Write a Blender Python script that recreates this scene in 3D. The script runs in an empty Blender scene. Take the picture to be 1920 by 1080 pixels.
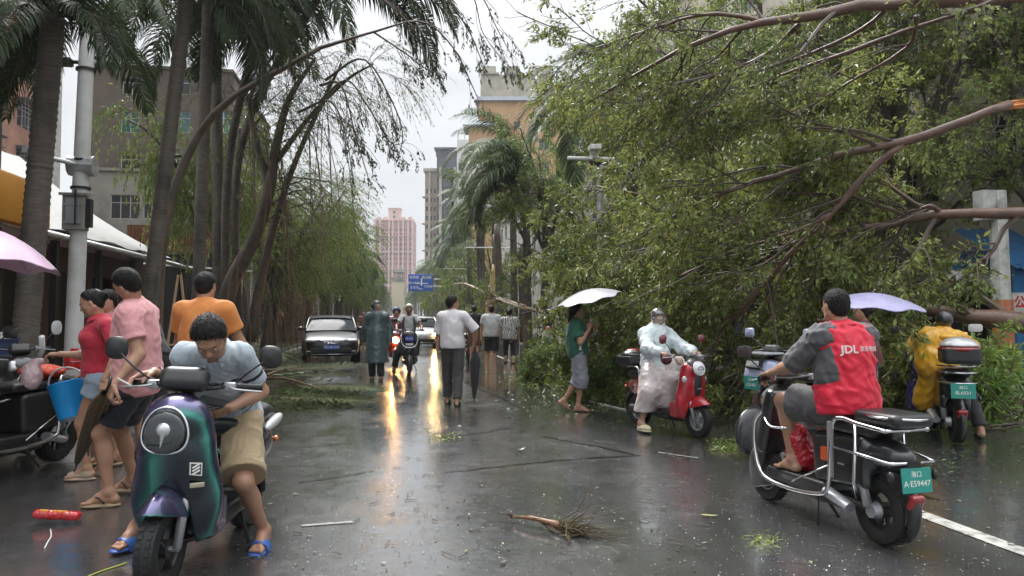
import bpy, math, random
import numpy as np
from mathutils import Vector, Matrix, Euler
R = math.radians
PI = math.pi
SC = bpy.context.scene
COL = SC.collection
rng = np.random.default_rng(7)
random.seed(7)
# ------------------------------------------------------------------ camera
CAMZ, FPX = 1.34, 1400.0
PITCH, YAW = R(2.33), R(-8.93)
cd = bpy.data.cameras.new('camera')
cam = bpy.data.objects.new('camera', cd)
COL.objects.link(cam)
cam.location = (0, 0, CAMZ)
cam.rotation_euler = (R(90) + PITCH, 0, YAW)
cd.sensor_width = 36
cd.lens = FPX * 36 / 1920
cd.clip_start, cd.clip_end = 0.05, 4000
SC.camera = cam
# ------------------------------------------------------------------ world: overcast sky
w = bpy.data.worlds.new('World'); SC.world = w; w.use_nodes = True
nt = w.node_tree; nt.nodes.clear()
def N(t, **k):
 n = nt.nodes.new(t)
 for a, b in k.items(): setattr(n, a, b)
 return n
out = N('ShaderNodeOutputWorld'); bg = N('ShaderNodeBackground'); bg.inputs[1].default_value = 0.10
sky = N('ShaderNodeTexSky', sky_type='NISHITA', sun_disc=False)
sky.sun_elevation = R(52); sky.sun_rotation = R(-20); sky.dust_density = 4.0; sky.air_density = 1.0
hs = N('ShaderNodeHueSaturation'); hs.inputs['Saturation'].default_value = 0.22
nt.links.new(sky.outputs[0], hs.inputs['Color'])
tc = N('ShaderNodeTexCoord'); sp = N('ShaderNodeSeparateXYZ'); nt.links.new(tc.outputs['Generated'], sp.inputs[0])
ramp = N('ShaderNodeValToRGB')
ramp.color_ramp.elements[0].position = 0.0; ramp.color_ramp.elements[0].color = (2.45, 2.6, 2.7, 1)
ramp.color_ramp.elements[1].position = 1.0; ramp.color_ramp.elements[1].color = (11.6, 12.0, 12.4, 1)
e = ramp.color_ramp.elements.new(0.3); e.color = (2.45, 2.55, 2.64, 1)
nt.links.new(sp.outputs[2], ramp.inputs[0])
nz = N('ShaderNodeTexNoise'); nz.inputs['Scale'].default_value = 2.6; nz.inputs['Detail'].default_value = 5; nz.inputs['Roughness'].default_value = .55
mp = N('ShaderNodeMapping'); mp.inputs['Scale'].default_value = (1, 1, 2.4)
nt.links.new(tc.outputs['Generated'], mp.inputs[0]); nt.links.new(mp.outputs[0], nz.inputs['Vector'])
mr = N('ShaderNodeMapRange'); mr.inputs['From Min'].default_value = .3; mr.inputs['From Max'].default_value = .7
mr.inputs['To Min'].default_value = .74; mr.inputs['To Max'].default_value = 1.12
nt.links.new(nz.outputs[0], mr.inputs[0])
mul = N('ShaderNodeMixRGB', blend_type='MULTIPLY'); mul.inputs[0].default_value = 1
nt.links.new(ramp.outputs[0], mul.inputs[1]); nt.links.new(mr.outputs[0], mul.inputs[2])
mx = N('ShaderNodeMixRGB'); mx.inputs[0].default_value = 0.9
nt.links.new(hs.outputs[0], mx.inputs[1]); nt.links.new(mul.outputs[0], mx.inputs[2])
nt.links.new(mx.outputs[0], bg.inputs[0]); nt.links.new(bg.outputs[0], out.inputs[0])
sl = bpy.data.lights.new('sun', 'SUN'); sl.energy = 1.5; sl.angle = R(25); sl.color = (1, .99, .97)
so = bpy.data.objects.new('sun', sl); COL.objects.link(so); so.rotation_euler = (R(38), 0, R(-160)); so.location = (0, 0, 60)
SC.view_settings.view_transform = 'Standard'; SC.view_settings.look = 'None'
SC.view_settings.exposure = 1.55; SC.view_settings.gamma = 1
SC.view_settings.use_curve_mapping = False
SC.cycles.use_denoising = True
SC.cycles.max_bounces = 6; SC.cycles.diffuse_bounces = 3; SC.cycles.glossy_bounces = 3
SC.cycles.transmission_bounces = 4; SC.cycles.transparent_max_bounces = 8
SC.cycles.caustics_reflective = False; SC.cycles.caustics_refractive = False
SC.cycles.sample_clamp_indirect = 6
# ------------------------------------------------------------------ pixel (1920x1080) -> world, at a real depth
_f = np.array([math.sin(-YAW) * math.cos(PITCH), math.cos(YAW) * math.cos(PITCH), math.sin(PITCH)])
_r = np.array([math.cos(YAW), math.sin(YAW), 0.0])
_u = np.cross(_r, _f)
_c = np.array([0, 0, CAMZ])
def W(px, py, Z): return _c + Z * (_f + _r * (px - 960) / FPX + _u * (540 - py) / FPX)
def G(px, py, h=0.0):
 d = _f + _r * (px - 960) / FPX + _u * (540 - py) / FPX
 return _c + d * ((h - CAMZ) / d[2])
def dep(p): return float((np.asarray(p) - _c) @ _f)
def XP(px, x, py):           # point on the vertical plane x = const
 d = _f + _r * (px - 960) / FPX + _u * (540 - py) / FPX
 return _c + d * (x / d[0])
# ------------------------------------------------------------------ materials
MATS = {}
def mat(name, col, rough=.55, metal=0.0, var=.18, scale=6.0, bump=0.0, bscale=40.0, coat=0.0, spec=.5, dirt=None, dscale=1.5, detail=4, stretch=None,
  emit=None, estr=0, trans=0, sheen=0, island=0.0, alpha=1.0, coord='Object', col2=None, crough=.08):
 if name in MATS: return MATS[name]
 m = bpy.data.materials.new(name); m.use_nodes = True; t = m.node_tree; nd = t.nodes; lk = t.links
 b = nd['Principled BSDF']; MATS[name] = m
 b.inputs['Roughness'].default_value = rough; b.inputs['Metallic'].default_value = metal
 b.inputs['Specular IOR Level'].default_value = spec
 b.inputs['Coat Weight'].default_value = coat; b.inputs['Coat Roughness'].default_value = crough
 b.inputs['Transmission Weight'].default_value = trans; b.inputs['Alpha'].default_value = alpha
 if sheen: b.inputs['Sheen Weight'].default_value = sheen
 tc = nd.new('ShaderNodeTexCoord'); vec = tc.outputs[coord]
 if stretch:
  mp = nd.new('ShaderNodeMapping'); mp.inputs['Scale'].default_value = stretch; lk.new(vec, mp.inputs[0]); vec = mp.outputs[0]
 nz = nd.new('ShaderNodeTexNoise'); nz.inputs['Scale'].default_value = scale; nz.inputs['Detail'].default_value = detail
 lk.new(vec, nz.inputs['Vector'])
 r = nd.new('ShaderNodeMapRange'); r.inputs[1].default_value = .25; r.inputs[2].default_value = .75
 lk.new(nz.outputs[0], r.inputs[0])
 c = np.array(col, float); lo = np.clip(c * (1 - var), 0, 1); hi = np.clip(c * (1 + var), 0, 1)
 if col2 is not None: lo, hi = c, np.array(col2, float)
 mx = nd.new('ShaderNodeMixRGB'); mx.inputs[1].default_value = (*lo, 1); mx.inputs[2].default_value = (*hi, 1)
 lk.new(r.outputs[0], mx.inputs[0]); cur = mx.outputs[0]
 if dirt is not None:
  n2 = nd.new('ShaderNodeTexNoise'); n2.inputs['Scale'].default_value = dscale; n2.inputs['Detail'].default_value = 8; n2.inputs['Roughness'].default_value = .65
  lk.new(tc.outputs[coord], n2.inputs['Vector'])
  r2 = nd.new('ShaderNodeMapRange'); r2.inputs[1].default_value = .45; r2.inputs[2].default_value = .68; r2.inputs[4].default_value = .85
  lk.new(n2.outputs[0], r2.inputs[0])
  m2 = nd.new('ShaderNodeMixRGB'); m2.inputs[2].default_value = (*dirt, 1); lk.new(r2.outputs[0], m2.inputs[0]); lk.new(cur, m2.inputs[1]); cur = m2.outputs[0]
 if island:
  g = nd.new('ShaderNodeNewGeometry'); h = nd.new('ShaderNodeHueSaturation')
  r3 = nd.new('ShaderNodeMapRange'); r3.inputs[3].default_value = 1 - island; r3.inputs[4].default_value = 1 + island
  lk.new(g.outputs['Random Per Island'], r3.inputs[0]); lk.new(r3.outputs[0], h.inputs['Value'])
  r4 = nd.new('ShaderNodeMapRange'); r4.inputs[3].default_value = .5 - island * .06; r4.inputs[4].default_value = .5 + island * .04
  mu = nd.new('ShaderNodeMath'); mu.operation = 'MULTIPLY'; mu.inputs[1].default_value = 7.31; fr = nd.new('ShaderNodeMath'); fr.operation = 'FRACT'
  lk.new(g.outputs['Random Per Island'], mu.inputs[0]); lk.new(mu.outputs[0], fr.inputs[0]); lk.new(fr.outputs[0], r4.inputs[0]); lk.new(r4.outputs[0], h.inputs['Hue'])
  lk.new(cur, h.inputs['Color']); cur = h.outputs[0]
 lk.new(cur, b.inputs['Base Color'])
 if bump:
  n3 = nd.new('ShaderNodeTexNoise'); n3.inputs['Scale'].default_value = bscale; n3.inputs['Detail'].default_value = 6
  lk.new(vec, n3.inputs['Vector']); bp = nd.new('ShaderNodeBump'); bp.inputs['Strength'].default_value = bump; bp.inputs['Distance'].default_value = .02
  lk.new(n3.outputs[0], bp.inputs['Height']); lk.new(bp.outputs[0], b.inputs['Normal'])
 if emit is not None:
  b.inputs['Emission Color'].default_value = (*emit, 1); b.inputs['Emission Strength'].default_value = estr
 return m
def leafmat(name, col, col2, island=.35, rough=.38, tl=.3, scale=.35):
 if name in MATS: return MATS[name]
 m = mat(name, col, rough=rough, col2=col2, scale=scale, island=island, spec=.2 if 'palm' in name else .36)
 t = m.node_tree; nd = t.nodes; lk = t.links
 b = nd['Principled BSDF']; o = [n for n in nd if n.type == 'OUTPUT_MATERIAL'][0]
 src = b.inputs['Base Color'].links[0].from_socket
 tr = nd.new('ShaderNodeBsdfTranslucent'); h = nd.new('ShaderNodeHueSaturation'); h.inputs['Value'].default_value = 1.5; h.inputs['Hue'].default_value = .48
 lk.new(src, h.inputs['Color']); lk.new(h.outputs[0], tr.inputs[0])
 ms = nd.new('ShaderNodeMixShader'); ms.inputs[0].default_value = tl
 lk.new(b.outputs[0], ms.inputs[1]); lk.new(tr.outputs[0], ms.inputs[2]); lk.new(ms.outputs[0], o.inputs[0])
 return m
# ------------------------------------------------------------------ objects
def thing(name, label, cat, loc=(0, 0, 0), rot=(0, 0, 0), group=None, kind=None):
 o = bpy.data.objects.new(name, None); COL.objects.link(o); o.empty_display_size = .1
 o.location = tuple(loc); o.rotation_euler = rot
 o['label'] = label; o['category'] = cat
 if group: o['group'] = group
 if kind: o['kind'] = kind
 return o
def tag(o, label=None, cat=None, group=None, kind=None):
 if label: o['label'] = label
 if cat: o['category'] = cat
 if group: o['group'] = group
 if kind: o['kind'] = kind
 return o
class Geo:
 """collects verts and faces, builds ONE mesh object"""
 def __init__(s): s.v = []; s.q = []; s.t = []; s.n = 0; s.qm = []; s.tm = []; s.poly = []
 def add(s, v, q=None, t=None, mi=0):
  v = np.asarray(v, np.float32).reshape(-1, 3)
  if q is not None and len(q): q = np.asarray(q, np.int64).reshape(-1, 4) + s.n; s.q.append(q); s.qm.append(np.full(len(q), mi))
  if t is not None and len(t): t = np.asarray(t, np.int64).reshape(-1, 3) + s.n; s.t.append(t); s.tm.append(np.full(len(t), mi))
  s.v.append(v); s.n += len(v); return s
 def box(s, c, h, rot=None, mi=0, taper=1.0):
  c = np.asarray(c, float); h = np.asarray(h, float)
  v = np.array([[x, y, z] for z in (-1, 1) for y in (-1, 1) for x in (-1, 1)], float)
  v[4:, :2] *= taper
  v = v * h
  if rot is not None: v = v @ np.array(Euler(rot).to_matrix()).T
  return s.add(v + c, [(0, 2, 3, 1), (4, 5, 7, 6), (0, 1, 5, 4), (2, 6, 7, 3), (0, 4, 6, 2), (1, 3, 7, 5)], mi=mi)
 def bbox(s, c, h, b=.01, rot=None, mi=0):      # box with chamfered edges
  c = np.asarray(c, float); h = np.asarray(h, float); b = min(b, min(h) * .9)
  bm = _bm_box(h, b); v, q, t = bm
  if rot is not None: v = v @ np.array(Euler(rot).to_matrix()).T
  return s.add(v + c, q, t, mi)
 def beam(s, a, b, wd, ht, mi=0, up=(0, 0, 1)):
  a = np.asarray(a, float); b = np.asarray(b, float); d = b - a; L = np.linalg.norm(d); d /= L
  u = np.asarray(up, float)
  if abs(d @ u) > .98: u = np.array([1., 0, 0])
  sx = np.cross(d, u); sx /= np.linalg.norm(sx); uu = np.cross(sx, d)
  v = [a + i * sx * wd / 2 + j * uu * ht / 2 for j in (-1, 1) for i in (-1, 1)] + [b + i * sx * wd / 2 + j * uu * ht / 2 for j in (-1, 1) for i in (-1, 1)]
  return s.add(v, [(0, 1, 3, 2), (4, 6, 7, 5), (0, 4, 5, 1), (2, 3, 7, 6), (0, 2, 6, 4), (1, 5, 7, 3)], mi=mi)
 def tube(s, p, r, n=8, mi=0, caps=True, sq=None):
  p = np.asarray(p, float); m = len(p); r = np.broadcast_to(np.asarray(r, float), (m,))
  t = np.gradient(p, axis=0); t /= np.linalg.norm(t, axis=1)[:, None] + 1e-9
  ov = p[-1] - p[0]; ov = ov / (np.linalg.norm(ov) + 1e-9)
  ref = np.array([0, 0, 1.]) if abs(ov[2]) < .8 else np.array([1., 0, 0])
  if np.min(np.linalg.norm(np.cross(t, ref), axis=1)) < .15: ref = np.array([.31, .93, .2])
  a = np.cross(t, ref); a /= np.linalg.norm(a, axis=1)[:, None] + 1e-9; b = np.cross(t, a)
  an = np.arange(n) * 2 * PI / n; ca, sa = np.cos(an), np.sin(an)
  if sq: sa = sa * sq
  v = p[:, None] + r[:, None, None] * (a[:, None] * ca[None, :, None] + b[:, None] * sa[None, :, None])
  i = np.arange(m - 1)[:, None] * n; j = np.arange(n)[None]; k = (j + 1) % n
  q = np.stack([i + j, i + k, i + n + k, i + n + j], -1).reshape(-1, 4)
  v = v.reshape(-1, 3); tr = None
  if caps:
   v = np.vstack([v, p[0], p[-1]]); c0, c1 = m * n, m * n + 1; jj = np.arange(n); kk = (jj + 1) % n
   tr = np.vstack([np.stack([kk, jj, np.full(n, c0)], -1), np.stack([(m - 1) * n + jj, (m - 1) * n + kk, np.full(n, c1)], -1)])
  return s.add(v, q, tr, mi)
 def lathe(s, prof, o=(0, 0, 0), ax=(0, 0, 1), n=20, mi=0, sx=1.0, up=None):   # prof: (radius, height)
  ax = np.asarray(ax, float); ax /= np.linalg.norm(ax); o = np.asarray(o, float)
  u = np.asarray(up, float) if up is not None else (np.array([0, 0, 1.]) if abs(ax[2]) < .9 else np.array([1., 0, 0]))
  a = np.cross(ax, u); a /= np.linalg.norm(a); b = np.cross(ax, a)
  pr = np.asarray(prof, float); m = len(pr); an = np.arange(n) * 2 * PI / n
  ring = a * np.cos(an)[:, None] * sx + b * np.sin(an)[:, None]
  v = o + pr[:, 1][:, None, None] * ax + pr[:, 0][:, None, None] * ring[None]
  i = np.arange(m - 1)[:, None] * n; j = np.arange(n)[None]; k = (j + 1) % n
  q = np.stack([i + j, i + k, i + n + k, i + n + j], -1).reshape(-1, 4)
  return s.add(v.reshape(-1, 3), q, mi=mi)
 def sphere(s, c, r, n=12, mi=0):
  r = np.broadcast_to(np.asarray(r, float), (3,)); th = np.linspace(0, PI, n // 2 + 2); ph = np.arange(n) * 2 * PI / n
  v = np.stack([np.sin(th)[:, None] * np.cos(ph), np.sin(th)[:, None] * np.sin(ph), np.cos(th)[:, None] * np.ones(n)], -1) * r + np.asarray(c, float)
  m = len(th); i = np.arange(m - 1)[:, None] * n; j = np.arange(n)[None]; k = (j + 1) % n
  return s.add(v.reshape(-1, 3), np.stack([i + j, i + n + j, i + n + k, i + k], -1).reshape(-1, 4), mi=mi)
 def torus(s, c, R_, r, ax=(0, 1, 0), n=24, k=8, mi=0, sx=1.0):
  a = np.linspace(0, 2 * PI, k + 1)
  return s.lathe([(R_ + r * math.cos(x), r * math.sin(x)) for x in a], c, ax, n, mi, sx)
 def xf(s, M):
  M = np.array(M)
  s.v = [(v @ M[:3, :3].T + M[:3, 3]).astype(np.float32) for v in s.v]; return s
 def mesh(s, name, mats, smooth=False):
  me = bpy.data.meshes.new(name)
  v = np.vstack(s.v) if s.v else np.zeros((0, 3), np.float32)
  nq = sum(len(x) for x in s.q); ntr = sum(len(x) for x in s.t)
  me.vertices.add(len(v)); me.vertices.foreach_set('co', np.ascontiguousarray(v, np.float32).ravel())
  loops = np.concatenate([x.ravel() for x in s.q] + [x.ravel() for x in s.t]) if nq + ntr else np.zeros(0, int)
  me.loops.add(len(loops)); me.loops.foreach_set('vertex_index', loops.astype(np.int32))
  me.polygons.add(nq + ntr)
  st = np.concatenate([np.arange(nq) * 4, nq * 4 + np.arange(ntr) * 3]).astype(np.int32)
  me.polygons.foreach_set('loop_start', st)
  mi = np.concatenate(s.qm + s.tm).astype(np.int32) if nq + ntr else np.zeros(0, np.int32)
  me.polygons.foreach_set('material_index', mi)
  me.polygons.foreach_set('use_smooth', np.full(nq + ntr, bool(smooth)))
  for m in (mats if isinstance(mats, (list, tuple)) else [mats]): me.materials.append(m)
  me.update(calc_edges=True); me.validate()
  return me
 def build(s, name, mats, parent=None, smooth=False, loc=None):
  me = s.mesh(name, mats, smooth)
  if smooth == 'auto':
   me.polygons.foreach_set('use_smooth', np.full(len(me.polygons), True))
   try: me.set_sharp_from_angle(angle=R(38))
   except Exception: pass
  o = bpy.data.objects.new(name, me); COL.objects.link(o)
  if parent is not None: o.parent = parent
  if loc is not None: o.location = tuple(loc)
  return o
_bc = {}
def _bm_box(h, b):
 key = (round(h[0], 4), round(h[1], 4), round(h[2], 4), round(b, 4))
 if key in _bc: return _bc[key]
 import bmesh
 bm = bmesh.new(); bmesh.ops.create_cube(bm, size=2)
 for v in bm.verts: v.co = Vector((v.co.x * h[0], v.co.y * h[1], v.co.z * h[2]))
 bmesh.ops.bevel(bm, geom=list(bm.edges), offset=b, segments=2, affect='EDGES', profile=.5)
 bm.verts.ensure_lookup_table()
 v = np.array([x.co[:] for x in bm.verts]); q = []; t = []
 for f in bm.faces:
  ids = [x.index for x in f.verts]
  if len(ids) == 4: q.append(ids)
  elif len(ids) == 3: t.append(ids)
  else:
   for k in range(1, len(ids) - 1): t.append([ids[0], ids[k], ids[k + 1]])
 bm.free(); _bc[key] = (v, q, t); return _bc[key]
def copy_thing(root, loc, rot=None, label=None, group=None, scale=None):
 r = root.copy(); COL.objects.link(r); r.location = tuple(loc)
 if rot is not None: r.rotation_euler = rot
 if scale is not None: r.scale = (scale,) * 3 if not hasattr(scale, '__len__') else scale
 if label: r['label'] = label
 if group: r['group'] = group
 for ch in root.children:
  c = ch.copy(); COL.objects.link(c); c.parent = r
  for g in ch.children:
   d = g.copy(); COL.objects.link(d); d.parent = c
 return r
def smooth_path(pts, n=4):
 """Catmull-Rom through points; pts may carry a 4th column (radius)"""
 p = np.asarray(pts, float); P = np.vstack([2 * p[0] - p[1], p, 2 * p[-1] - p[-2]]); o = []
 for i in range(1, len(P) - 2):
  for t in np.arange(n) / n:
   o.append(.5 * ((2 * P[i]) + (-P[i - 1] + P[i + 1]) * t + (2 * P[i - 1] - 5 * P[i] + 4 * P[i + 1] - P[i + 2]) * t * t + (-P[i - 1] + 3 * P[i] - 3 * P[i + 1] + P[i + 2]) * t ** 3))
 o.append(p[-1]); return np.array(o)
def text_mesh(name, body, size, m, parent, loc, rot, extrude=.002, align='CENTER', bold=0.0, sx=1.0):
 c = bpy.data.curves.new(name, 'FONT'); c.body = body; c.size = size; c.extrude = extrude; c.align_x = align; c.align_y = 'CENTER'; c.offset = bold
 c.resolution_u = 2
 tmp = bpy.data.objects.new(name, c); COL.objects.link(tmp)
 dg = bpy.context.evaluated_depsgraph_get(); me = bpy.data.meshes.new_from_object(tmp.evaluated_get(dg))
 bpy.data.objects.remove(tmp); bpy.data.curves.remove(c)
 me.materials.clear(); me.materials.append(m)
 o = bpy.data.objects.new(name, me); COL.objects.link(o); o.location = tuple(loc); o.rotation_euler = rot; o.scale = (sx, 1, 1)
 if parent is not None: o.parent = parent
 return o
# ------------------------------------------------------------------ signed-distance modelling (one continuous skin)
class SDF:
 def __init__(s): s.p = []
 def cone(s, a, b, ra, rb, k=.02):
  a = np.asarray(a, float); b = np.asarray(b, float); r = max(ra, rb)
  s.p.append(('c', np.minimum(a, b) - r, np.maximum(a, b) + r, (a, b, ra, rb), k)); return s
 def ell(s, c, r, F=None, k=.02):      # F rows = axes
  c = np.asarray(c, float); r = np.broadcast_to(np.asarray(r, float), (3,)).copy(); F = np.eye(3) if F is None else np.asarray(F, float)
  e = np.sqrt(((F * r[:, None]) ** 2).sum(0))
  s.p.append(('e', c - e, c + e, (c, r, F), k)); return s
 def rbox(s, c, h, r=.02, F=None, k=.02):
  c = np.asarray(c, float); h = np.asarray(h, float); F = np.eye(3) if F is None else np.asarray(F, float)
  e = np.abs(F.T) @ h
  s.p.append(('b', c - e, c + e, (c, h, r, F), k)); return s
 def sub(s, q, k=.01): s.p.append(('-', None, None, q, k)); return s     # subtract another primitive tuple list (SDF)
 def cut(s, o, n, k=.004): s.p.append(('/', None, None, (np.asarray(o, float), np.asarray(n, float) / np.linalg.norm(n)), k)); return s
 def fn(s, f): s.p.append(('f', None, None, f, 0)); return s
def _prim(kind, d, P):
 if kind == 'c':
  a, b, r1, r2 = d; ba = b - a; l2 = ba @ ba; pa = P - a
  t = np.clip((pa @ ba) / max(l2, 1e-9), 0, 1); return np.linalg.norm(pa - t[..., None] * ba, axis=-1) - (r1 + (r2 - r1) * t)
 if kind == 'e':
  c, r, F = d; q = (P - c) @ F.T; k0 = np.linalg.norm(q / r, axis=-1); k1 = np.linalg.norm(q / (r * r), axis=-1)
  return k0 * (k0 - 1) / np.maximum(k1, 1e-6)
 if kind == 'b':
  c, h, rr, F = d; q = np.abs((P - c) @ F.T) - (h - rr)
  return np.linalg.norm(np.maximum(q, 0), axis=-1) + np.minimum(q.max(-1), 0) - rr
def sdf_eval(sd, lo, n, vx):
 BIG = 1.0
 D = np.full(n, BIG, np.float32)
 for kind, plo, phi, d, k in sd.p:
  if kind in 'ceb':
   m = k * 1.2 + 2.5 * vx
   i0 = np.clip(np.floor((plo - m - lo) / vx).astype(int), 0, n); i1 = np.clip(np.ceil((phi + m - lo) / vx).astype(int) + 1, 0, n)
   if np.any(i1 <= i0): continue
   ax = [lo[a] + vx * np.arange(i0[a], i1[a]) for a in range(3)]
   P = np.stack(np.meshgrid(*ax, indexing='ij'), -1)
   v = _prim(kind, d, P).astype(np.float32)
   S = D[i0[0]:i1[0], i0[1]:i1[1], i0[2]:i1[2]]
   if k > 0:
    h = np.maximum(k - np.abs(S - v), 0) / k; S[...] = np.minimum(S, v) - h * h * k * .25
   else: S[...] = np.minimum(S, v)
  else:
   ax = [lo[a] + vx * np.arange(n[a]) for a in range(3)]
   if kind == '/':
    o, nn = d
    v = ((ax[0][:, None, None] - o[0]) * nn[0] + (ax[1][None, :, None] - o[1]) * nn[1] + (ax[2][None, None, :] - o[2]) * nn[2]).astype(np.float32)
   elif kind == '-':
    v = -sdf_eval(d, lo, n, vx)
   elif kind == 'f':
    near = D < 3 * vx
    idx = np.argwhere(near)
    if len(idx):
     P = lo + idx * vx; D[near] = d(P, D[near])
    continue
   h = np.maximum(k - np.abs(D - v), 0) / k; D = (np.maximum(D, v) + h * h * k * .25).astype(np.float32)
 return D
_E = np.array([[0,0,0,1,0,0],[0,1,0,1,1,0],[0,0,1,1,0,1],[0,1,1,1,1,1],[0,0,0,0,1,0],[1,0,0,1,1,0],[0,0,1,0,1,1],[1,0,1,1,1,1],[0,0,0,0,0,1],[1,0,0,1,0,1],[0,1,0,0,1,1],[1,1,0,1,1,1]])
def nets(D, lo, vx):
 ins = D < 0
 n = np.array(D.shape)
 c = ins[:-1, :-1, :-1].astype(np.int8)
 for dx, dy, dz in ((1,0,0),(0,1,0),(0,0,1),(1,1,0),(1,0,1),(0,1,1),(1,1,1)):
  c = c + ins[dx:n[0]-1+dx, dy:n[1]-1+dy, dz:n[2]-1+dz]
 act = (c > 0) & (c < 8); cells = np.argwhere(act)
 if not len(cells): return np.zeros((0, 3)), np.zeros((0, 4), int)
 idm = np.full(act.shape, -1, np.int32); idm[act] = np.arange(len(cells))
 acc = np.zeros((len(cells), 3)); cnt = np.zeros(len(cells))
 for e in _E:
  a = cells + e[:3]; b = cells + e[3:]
  va = D[a[:, 0], a[:, 1], a[:, 2]]; vb = D[b[:, 0], b[:, 1], b[:, 2]]
  m = (va < 0) != (vb < 0); t = np.where(m, va / np.where(m, va - vb, 1), 0)
  acc += np.where(m[:, None], e[:3] + t[:, None] * (e[3:] - e[:3]), 0); cnt += m
 V = lo + vx * (cells + acc / cnt[:, None])
 Q = []
 for ax in range(3):
  s0 = [slice(None)] * 3; s1 = [slice(None)] * 3; s0[ax] = slice(0, -1); s1[ax] = slice(1, None)
  A = ins[tuple(s0)]; B = ins[tuple(s1)]; x = np.argwhere(A != B)
  u, v_ = [(1, 2), (2, 0), (0, 1)][ax]
  x = x[(x[:, u] > 0) & (x[:, v_] > 0) & (x[:, u] < n[u] - 1) & (x[:, v_] < n[v_] - 1)]
  if not len(x): continue
  fl = A[x[:, 0], x[:, 1], x[:, 2]]
  du = np.zeros(3, int); du[u] = 1; dv = np.zeros(3, int); dv[v_] = 1
  def g(y): return idm[y[:, 0], y[:, 1], y[:, 2]]
  q = np.stack([g(x - du - dv), g(x - dv), g(x), g(x - du)], -1)
  q[~fl] = q[~fl][:, ::-1]; Q.append(q)
 Q = np.vstack(Q) if Q else np.zeros((0, 4), int)
 Q = Q[(Q >= 0).all(1)]
 return V, Q
def sdf_bounds(sd, pad):
 lo = np.min([p[1] for p in sd.p if p[1] is not None], 0) - pad; hi = np.max([p[2] for p in sd.p if p[2] is not None], 0) + pad
 return lo, hi
def sdf_geo(sd, vx, fine=(), fvx=None, smooth_it=1, mi=0, geo=None):
 """fine: list of (centre, half) boxes meshed at fvx"""
 lo, hi = sdf_bounds(sd, 3 * vx); n = np.ceil((hi - lo) / vx).astype(int) + 1
 V, Q = nets(sdf_eval(sd, lo, n, vx), lo, vx)
 def relax(V, Q, it):
  for _ in range(it):
   a = np.zeros_like(V); c = np.zeros(len(V))
   for i, j in ((0, 1), (1, 2), (2, 3), (3, 0)):
    for p_, q_ in ((i, j), (j, i)):
     for d in range(3): a[:, d] += np.bincount(Q[:, p_], V[Q[:, q_], d], len(V))
     c += np.bincount(Q[:, p_], minlength=len(V))
   m = c > 0; V = V.copy(); V[m] = V[m] * .5 + a[m] / c[m][:, None] * .5
  return V
 V = relax(V, Q, smooth_it)
 g = geo or Geo()
 fc = V[Q].mean(1) if len(Q) else np.zeros((0, 3)); keep = np.ones(len(Q), bool)
 for c, h in fine:
  c = np.asarray(c, float); h = np.broadcast_to(np.asarray(h, float), (3,))
  keep &= ~(np.abs(fc - c) < h - 1.2 * vx).all(1)
 g.add(V, Q[keep], mi=mi)
 for c, h in fine:
  c = np.asarray(c, float); h = np.broadcast_to(np.asarray(h, float), (3,))
  l2 = c - h; n2 = np.ceil(2 * h / fvx).astype(int) + 1
  v, q = nets(sdf_eval(sd, l2, n2, fvx), l2, fvx)
  if len(v): g.add(v, q, mi=mi)
 return g
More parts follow.
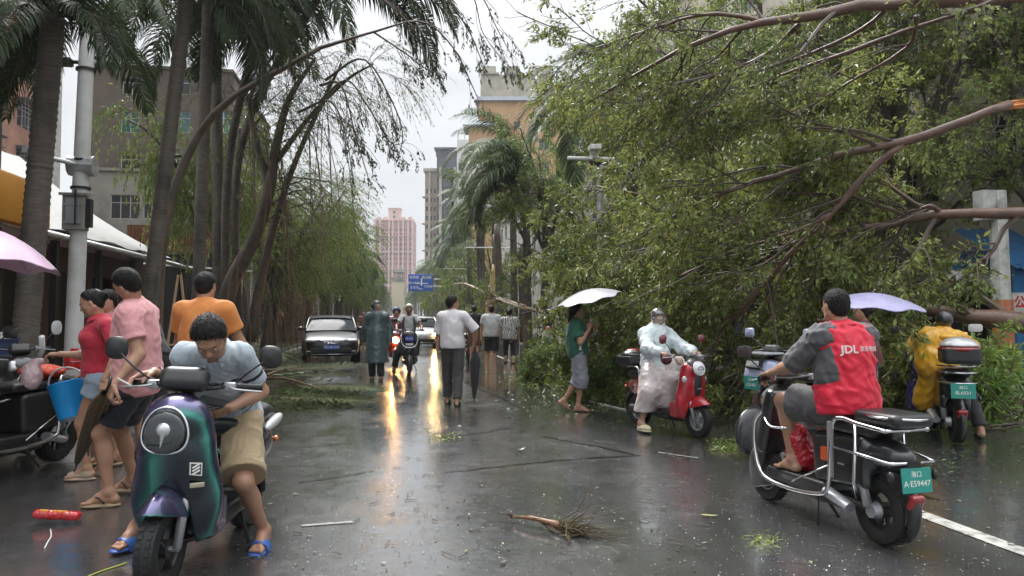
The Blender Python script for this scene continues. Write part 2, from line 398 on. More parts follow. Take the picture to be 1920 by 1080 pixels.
# ------------------------------------------------------------------ setting materials
def road_material():
 m = bpy.data.materials.new('wet_asphalt'); m.use_nodes = True; t = m.node_tree; nd = t.nodes; lk = t.links
 b = nd['Principled BSDF']; tc = nd.new('ShaderNodeTexCoord'); v = tc.outputs['Object']
 def noise(s, d=4, r=.5, vec=None):
  n = nd.new('ShaderNodeTexNoise'); n.inputs['Scale'].default_value = s; n.inputs['Detail'].default_value = d; n.inputs['Roughness'].default_value = r
  lk.new(vec or v, n.inputs['Vector']); return n.outputs[0]
 def rng_(i, a, b_, c, d):
  r = nd.new('ShaderNodeMapRange'); lk.new(i, r.inputs[0])
  for k, x in zip((1, 2, 3, 4), (a, b_, c, d)): r.inputs[k].default_value = x
  return r.outputs[0]
 def math_(op, a, b_):
  n = nd.new('ShaderNodeMath'); n.operation = op
  for k, x in enumerate((a, b_)):
   if hasattr(x, 'links'): lk.new(x, n.inputs[k])
   else: n.inputs[k].default_value = x
  return n.outputs[0]
 mp = nd.new('ShaderNodeMapping'); mp.inputs['Scale'].default_value = (1.0, .38, 1); lk.new(v, mp.inputs[0])
 big = noise(.55, 5, .6, mp.outputs[0]); mid = noise(3.2, 5, .62)
 pud = rng_(math_('ADD', math_('MULTIPLY', big, .72), math_('MULTIPLY', mid, .28)), .34, .53, 0, 1)     # 1 = standing water
 vo = nd.new('ShaderNodeTexVoronoi'); vo.inputs['Scale'].default_value = 95; lk.new(v, vo.inputs['Vector'])
 vo2 = nd.new('ShaderNodeTexVoronoi'); vo2.inputs['Scale'].default_value = 210; lk.new(v, vo2.inputs['Vector'])
 fine = noise(160, 3, .6)
 mx = nd.new('ShaderNodeMixRGB'); mx.inputs[1].default_value = (.042, .042, .043, 1); mx.inputs[2].default_value = (.105, .105, .106, 1)
 lk.new(rng_(math_('ADD', math_('MULTIPLY', fine, .6), math_('MULTIPLY', mid, .4)), .35, .65, 0, 1), mx.inputs[0])
 m2 = nd.new('ShaderNodeMixRGB'); m2.blend_type = 'MULTIPLY'; m2.inputs[0].default_value = 1; lk.new(mx.outputs[0], m2.inputs[1])
 g = rng_(pud, 0, 1, 1.0, .7); lk.new(g, m2.inputs[2])
 m3 = nd.new('ShaderNodeMixRGB'); m3.inputs[2].default_value = (.062, .050, .040, 1); lk.new(m2.outputs[0], m3.inputs[1])
 lk.new(rng_(noise(.42, 6, .6), .52, .66, 0, .55), m3.inputs[0]); lk.new(m3.outputs[0], b.inputs['Base Color'])
 grn = math_('ADD', math_('MULTIPLY', noise(28, 4, .7), .55), math_('MULTIPLY', noise(9, 5, .7), .45)); pud = math_('MINIMUM', math_('MAXIMUM', math_('ADD', pud, rng_(grn, .38, .62, -.24, .24)), 0), 1)
 lk.new(rng_(pud, 0, 1, .30, .10), b.inputs['Roughness'])
 b.inputs['Specular IOR Level'].default_value = .5; b.inputs['IOR'].default_value = 1.45
 b.inputs['Coat Weight'].default_value = 1.0; b.inputs['Coat IOR'].default_value = 1.5
 lk.new(rng_(pud, 0, 1, .24, .085), b.inputs['Coat Roughness'])
 hgt = math_('ADD', math_('MULTIPLY', vo.outputs['Distance'], -.8), math_('ADD', math_('MULTIPLY', vo2.outputs['Distance'], -.4), math_('MULTIPLY', fine, .5)))
 bp = nd.new('ShaderNodeBump'); bp.inputs['Distance'].default_value = .006; lk.new(hgt, bp.inputs['Height'])
 lk.new(rng_(pud, 0, 1, .75, .10), bp.inputs['Strength'])
 bp2 = nd.new('ShaderNodeBump'); bp2.inputs['Distance'].default_value = .012; bp2.inputs['Strength'].default_value = .30; lk.new(noise(7, 4, .55), bp2.inputs['Height']); lk.new(bp.outputs[0], bp2.inputs['Normal'])
 lk.new(bp2.outputs[0], b.inputs['Normal'])
 bp3 = nd.new('ShaderNodeBump'); bp3.inputs['Distance'].default_value = .003; lk.new(hgt, bp3.inputs['Height']); lk.new(rng_(pud, 0, 1, .5, .03), bp3.inputs['Strength'])
 bp4 = nd.new('ShaderNodeBump'); bp4.inputs['Distance'].default_value = .010; bp4.inputs['Strength'].default_value = .20; lk.new(noise(5, 3, .5), bp4.inputs['Height']); lk.new(bp3.outputs[0], bp4.inputs['Normal'])
 lk.new(bp4.outputs[0], b.inputs['Coat Normal'])
 return m
M_road = road_material()
M_conc = mat('concrete', (.34, .33, .30), .75, var=.15, scale=3, dirt=(.13, .12, .10), dscale=.8, bump=.15)
M_kerb = mat('kerb_stone', (.25, .245, .23), .45, var=.2, scale=5, dirt=(.08, .08, .07), dscale=2, bump=.3)
M_paver = mat('wet_paver', (.10, .085, .075), .25, var=.3, scale=4, bump=.2, coat=.5, crough=.15)
M_line = mat('road_paint', (.62, .61, .56), .35, var=.12, scale=12, dirt=(.10, .10, .095), dscale=9, coat=.5, crough=.15, bump=.3, bscale=120)
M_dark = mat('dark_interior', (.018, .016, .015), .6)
M_glass = mat('window_glass', (.035, .045, .05), .12, var=.5, scale=1.2, spec=.8)
M_glassg = mat('green_window_glass', (.05, .17, .16), .12, var=.4, scale=1.2, spec=.8)
M_frame = mat('white_frame', (.55, .56, .55), .45, var=.1)
M_alu = mat('grey_metal', (.42, .43, .44), .4, metal=.6, var=.15)
M_steel = mat('galvanised_steel', (.50, .51, .52), .42, metal=.35, var=.15, scale=9, dirt=(.2, .18, .15), dscale=5)
M_chrome = mat('chrome', (.72, .73, .75), .16, metal=1.0, var=.08, scale=20)
M_black = mat('black_plastic', (.022, .022, .023), .42, var=.25, scale=10, coat=.25, crough=.25)
M_rubber = mat('tyre_rubber', (.018, .018, .018), .65, var=.25, scale=20, bump=.2, bscale=60)
M_white = mat('white_paint', (.75, .75, .73), .45, var=.06, dirt=(.45, .43, .38), dscale=4)
# ------------------------------------------------------------------ ground, road, pavements
g = Geo(); g.add([(-600, -60, -.16), (600, -60, -.16), (600, 1500, -.16), (-600, 1500, -.16)], [(0, 1, 2, 3)])
tag(g.build('ground', mat('far_ground', (.09, .085, .075), .8)), kind='structure')
g = Geo(); XL, XR = -3.9, 8.3
nx, ny = 40, 200
ys = np.concatenate([np.linspace(-8, 40, 120), np.linspace(42, 420, 80)]); xs = np.linspace(XL, XR, nx)
Xg, Yg = np.meshgrid(xs, ys, indexing='ij')
def roadz(x, y): return (.016 * np.sin(x * .9 + 1) * np.sin(y * .33) + .010 * np.sin(x * 2.1 + y * .7)) * np.clip(1 - y / 60, 0, 1) - .012
Zg = roadz(Xg, Yg)
v = np.stack([Xg, Yg, Zg], -1).reshape(-1, 3); i = np.arange(nx - 1)[:, None] * len(ys); j = np.arange(len(ys) - 1)[None]
g.add(v, np.stack([i + j, i + len(ys) + j, i + len(ys) + j + 1, i + j + 1], -1).reshape(-1, 4))
tag(g.build('road', M_road, smooth=True), kind='structure')
for nm, x0, x1 in (('left_pavement', -40, XL - .14), ('right_pavement', XR + .14, 40)):
 g = Geo(); g.box(((x0 + x1) / 2, 200, -.03), ((x1 - x0) / 2, 215, .12)); tag(g.build(nm, M_paver), kind='structure')
 pv = bpy.context.scene.objects[nm]
for xk in (XL - .07, XR + .07):
 kb = tag(Geo().box((xk, 240, -.02), (.07, 200, .118)).build('kerb', M_kerb), kind='structure')
 st = Geo().bbox((0, 0, 0), (.07, .492, .12), .012).mesh('kerb_stone', M_kerb)
 for n_ in range(46):
  o = bpy.data.objects.new('kerb_stone', st); COL.objects.link(o); o.location = (xk + random.uniform(-.004, .004), -5.5 + n_, -.018 + random.uniform(-.004, .004)); o.parent = kb
  o['kind'] = 'structure'
pm = Geo().bbox((0, 0, 0), (.245, .245, .03), .006).mesh('paving_slab', M_paver)
for a in range(6):
 for c_ in range(34):
  o = bpy.data.objects.new('paving_slab', pm); COL.objects.link(o); o.parent = SC.objects['left_pavement']
  o.location = (XL - .40 - a * .5, 5 + c_ * .5 + .25 * (a % 2), .082 + random.uniform(-.004, .004)); o.rotation_euler = (random.uniform(-.008, .008), random.uniform(-.008, .008), 0); o['kind'] = 'structure'
def sheet(name, pts, m, h=.004, kind='structure', sub=6):
 pts = [G(a, b) for a, b in pts]; g = Geo(); n = sub
 A, B, C_, D_ = [np.array(p) for p in pts]
 vv = [];
 for a in range(n + 1):
  for b in range(n + 1):
   s, t_ = a / n, b / n; p = (A * (1 - s) + B * s) * (1 - t_) + (D_ * (1 - s) + C_ * s) * t_
   p[2] = roadz(p[0], p[1]) + h; vv.append(p)
 q = [(a * (n + 1) + b, (a + 1) * (n + 1) + b, (a + 1) * (n + 1) + b + 1, a * (n + 1) + b + 1) for a in range(n) for b in range(n)]
 return tag(g.add(vv, q).build(name, m, smooth=True), kind=kind)
M_tar = mat('crack_tar', (.009, .009, .009), .22, coat=.6, crough=.1, var=.3, scale=8)
def crack(pts, w0=.03):
 P = smooth_path([G(a, b) for a, b in pts], 8); n = len(P)
 P[:, 2] = roadz(P[:, 0], P[:, 1]) + .006
 t_ = np.gradient(P, axis=0); nn = np.stack([-t_[:, 1], t_[:, 0], 0 * t_[:, 0]], -1); nn /= np.linalg.norm(nn, axis=1)[:, None]
 ww = w0 * (.5 + .8 * rng.random(n))[:, None]; P = P + nn * (rng.random(n)[:, None] - .5) * w0
 v = np.vstack([P - nn * ww / 2, P + nn * ww / 2]); i = np.arange(n - 1)
 return Geo().add(v, np.stack([i, i + n, i + n + 1, i + 1], -1))
g = Geo()
for c_ in ([(1018, 818), (1100, 832), (1198, 851)], [(1198, 851), (1040, 866), (890, 880), (835, 884)], [(880, 722), (930, 740), (975, 762)],
           [(560, 905), (640, 892), (700, 880)], [(820, 822), (900, 812), (960, 800)], [(1500, 860), (1640, 900), (1760, 930)]):
 cg = crack(c_, .035); g.v += cg.v; g.qm += cg.qm; g.q += [x + g.n for x in cg.q]; g.n += cg.n
tag(g.build('road_cracks', M_tar), kind='structure')
M_wornl = mat('worn_road_paint', (.36, .36, .34), .35, var=.2, scale=20, dirt=(.05, .05, .05), dscale=22, coat=.6, crough=.12, bump=.3, bscale=120)
def dash(x, y0, y1, w_=.14):
 n = 8; yy = np.linspace(y0, y1, n); v = []
 for y in yy:
  for s in (-1, 1): v.append((x + s * w_ / 2, y, roadz(x + s * w_ / 2, y) + .005))
 return Geo().add(v, [(2 * k, 2 * k + 1, 2 * k + 3, 2 * k + 2) for k in range(n - 1)])
for k, (x, y0, y1) in enumerate(((3.66, 1.6, 5.06), (3.66, 14, 17), (3.66, 24, 28), (3.66, 36, 40), (3.66, 50, 54), (.1, 30, 34), (.1, 44, 48))):
 tag(dash(x, y0, y1, .14 if k == 0 else .12).build('lane_marking', M_line), kind='structure')
tag(sheet('worn_marking', [(563, 986), (660, 978), (662, 981), (566, 989)], M_wornl, .006), kind='structure')
tag(sheet('worn_marking', [(1235, 844), (1310, 854), (1309, 855.5), (1234, 845.5)], M_wornl, .006), kind='structure')
# ------------------------------------------------------------------ buildings
def wall_open(geo, o, u, W_, H_, ops, depth, nrm, mi=0):
 o = np.asarray(o, float); u = np.asarray(u, float); nrm = np.asarray(nrm, float); z = np.array([0, 0, 1.])
 us = sorted({0, W_, *[x for p in ops for x in (p[0], p[2])]}); vs = sorted({0, H_, *[x for p in ops for x in (p[1], p[3])]})
 P = lambda a, b, d=0: o + u * a + z * b - nrm * d
 for i in range(len(us) - 1):
  for j in range(len(vs) - 1):
   a, b = (us[i] + us[i + 1]) / 2, (vs[j] + vs[j + 1]) / 2
   if any(p[0] < a < p[2] and p[1] < b < p[3] for p in ops): continue
   geo.add([P(us[i], vs[j]), P(us[i + 1], vs[j]), P(us[i + 1], vs[j + 1]), P(us[i], vs[j + 1])], [(0, 1, 2, 3)], mi=mi)
 for a0, b0, a1, b1 in ops:
  for (p, q) in (((a0, b0), (a1, b0)), ((a1, b0), (a1, b1)), ((a1, b1), (a0, b1)), ((a0, b1), (a0, b0))):
   geo.add([P(*p), P(*q), P(*q, depth), P(*p, depth)], [(0, 1, 2, 3)], mi=mi)
 return geo
_wm = {}
def window_mesh(w_, h_, panes=2, glass=None, frame=None, key=None):
 k = (round(w_, 2), round(h_, 2), panes, (glass or M_glass).name, (frame or M_frame).name)
 if k not in _wm:
  f = Geo(); t_ = .05
  f.box((w_ / 2, 0, t_ / 2), (w_ / 2, .03, t_ / 2)); f.box((w_ / 2, 0, h_ - t_ / 2), (w_ / 2, .03, t_ / 2))
  for i in range(panes + 1):
   x = t_ / 2 + (w_ - t_) * i / panes; f.box((x, .002, h_ / 2), (t_ / 2, .032, h_ / 2 - .001))
  f.box((w_ / 2, .001, h_ * .68), (w_ / 2 - .01, .026, .02))
  gl = Geo().box((w_ / 2, .012, h_ / 2), (w_ / 2 - .01, .006, h_ / 2 - .01))
  _wm[k] = (f.mesh('window', frame or M_frame), gl.mesh('pane', glass or M_glass))
 return _wm[k]
def put_window(parent, o, u, nrm, w_, h_, depth, panes=2, glass=None, frame=None, cage=False, pane_obj=True):
 fm, gm = window_mesh(w_, h_, panes, glass, frame)
 ang = math.atan2(u[1], u[0]); p = np.asarray(o, float) - np.asarray(nrm, float) * depth
 f = bpy.data.objects.new('window', fm); COL.objects.link(f); f.parent = parent; f.location = tuple(p); f.rotation_euler = (0, 0, ang)
 gp = bpy.data.objects.new('pane', gm); COL.objects.link(gp); gp.parent = f
 if cage:
  c = Geo(); dz = .45
  for i in range(7): c.box((w_ * i / 6, -dz, h_ / 2), (.012, .012, h_ / 2))
  for zz in (0, h_ / 3, 2 * h_ / 3, h_):
   c.box((w_ / 2, -dz, zz), (w_ / 2, .015, .015))
   for x in (0, w_): c.box((x, -dz / 2, zz), (.015, dz / 2, .015))
  c.box((w_ / 2, -dz / 2, h_ + .06), (w_ / 2 + .1, dz / 2 + .1, .02))
  cm = c.mesh('window_cage', M_alu); co = bpy.data.objects.new('window_cage', cm); COL.objects.link(co); co.parent = f
  co.location = (0, -depth + .0, 0)
 return f
def block(name, label, x0, x1, y0, y1, h, wallm, faces, roofm=None, cat='building', trim=None, z0=0.0):
 """faces: dict side -> list of window specs (a0,b0,a1,b1,panes,glass,cage); side in 'W','E','S' (S faces the camera)"""
 t = thing(name, label, cat, ((x0 + x1) / 2, (y0 + y1) / 2, 0)); L = np.array(t.location)
 g = Geo(); H = h - z0
 defs = {'S': ((x0, y0, z0), (1, 0, 0), x1 - x0, (0, -1, 0)), 'E': ((x1, y0, z0), (0, 1, 0), y1 - y0, (1, 0, 0)), 'W': ((x0, y1, z0), (0, -1, 0), y1 - y0, (-1, 0, 0)), 'N': ((x1, y1, z0), (-1, 0, 0), x1 - x0, (0, 1, 0))}
 for s, (o, u, w_, n_) in defs.items():
  ws = faces.get(s, []); wall_open(g, np.array(o) - L, u, w_, H, [q[:4] for q in ws], .16, n_)
  for q in ws:
   p = np.array(o) - L + np.array(u) * q[0] + np.array([0, 0, q[1]])
   put_window(t, p, u, n_, q[2] - q[0], q[3] - q[1], .12, q[4] if len(q) > 4 else 2, q[5] if len(q) > 5 else None, None, q[6] if len(q) > 6 else False)
 g.build('wall', wallm, t)
 r = Geo(); r.box((0, 0, h + .1), ((x1 - x0) / 2 + .15, (y1 - y0) / 2 + .15, .1)); r.build('roof', roofm or wallm, t)
 return t
def grid_ops(w_, h, u0, du, ww, v0, dv, wh, panes=2, glass=None, cage=False, skip=0.0, vmax=None):
 o = []; v = v0
 while v + wh < (vmax or h) - .3:
  u = u0
  while u + ww < w_ - .2:
   if random.random() >= skip: o.append((u, v, u + ww, v + wh, panes, glass, cage))
   u += du
  v += dv
 return o
M_wallgrey = mat('stained_cement', (.17, .145, .115), .85, var=.16, scale=.7, dirt=(.085, .075, .06), dscale=.18, bump=.15, bscale=8, detail=8)
M_wallpale = mat('pale_stained_plaster', (.36, .35, .31), .8, var=.15, scale=.9, dirt=(.13, .125, .11), dscale=.55, bump=.15, bscale=8, detail=8)
M_pink = mat('salmon_tile', (.50, .265, .19), .6, var=.10, scale=1.5, dirt=(.33, .20, .15), dscale=.5)
M_dkwall = mat('dark_grey_wall', (.085, .088, .085), .7, var=.25, scale=1.0, dirt=(.04, .04, .04), dscale=.7)
M_rust = mat('rust_corrugated', (.19, .075, .04), .65, var=.3, scale=2.5, stretch=(3, 3, .5), dirt=(.10, .045, .028), dscale=1.4)
M_tarp = mat('white_sheet_roof', (.42, .415, .40), .5, var=.08, scale=2, dirt=(.40, .39, .36), dscale=.8)
M_beige = mat('beige_render', (.46, .42, .34), .75, var=.1, scale=1.2, dirt=(.28, .26, .21), dscale=.4)
M_orange = mat('orange_render', (.56, .35, .19), .75, var=.06, scale=.4, dirt=(.44, .27, .15), dscale=.12)
M_roofb = mat('blue_corrugated', (.035, .135, .30), .4, var=.2, scale=3, dirt=(.03, .07, .13), dscale=2)
yb = 55.0
def YP(px, y, py):
 d = _f + _r * (px - 960) / FPX + _u * (540 - py) / FPX
 return _c + d * (y / d[1])
def S_ops(y, x0, rects, z0=0, **k):
 o = []
 for (a, b, c_, d_, *rest) in rects:
  p = YP(a, y, d_); q = YP(c_, y, b); o.append((p[0] - x0, p[2] - z0, q[0] - x0, q[2] - z0, *rest))
 return o
x0 = YP(163, yb, 300)[0]; x1 = YP(432, yb, 300)[0]; zt = YP(200, yb, 125)[2]; zm = YP(200, yb, 327)[2]
block('apartment_building', 'weathered grey brown cement building with green glazed windows behind the left palms', x0, x1, yb, yb + 16, zt, M_wallgrey,
      {'S': S_ops(yb, x0, [(229, 145, 266, 176, 2), (226, 209, 263, 248, 2, M_glassg), (320, 145, 357, 176, 2), (320, 209, 357, 248, 2, M_glassg), (400, 209, 437, 248, 2, M_glassg), (226, 290, 263, 318, 2), (310, 290, 350, 318, 2)], zm)}, z0=zm)
for o_ in SC.objects:
 pass
block('low_plaster_building', 'pale stained plaster building with wide barred windows below the grey cement block', x0 - .3, x1 + .3, yb - 1.2, yb + 15, zm + .02, M_wallpale,
      {'S': S_ops(yb - 1.2, x0 - .3, [(206, 366, 263, 410, 3), (268, 366, 300, 410, 2), (303, 366, 357, 412, 3), (395, 370, 420, 410, 2)])})
t = thing('air_conditioner', 'white air conditioner unit on the pale plaster wall', 'air conditioner', YP(331, yb - 1.6, 350))
g = Geo().bbox((0, 0, 0), (.5, .35, .42), .04); g.build('casing', M_frame, t)
Geo().torus((-.1, -.36, 0), .28, .03, (0, 1, 0)).lathe([(0, 0), (.27, .005)], (-.1, -.355, 0), (0, -1, 0), 16, 0).build('fan_grille', M_alu, t)
x1p = -23.0
pb = block('salmon_building', 'salmon pink apartment building with caged windows rising past the white pole', x1p - 10, x1p, 30, 54.5, 42, M_pink,
      {'E': grid_ops(24.5, 42, 1.2, 4.6, 2.5, 1.2, 3.0, 1.7, 3, None, True, .06), 'S': grid_ops(10, 42, 1.5, 3.4, 1.6, 1.2, 3.0, 1.5, 2, None, False, .2)})
Geo().box((5.15, 12.0, 20.5), (.25, .5, 20.5)).build('corner_strip', M_white, pb)
ybs = 15.2
nb = block('shop_building', 'dark grey shop building behind the nearest palm carrying the yellow sign', -15, -7.3, 2.0, ybs, 13, M_dkwall,
      {'E': [(8.6, 5.2, 10.0, 7.6, 2), (10.8, 5.2, 12.2, 7.6, 2), (8.6, 8.8, 10.0, 11.2, 2), (10.8, 8.8, 12.2, 11.2, 2), (7.0, .15, 12.6, 2.75, 4)]})
M_yel = mat('yellow_sign_face', (.72, .33, .035), .4, var=.08, scale=2, dirt=(.6, .26, .03), dscale=1)
M_let = mat('white_lettering', (.80, .80, .76), .5, var=.03)
ys0 = 12.4; ys1 = XP(93, -7.0, 400)[1]
zs1, zs0 = XP(93, -7.0, 350)[2], XP(93, -7.0, 436)[2]
t = thing('shop_sign', 'yellow shop sign with white characters behind the nearest palm trunk', 'sign', (-7.05, (ys0 + ys1) / 2, (zs0 + zs1) / 2))
Geo().bbox((-.02, 0, 0), (.12, (ys1 - ys0) / 2, (zs1 - zs0) / 2), .1).build('board', M_yel, t, smooth='auto')
text_mesh('lettering', '易购', .62, M_let, t, (.106, -.75, .05), (R(90), 0, R(90)), .004, bold=.012)
text_mesh('lettering', '便民', .2, mat('amber_lettering', (.85, .5, .08), .4), t, (.106, -.7, -.36), (R(90), 0, R(90)), .004)
ye0, ye1 = 15.4, XP(345, -7.6, 500)[1]
ze = 3.3
sh = thing('shop_terrace', 'row of low shops with grey eave and dark wooden fronts behind the palms', 'building', (-8.5, (ye0 + ye1) / 2, 0)); L = np.array(sh.location)
g = Geo(); cols = [(a, .1, a + 1.6, 2.6) for a in (1.0, 3.6, 6.2, 8.8)]
wall_open(g, np.array((-9.0, ye0, 0)) - L, (0, 1, 0), ye1 - ye0, ze, cols, .3, (1, 0, 0));
g.add(np.array([(-9, ye1, 0), (-16, ye1, 0), (-16, ye1, 6), (-9, ye1, ze + .3)]) - L, [(0, 1, 2, 3)])
g.add(np.array([(-9, ye0, 0), (-16, ye0, 0), (-16, ye0, 6), (-9, ye0, ze + .3)]) - L, [(0, 1, 2, 3)])
g.build('wall', mat('dark_timber_front', (.075, .032, .022), .5, var=.35, scale=3, stretch=(1, 1, .3)), sh)
for a, b, c_, d_ in cols:
 Geo().box(np.array((-9.25, ye0 + (a + c_) / 2, 1.35)) - L, (.03, .8, 1.24)).build('shop_door', M_dark, sh)
for k, yy in enumerate((2.9, 3.25, 8.3, 8.6)):
 Geo().box(np.array((-8.97, ye0 + yy, 1.75)) - L, (.012, .13, .38)).build('poster', mat('poster_yellow' if k % 2 else 'poster_white', (.6, .45, .12) if k % 2 else (.6, .58, .5), .5, var=.35, scale=14), sh)
def corrugated(p0, p1, p2, p3, n, amp=.02, th=.01):      # p0-p1 along, p0-p3 down-slope
 p0, p1, p2, p3 = [np.asarray(x, float) for x in (p0, p1, p2, p3)]; nn = np.cross(p1 - p0, p3 - p0); nn /= np.linalg.norm(nn)
 m = n * 4 + 1; s = np.linspace(0, 1, m); off = amp * np.sin(s * n * 2 * PI)
 a = p0 + (p1 - p0) * s[:, None] + nn * off[:, None]; b = p3 + (p2 - p3) * s[:, None] + nn * off[:, None]
 i = np.arange(m - 1)
 return Geo().add(np.vstack([a, b]), np.stack([i, i + 1, i + 1 + m, i + m], -1))
Mcor = mat('pale_corrugated', (.42, .45, .47), .4, var=.12, dirt=(.15, .15, .14), dscale=2)
g = corrugated(np.array((-7.35, ye0, ze - .12)) - L, np.array((-7.35, ye1, ze - .12)) - L, np.array((-9.0, ye1, ze + .42)) - L, np.array((-9.0, ye0, ze + .42)) - L, 60); g.build('eave', Mcor, sh)
g = Geo().tube([np.array((-7.3, ye0 - .2, ze - .16)) - L, np.array((-7.3, ye1, ze - .16)) - L, np.array((-7.1, ye1 + .7, ze - .05)) - L], .06, 8); g.build('gutter', M_steel, sh)
ridge = (-13.2, 6.9)
g = Geo(); n = 24; sag = []
for a in range(n + 1):
 for b in range(9):
  y = ye0 + (ye1 - ye0) * a / n; s = b / 8; sag.append((-7.9 + (ridge[0] + 7.9) * s, y, ze + .15 + (ridge[1] - ze) * s - .25 * math.sin(PI * s) + .04 * math.sin(y * 2.3 + s * 4)))
q = [(a * 9 + b, (a + 1) * 9 + b, (a + 1) * 9 + b + 1, a * 9 + b + 1) for a in range(n) for b in range(8)]
g.add(np.array(sag) - L, q); g.build('roof', M_tarp, sh, smooth=True)
g = Geo()
for yy in np.linspace(.3, ye1 - ye0 - .3, 6): g.box(np.array((-7.6, ye0 + yy, (ze - .2) / 2)) - L, (.07, .07, (ze - .2) / 2))
g.build('post', M_dark, sh)
yf = 33.0; a = YP(238, yf, 421); b = YP(425, yf, 476)
t = thing('sheet_metal_house', 'low dark house topped by a rust brown corrugated parapet behind the leaning palm', 'building', ((a[0] + b[0]) / 2, yf, 0)); L = np.array(t.location)
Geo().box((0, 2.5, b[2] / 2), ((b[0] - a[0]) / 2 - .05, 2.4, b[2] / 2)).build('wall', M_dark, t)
corrugated((a[0] - L[0], 0, b[2]), (b[0] - L[0], 0, b[2]), (b[0] - L[0], 0, a[2]), (a[0] - L[0], 0, a[2]), 34, .025).build('parapet', M_rust, t)
Geo().tube([(-3, -.1, b[2] - .35), (3, -.1, b[2] - .75)], .05, 6).build('drain_pipe', M_steel, t)
t = thing('balcony_house', 'two storey house with brown balcony and small red yellow sign in the left tree row', 'building', (-8.2, 54, 0))
g = Geo(); wall_open(g, (0, -8, 0), (0, 1, 0), 28, 8, [(2 + 4 * k, z_, 4.2 + 4 * k, z_ + 1.9) for k in range(6) for z_ in (.6, 5.6)], .3, (1, 0, 0)); g.add([(0, -8, 0), (-2.5, -8, 0), (-2.5, -8, 8), (0, -8, 8)], [(3, 2, 1, 0)])
g.build('wall', M_dkwall, t)
for k in range(6):
 for z_ in (.6, 5.6): put_window(t, (0, -6 + 4 * k, z_), (0, 1, 0), (1, 0, 0), 2.2, 1.9, .2, 2)
Geo().box((.6, -3, 4.7), (.7, 7, .12)).build('balcony_slab', M_rust, t)
g = Geo(); g.box((1.25, -3, 6.0), (.04, 7, .04))
for k in range(57): g.box((1.25, -10 + .25 * k, 5.4), (.02, .02, .62))
for k in range(8): g.box((1.25, -10 + 2 * k, 5.45), (.1, .1, .75))
g.build('railing', M_rust, t)
p = W(537, 530, 48)
t = thing('small_sign', 'small red sign with yellow characters under the brown balcony', 'sign', p)
Geo().bbox((0, 0, 0), (.45, .06, .38), .03, (0, 0, R(-8))).build('board', mat('red_sign', (.45, .03, .02), .4), t)
text_mesh('lettering', '美食', .36, M_yel, t, (0, -.065, 0), (R(90), 0, R(-8)), .01)
def plain_row(name, label, x, y0, y1, h, side, m, dx=9):
 sgn = 1 if side == 'E' else -1
 ops = grid_ops(y1 - y0, h, 1.2, 3.6, 1.7, 1.1, 3.2, 1.6, 2, None, False, .1)
 return block(name, label, min(x, x - sgn * dx), max(x, x - sgn * dx), y0, y1, h, m, {side: ops, 'S': grid_ops(dx, h, 1, 3, 1.5, 1.1, 3.2, 1.5, 2, None, False, .2)})
plain_row('street_house', 'long grey street house far down behind the left trees', -10, 76, 128, 13, 'E', M_wallpale)
plain_row('street_house', 'beige street house showing through the fallen tree beside the blue roofs', 14.2, 24, 48, 17.5, 'W', M_beige)
plain_row('street_house', 'pale street house behind the right palms beyond the split trunk', 13.0, 52, 100, 13, 'W', M_wallpale)
bb = block('apartment_building', 'pale building with barred windows glimpsed through the upper right branches', 13.2, 24, 9, 23, 19, M_beige,
      {'W': grid_ops(14, 19, 1, 3.6, 2.0, 1.2, 3.0, 1.7, 3, None, True, .05), 'S': grid_ops(10.8, 19, 1, 3.4, 1.8, 1.2, 3.0, 1.6, 3, None, True)})
def at(px, py, Z): return W(px, py, Z)
def tower(name, label, pxl, pxr, pyt, Z, wallm, fl=3.1, bays=6, glass=None, depth=14, style=0, winw=.55, cat='tower block', sides=True):
 a = W(pxl, pyt, Z); b = W(pxr, pyt, Z); h = a[2]; w_ = np.linalg.norm(b[:2] - a[:2])
 t = thing(name, label, cat, (*(a[:2] + b[:2]) / 2, 0), (0, 0, math.atan2(b[1] - a[1], b[0] - a[0])))
 g = Geo(); ops = []; nf = int(h / fl); bw = w_ / bays
 for f in range(1, nf):
  for k in range(bays): ops.append((bw * k + bw * (1 - winw) / 2, f * fl - fl * .62, bw * (k + 1) - bw * (1 - winw) / 2, f * fl - fl * .12))
 wall_open(g, (-w_ / 2, 0, 0), (1, 0, 0), w_, h, ops, .5, (0, -1, 0))
 g.box((0, depth / 2 + .55, h / 2 - .3), (w_ / 2 - .02, depth / 2, h / 2 - .3), mi=1)
 if sides:
  for s in (-1, 1):
   so_ = [(depth * .2 + k * depth * .3, f * fl - fl * .6, depth * .2 + k * depth * .3 + 1.4, f * fl - fl * .15) for f in range(1, nf) for k in range(2)]
   o = (-w_ / 2, depth, 0) if s < 0 else (w_ / 2, 0, 0)
   wall_open(g, o, (0, -s * -1, 0) if s > 0 else (0, -1, 0), depth, h, so_, .4, (s, 0, 0))
 g.build('wall', [wallm, glass or M_glass], t)
 return t, w_, h, nf, bw
M_towerglass = mat('tower_glass', (.06, .07, .09), .25, var=.4, scale=.3)
M_mauve = mat('mauve_brick', (.38, .21, .19), .75, var=.06, scale=.1)
t, w_, h, nf, bw = tower('tower_block', 'distant pink and mauve tower with crown parapet at the end of the street', 703, 774, 413, 500, M_mauve, 3.25, 11, M_towerglass, 18, winw=.5)
Mpk = mat('pink_render', (.62, .40, .34), .75, var=.05, scale=.1)
g = Geo()
for x in (-.49, -.36, -.12, -.02, .13, .25, .38, .49): g.box((w_ * x, -.5, h / 2), (.5, .55, h / 2))
g.build('pier', Mpk, t)
g = Geo()
for k in range(1, 6): g.box((0, -.3, h * k / 6 + 1), (w_ / 2 + .8, .9, .25))
for x in (-.42, -.24, .24, .42): g.box((w_ * x, 2, h + 1.2), (w_ * .055, 1, 1.2))
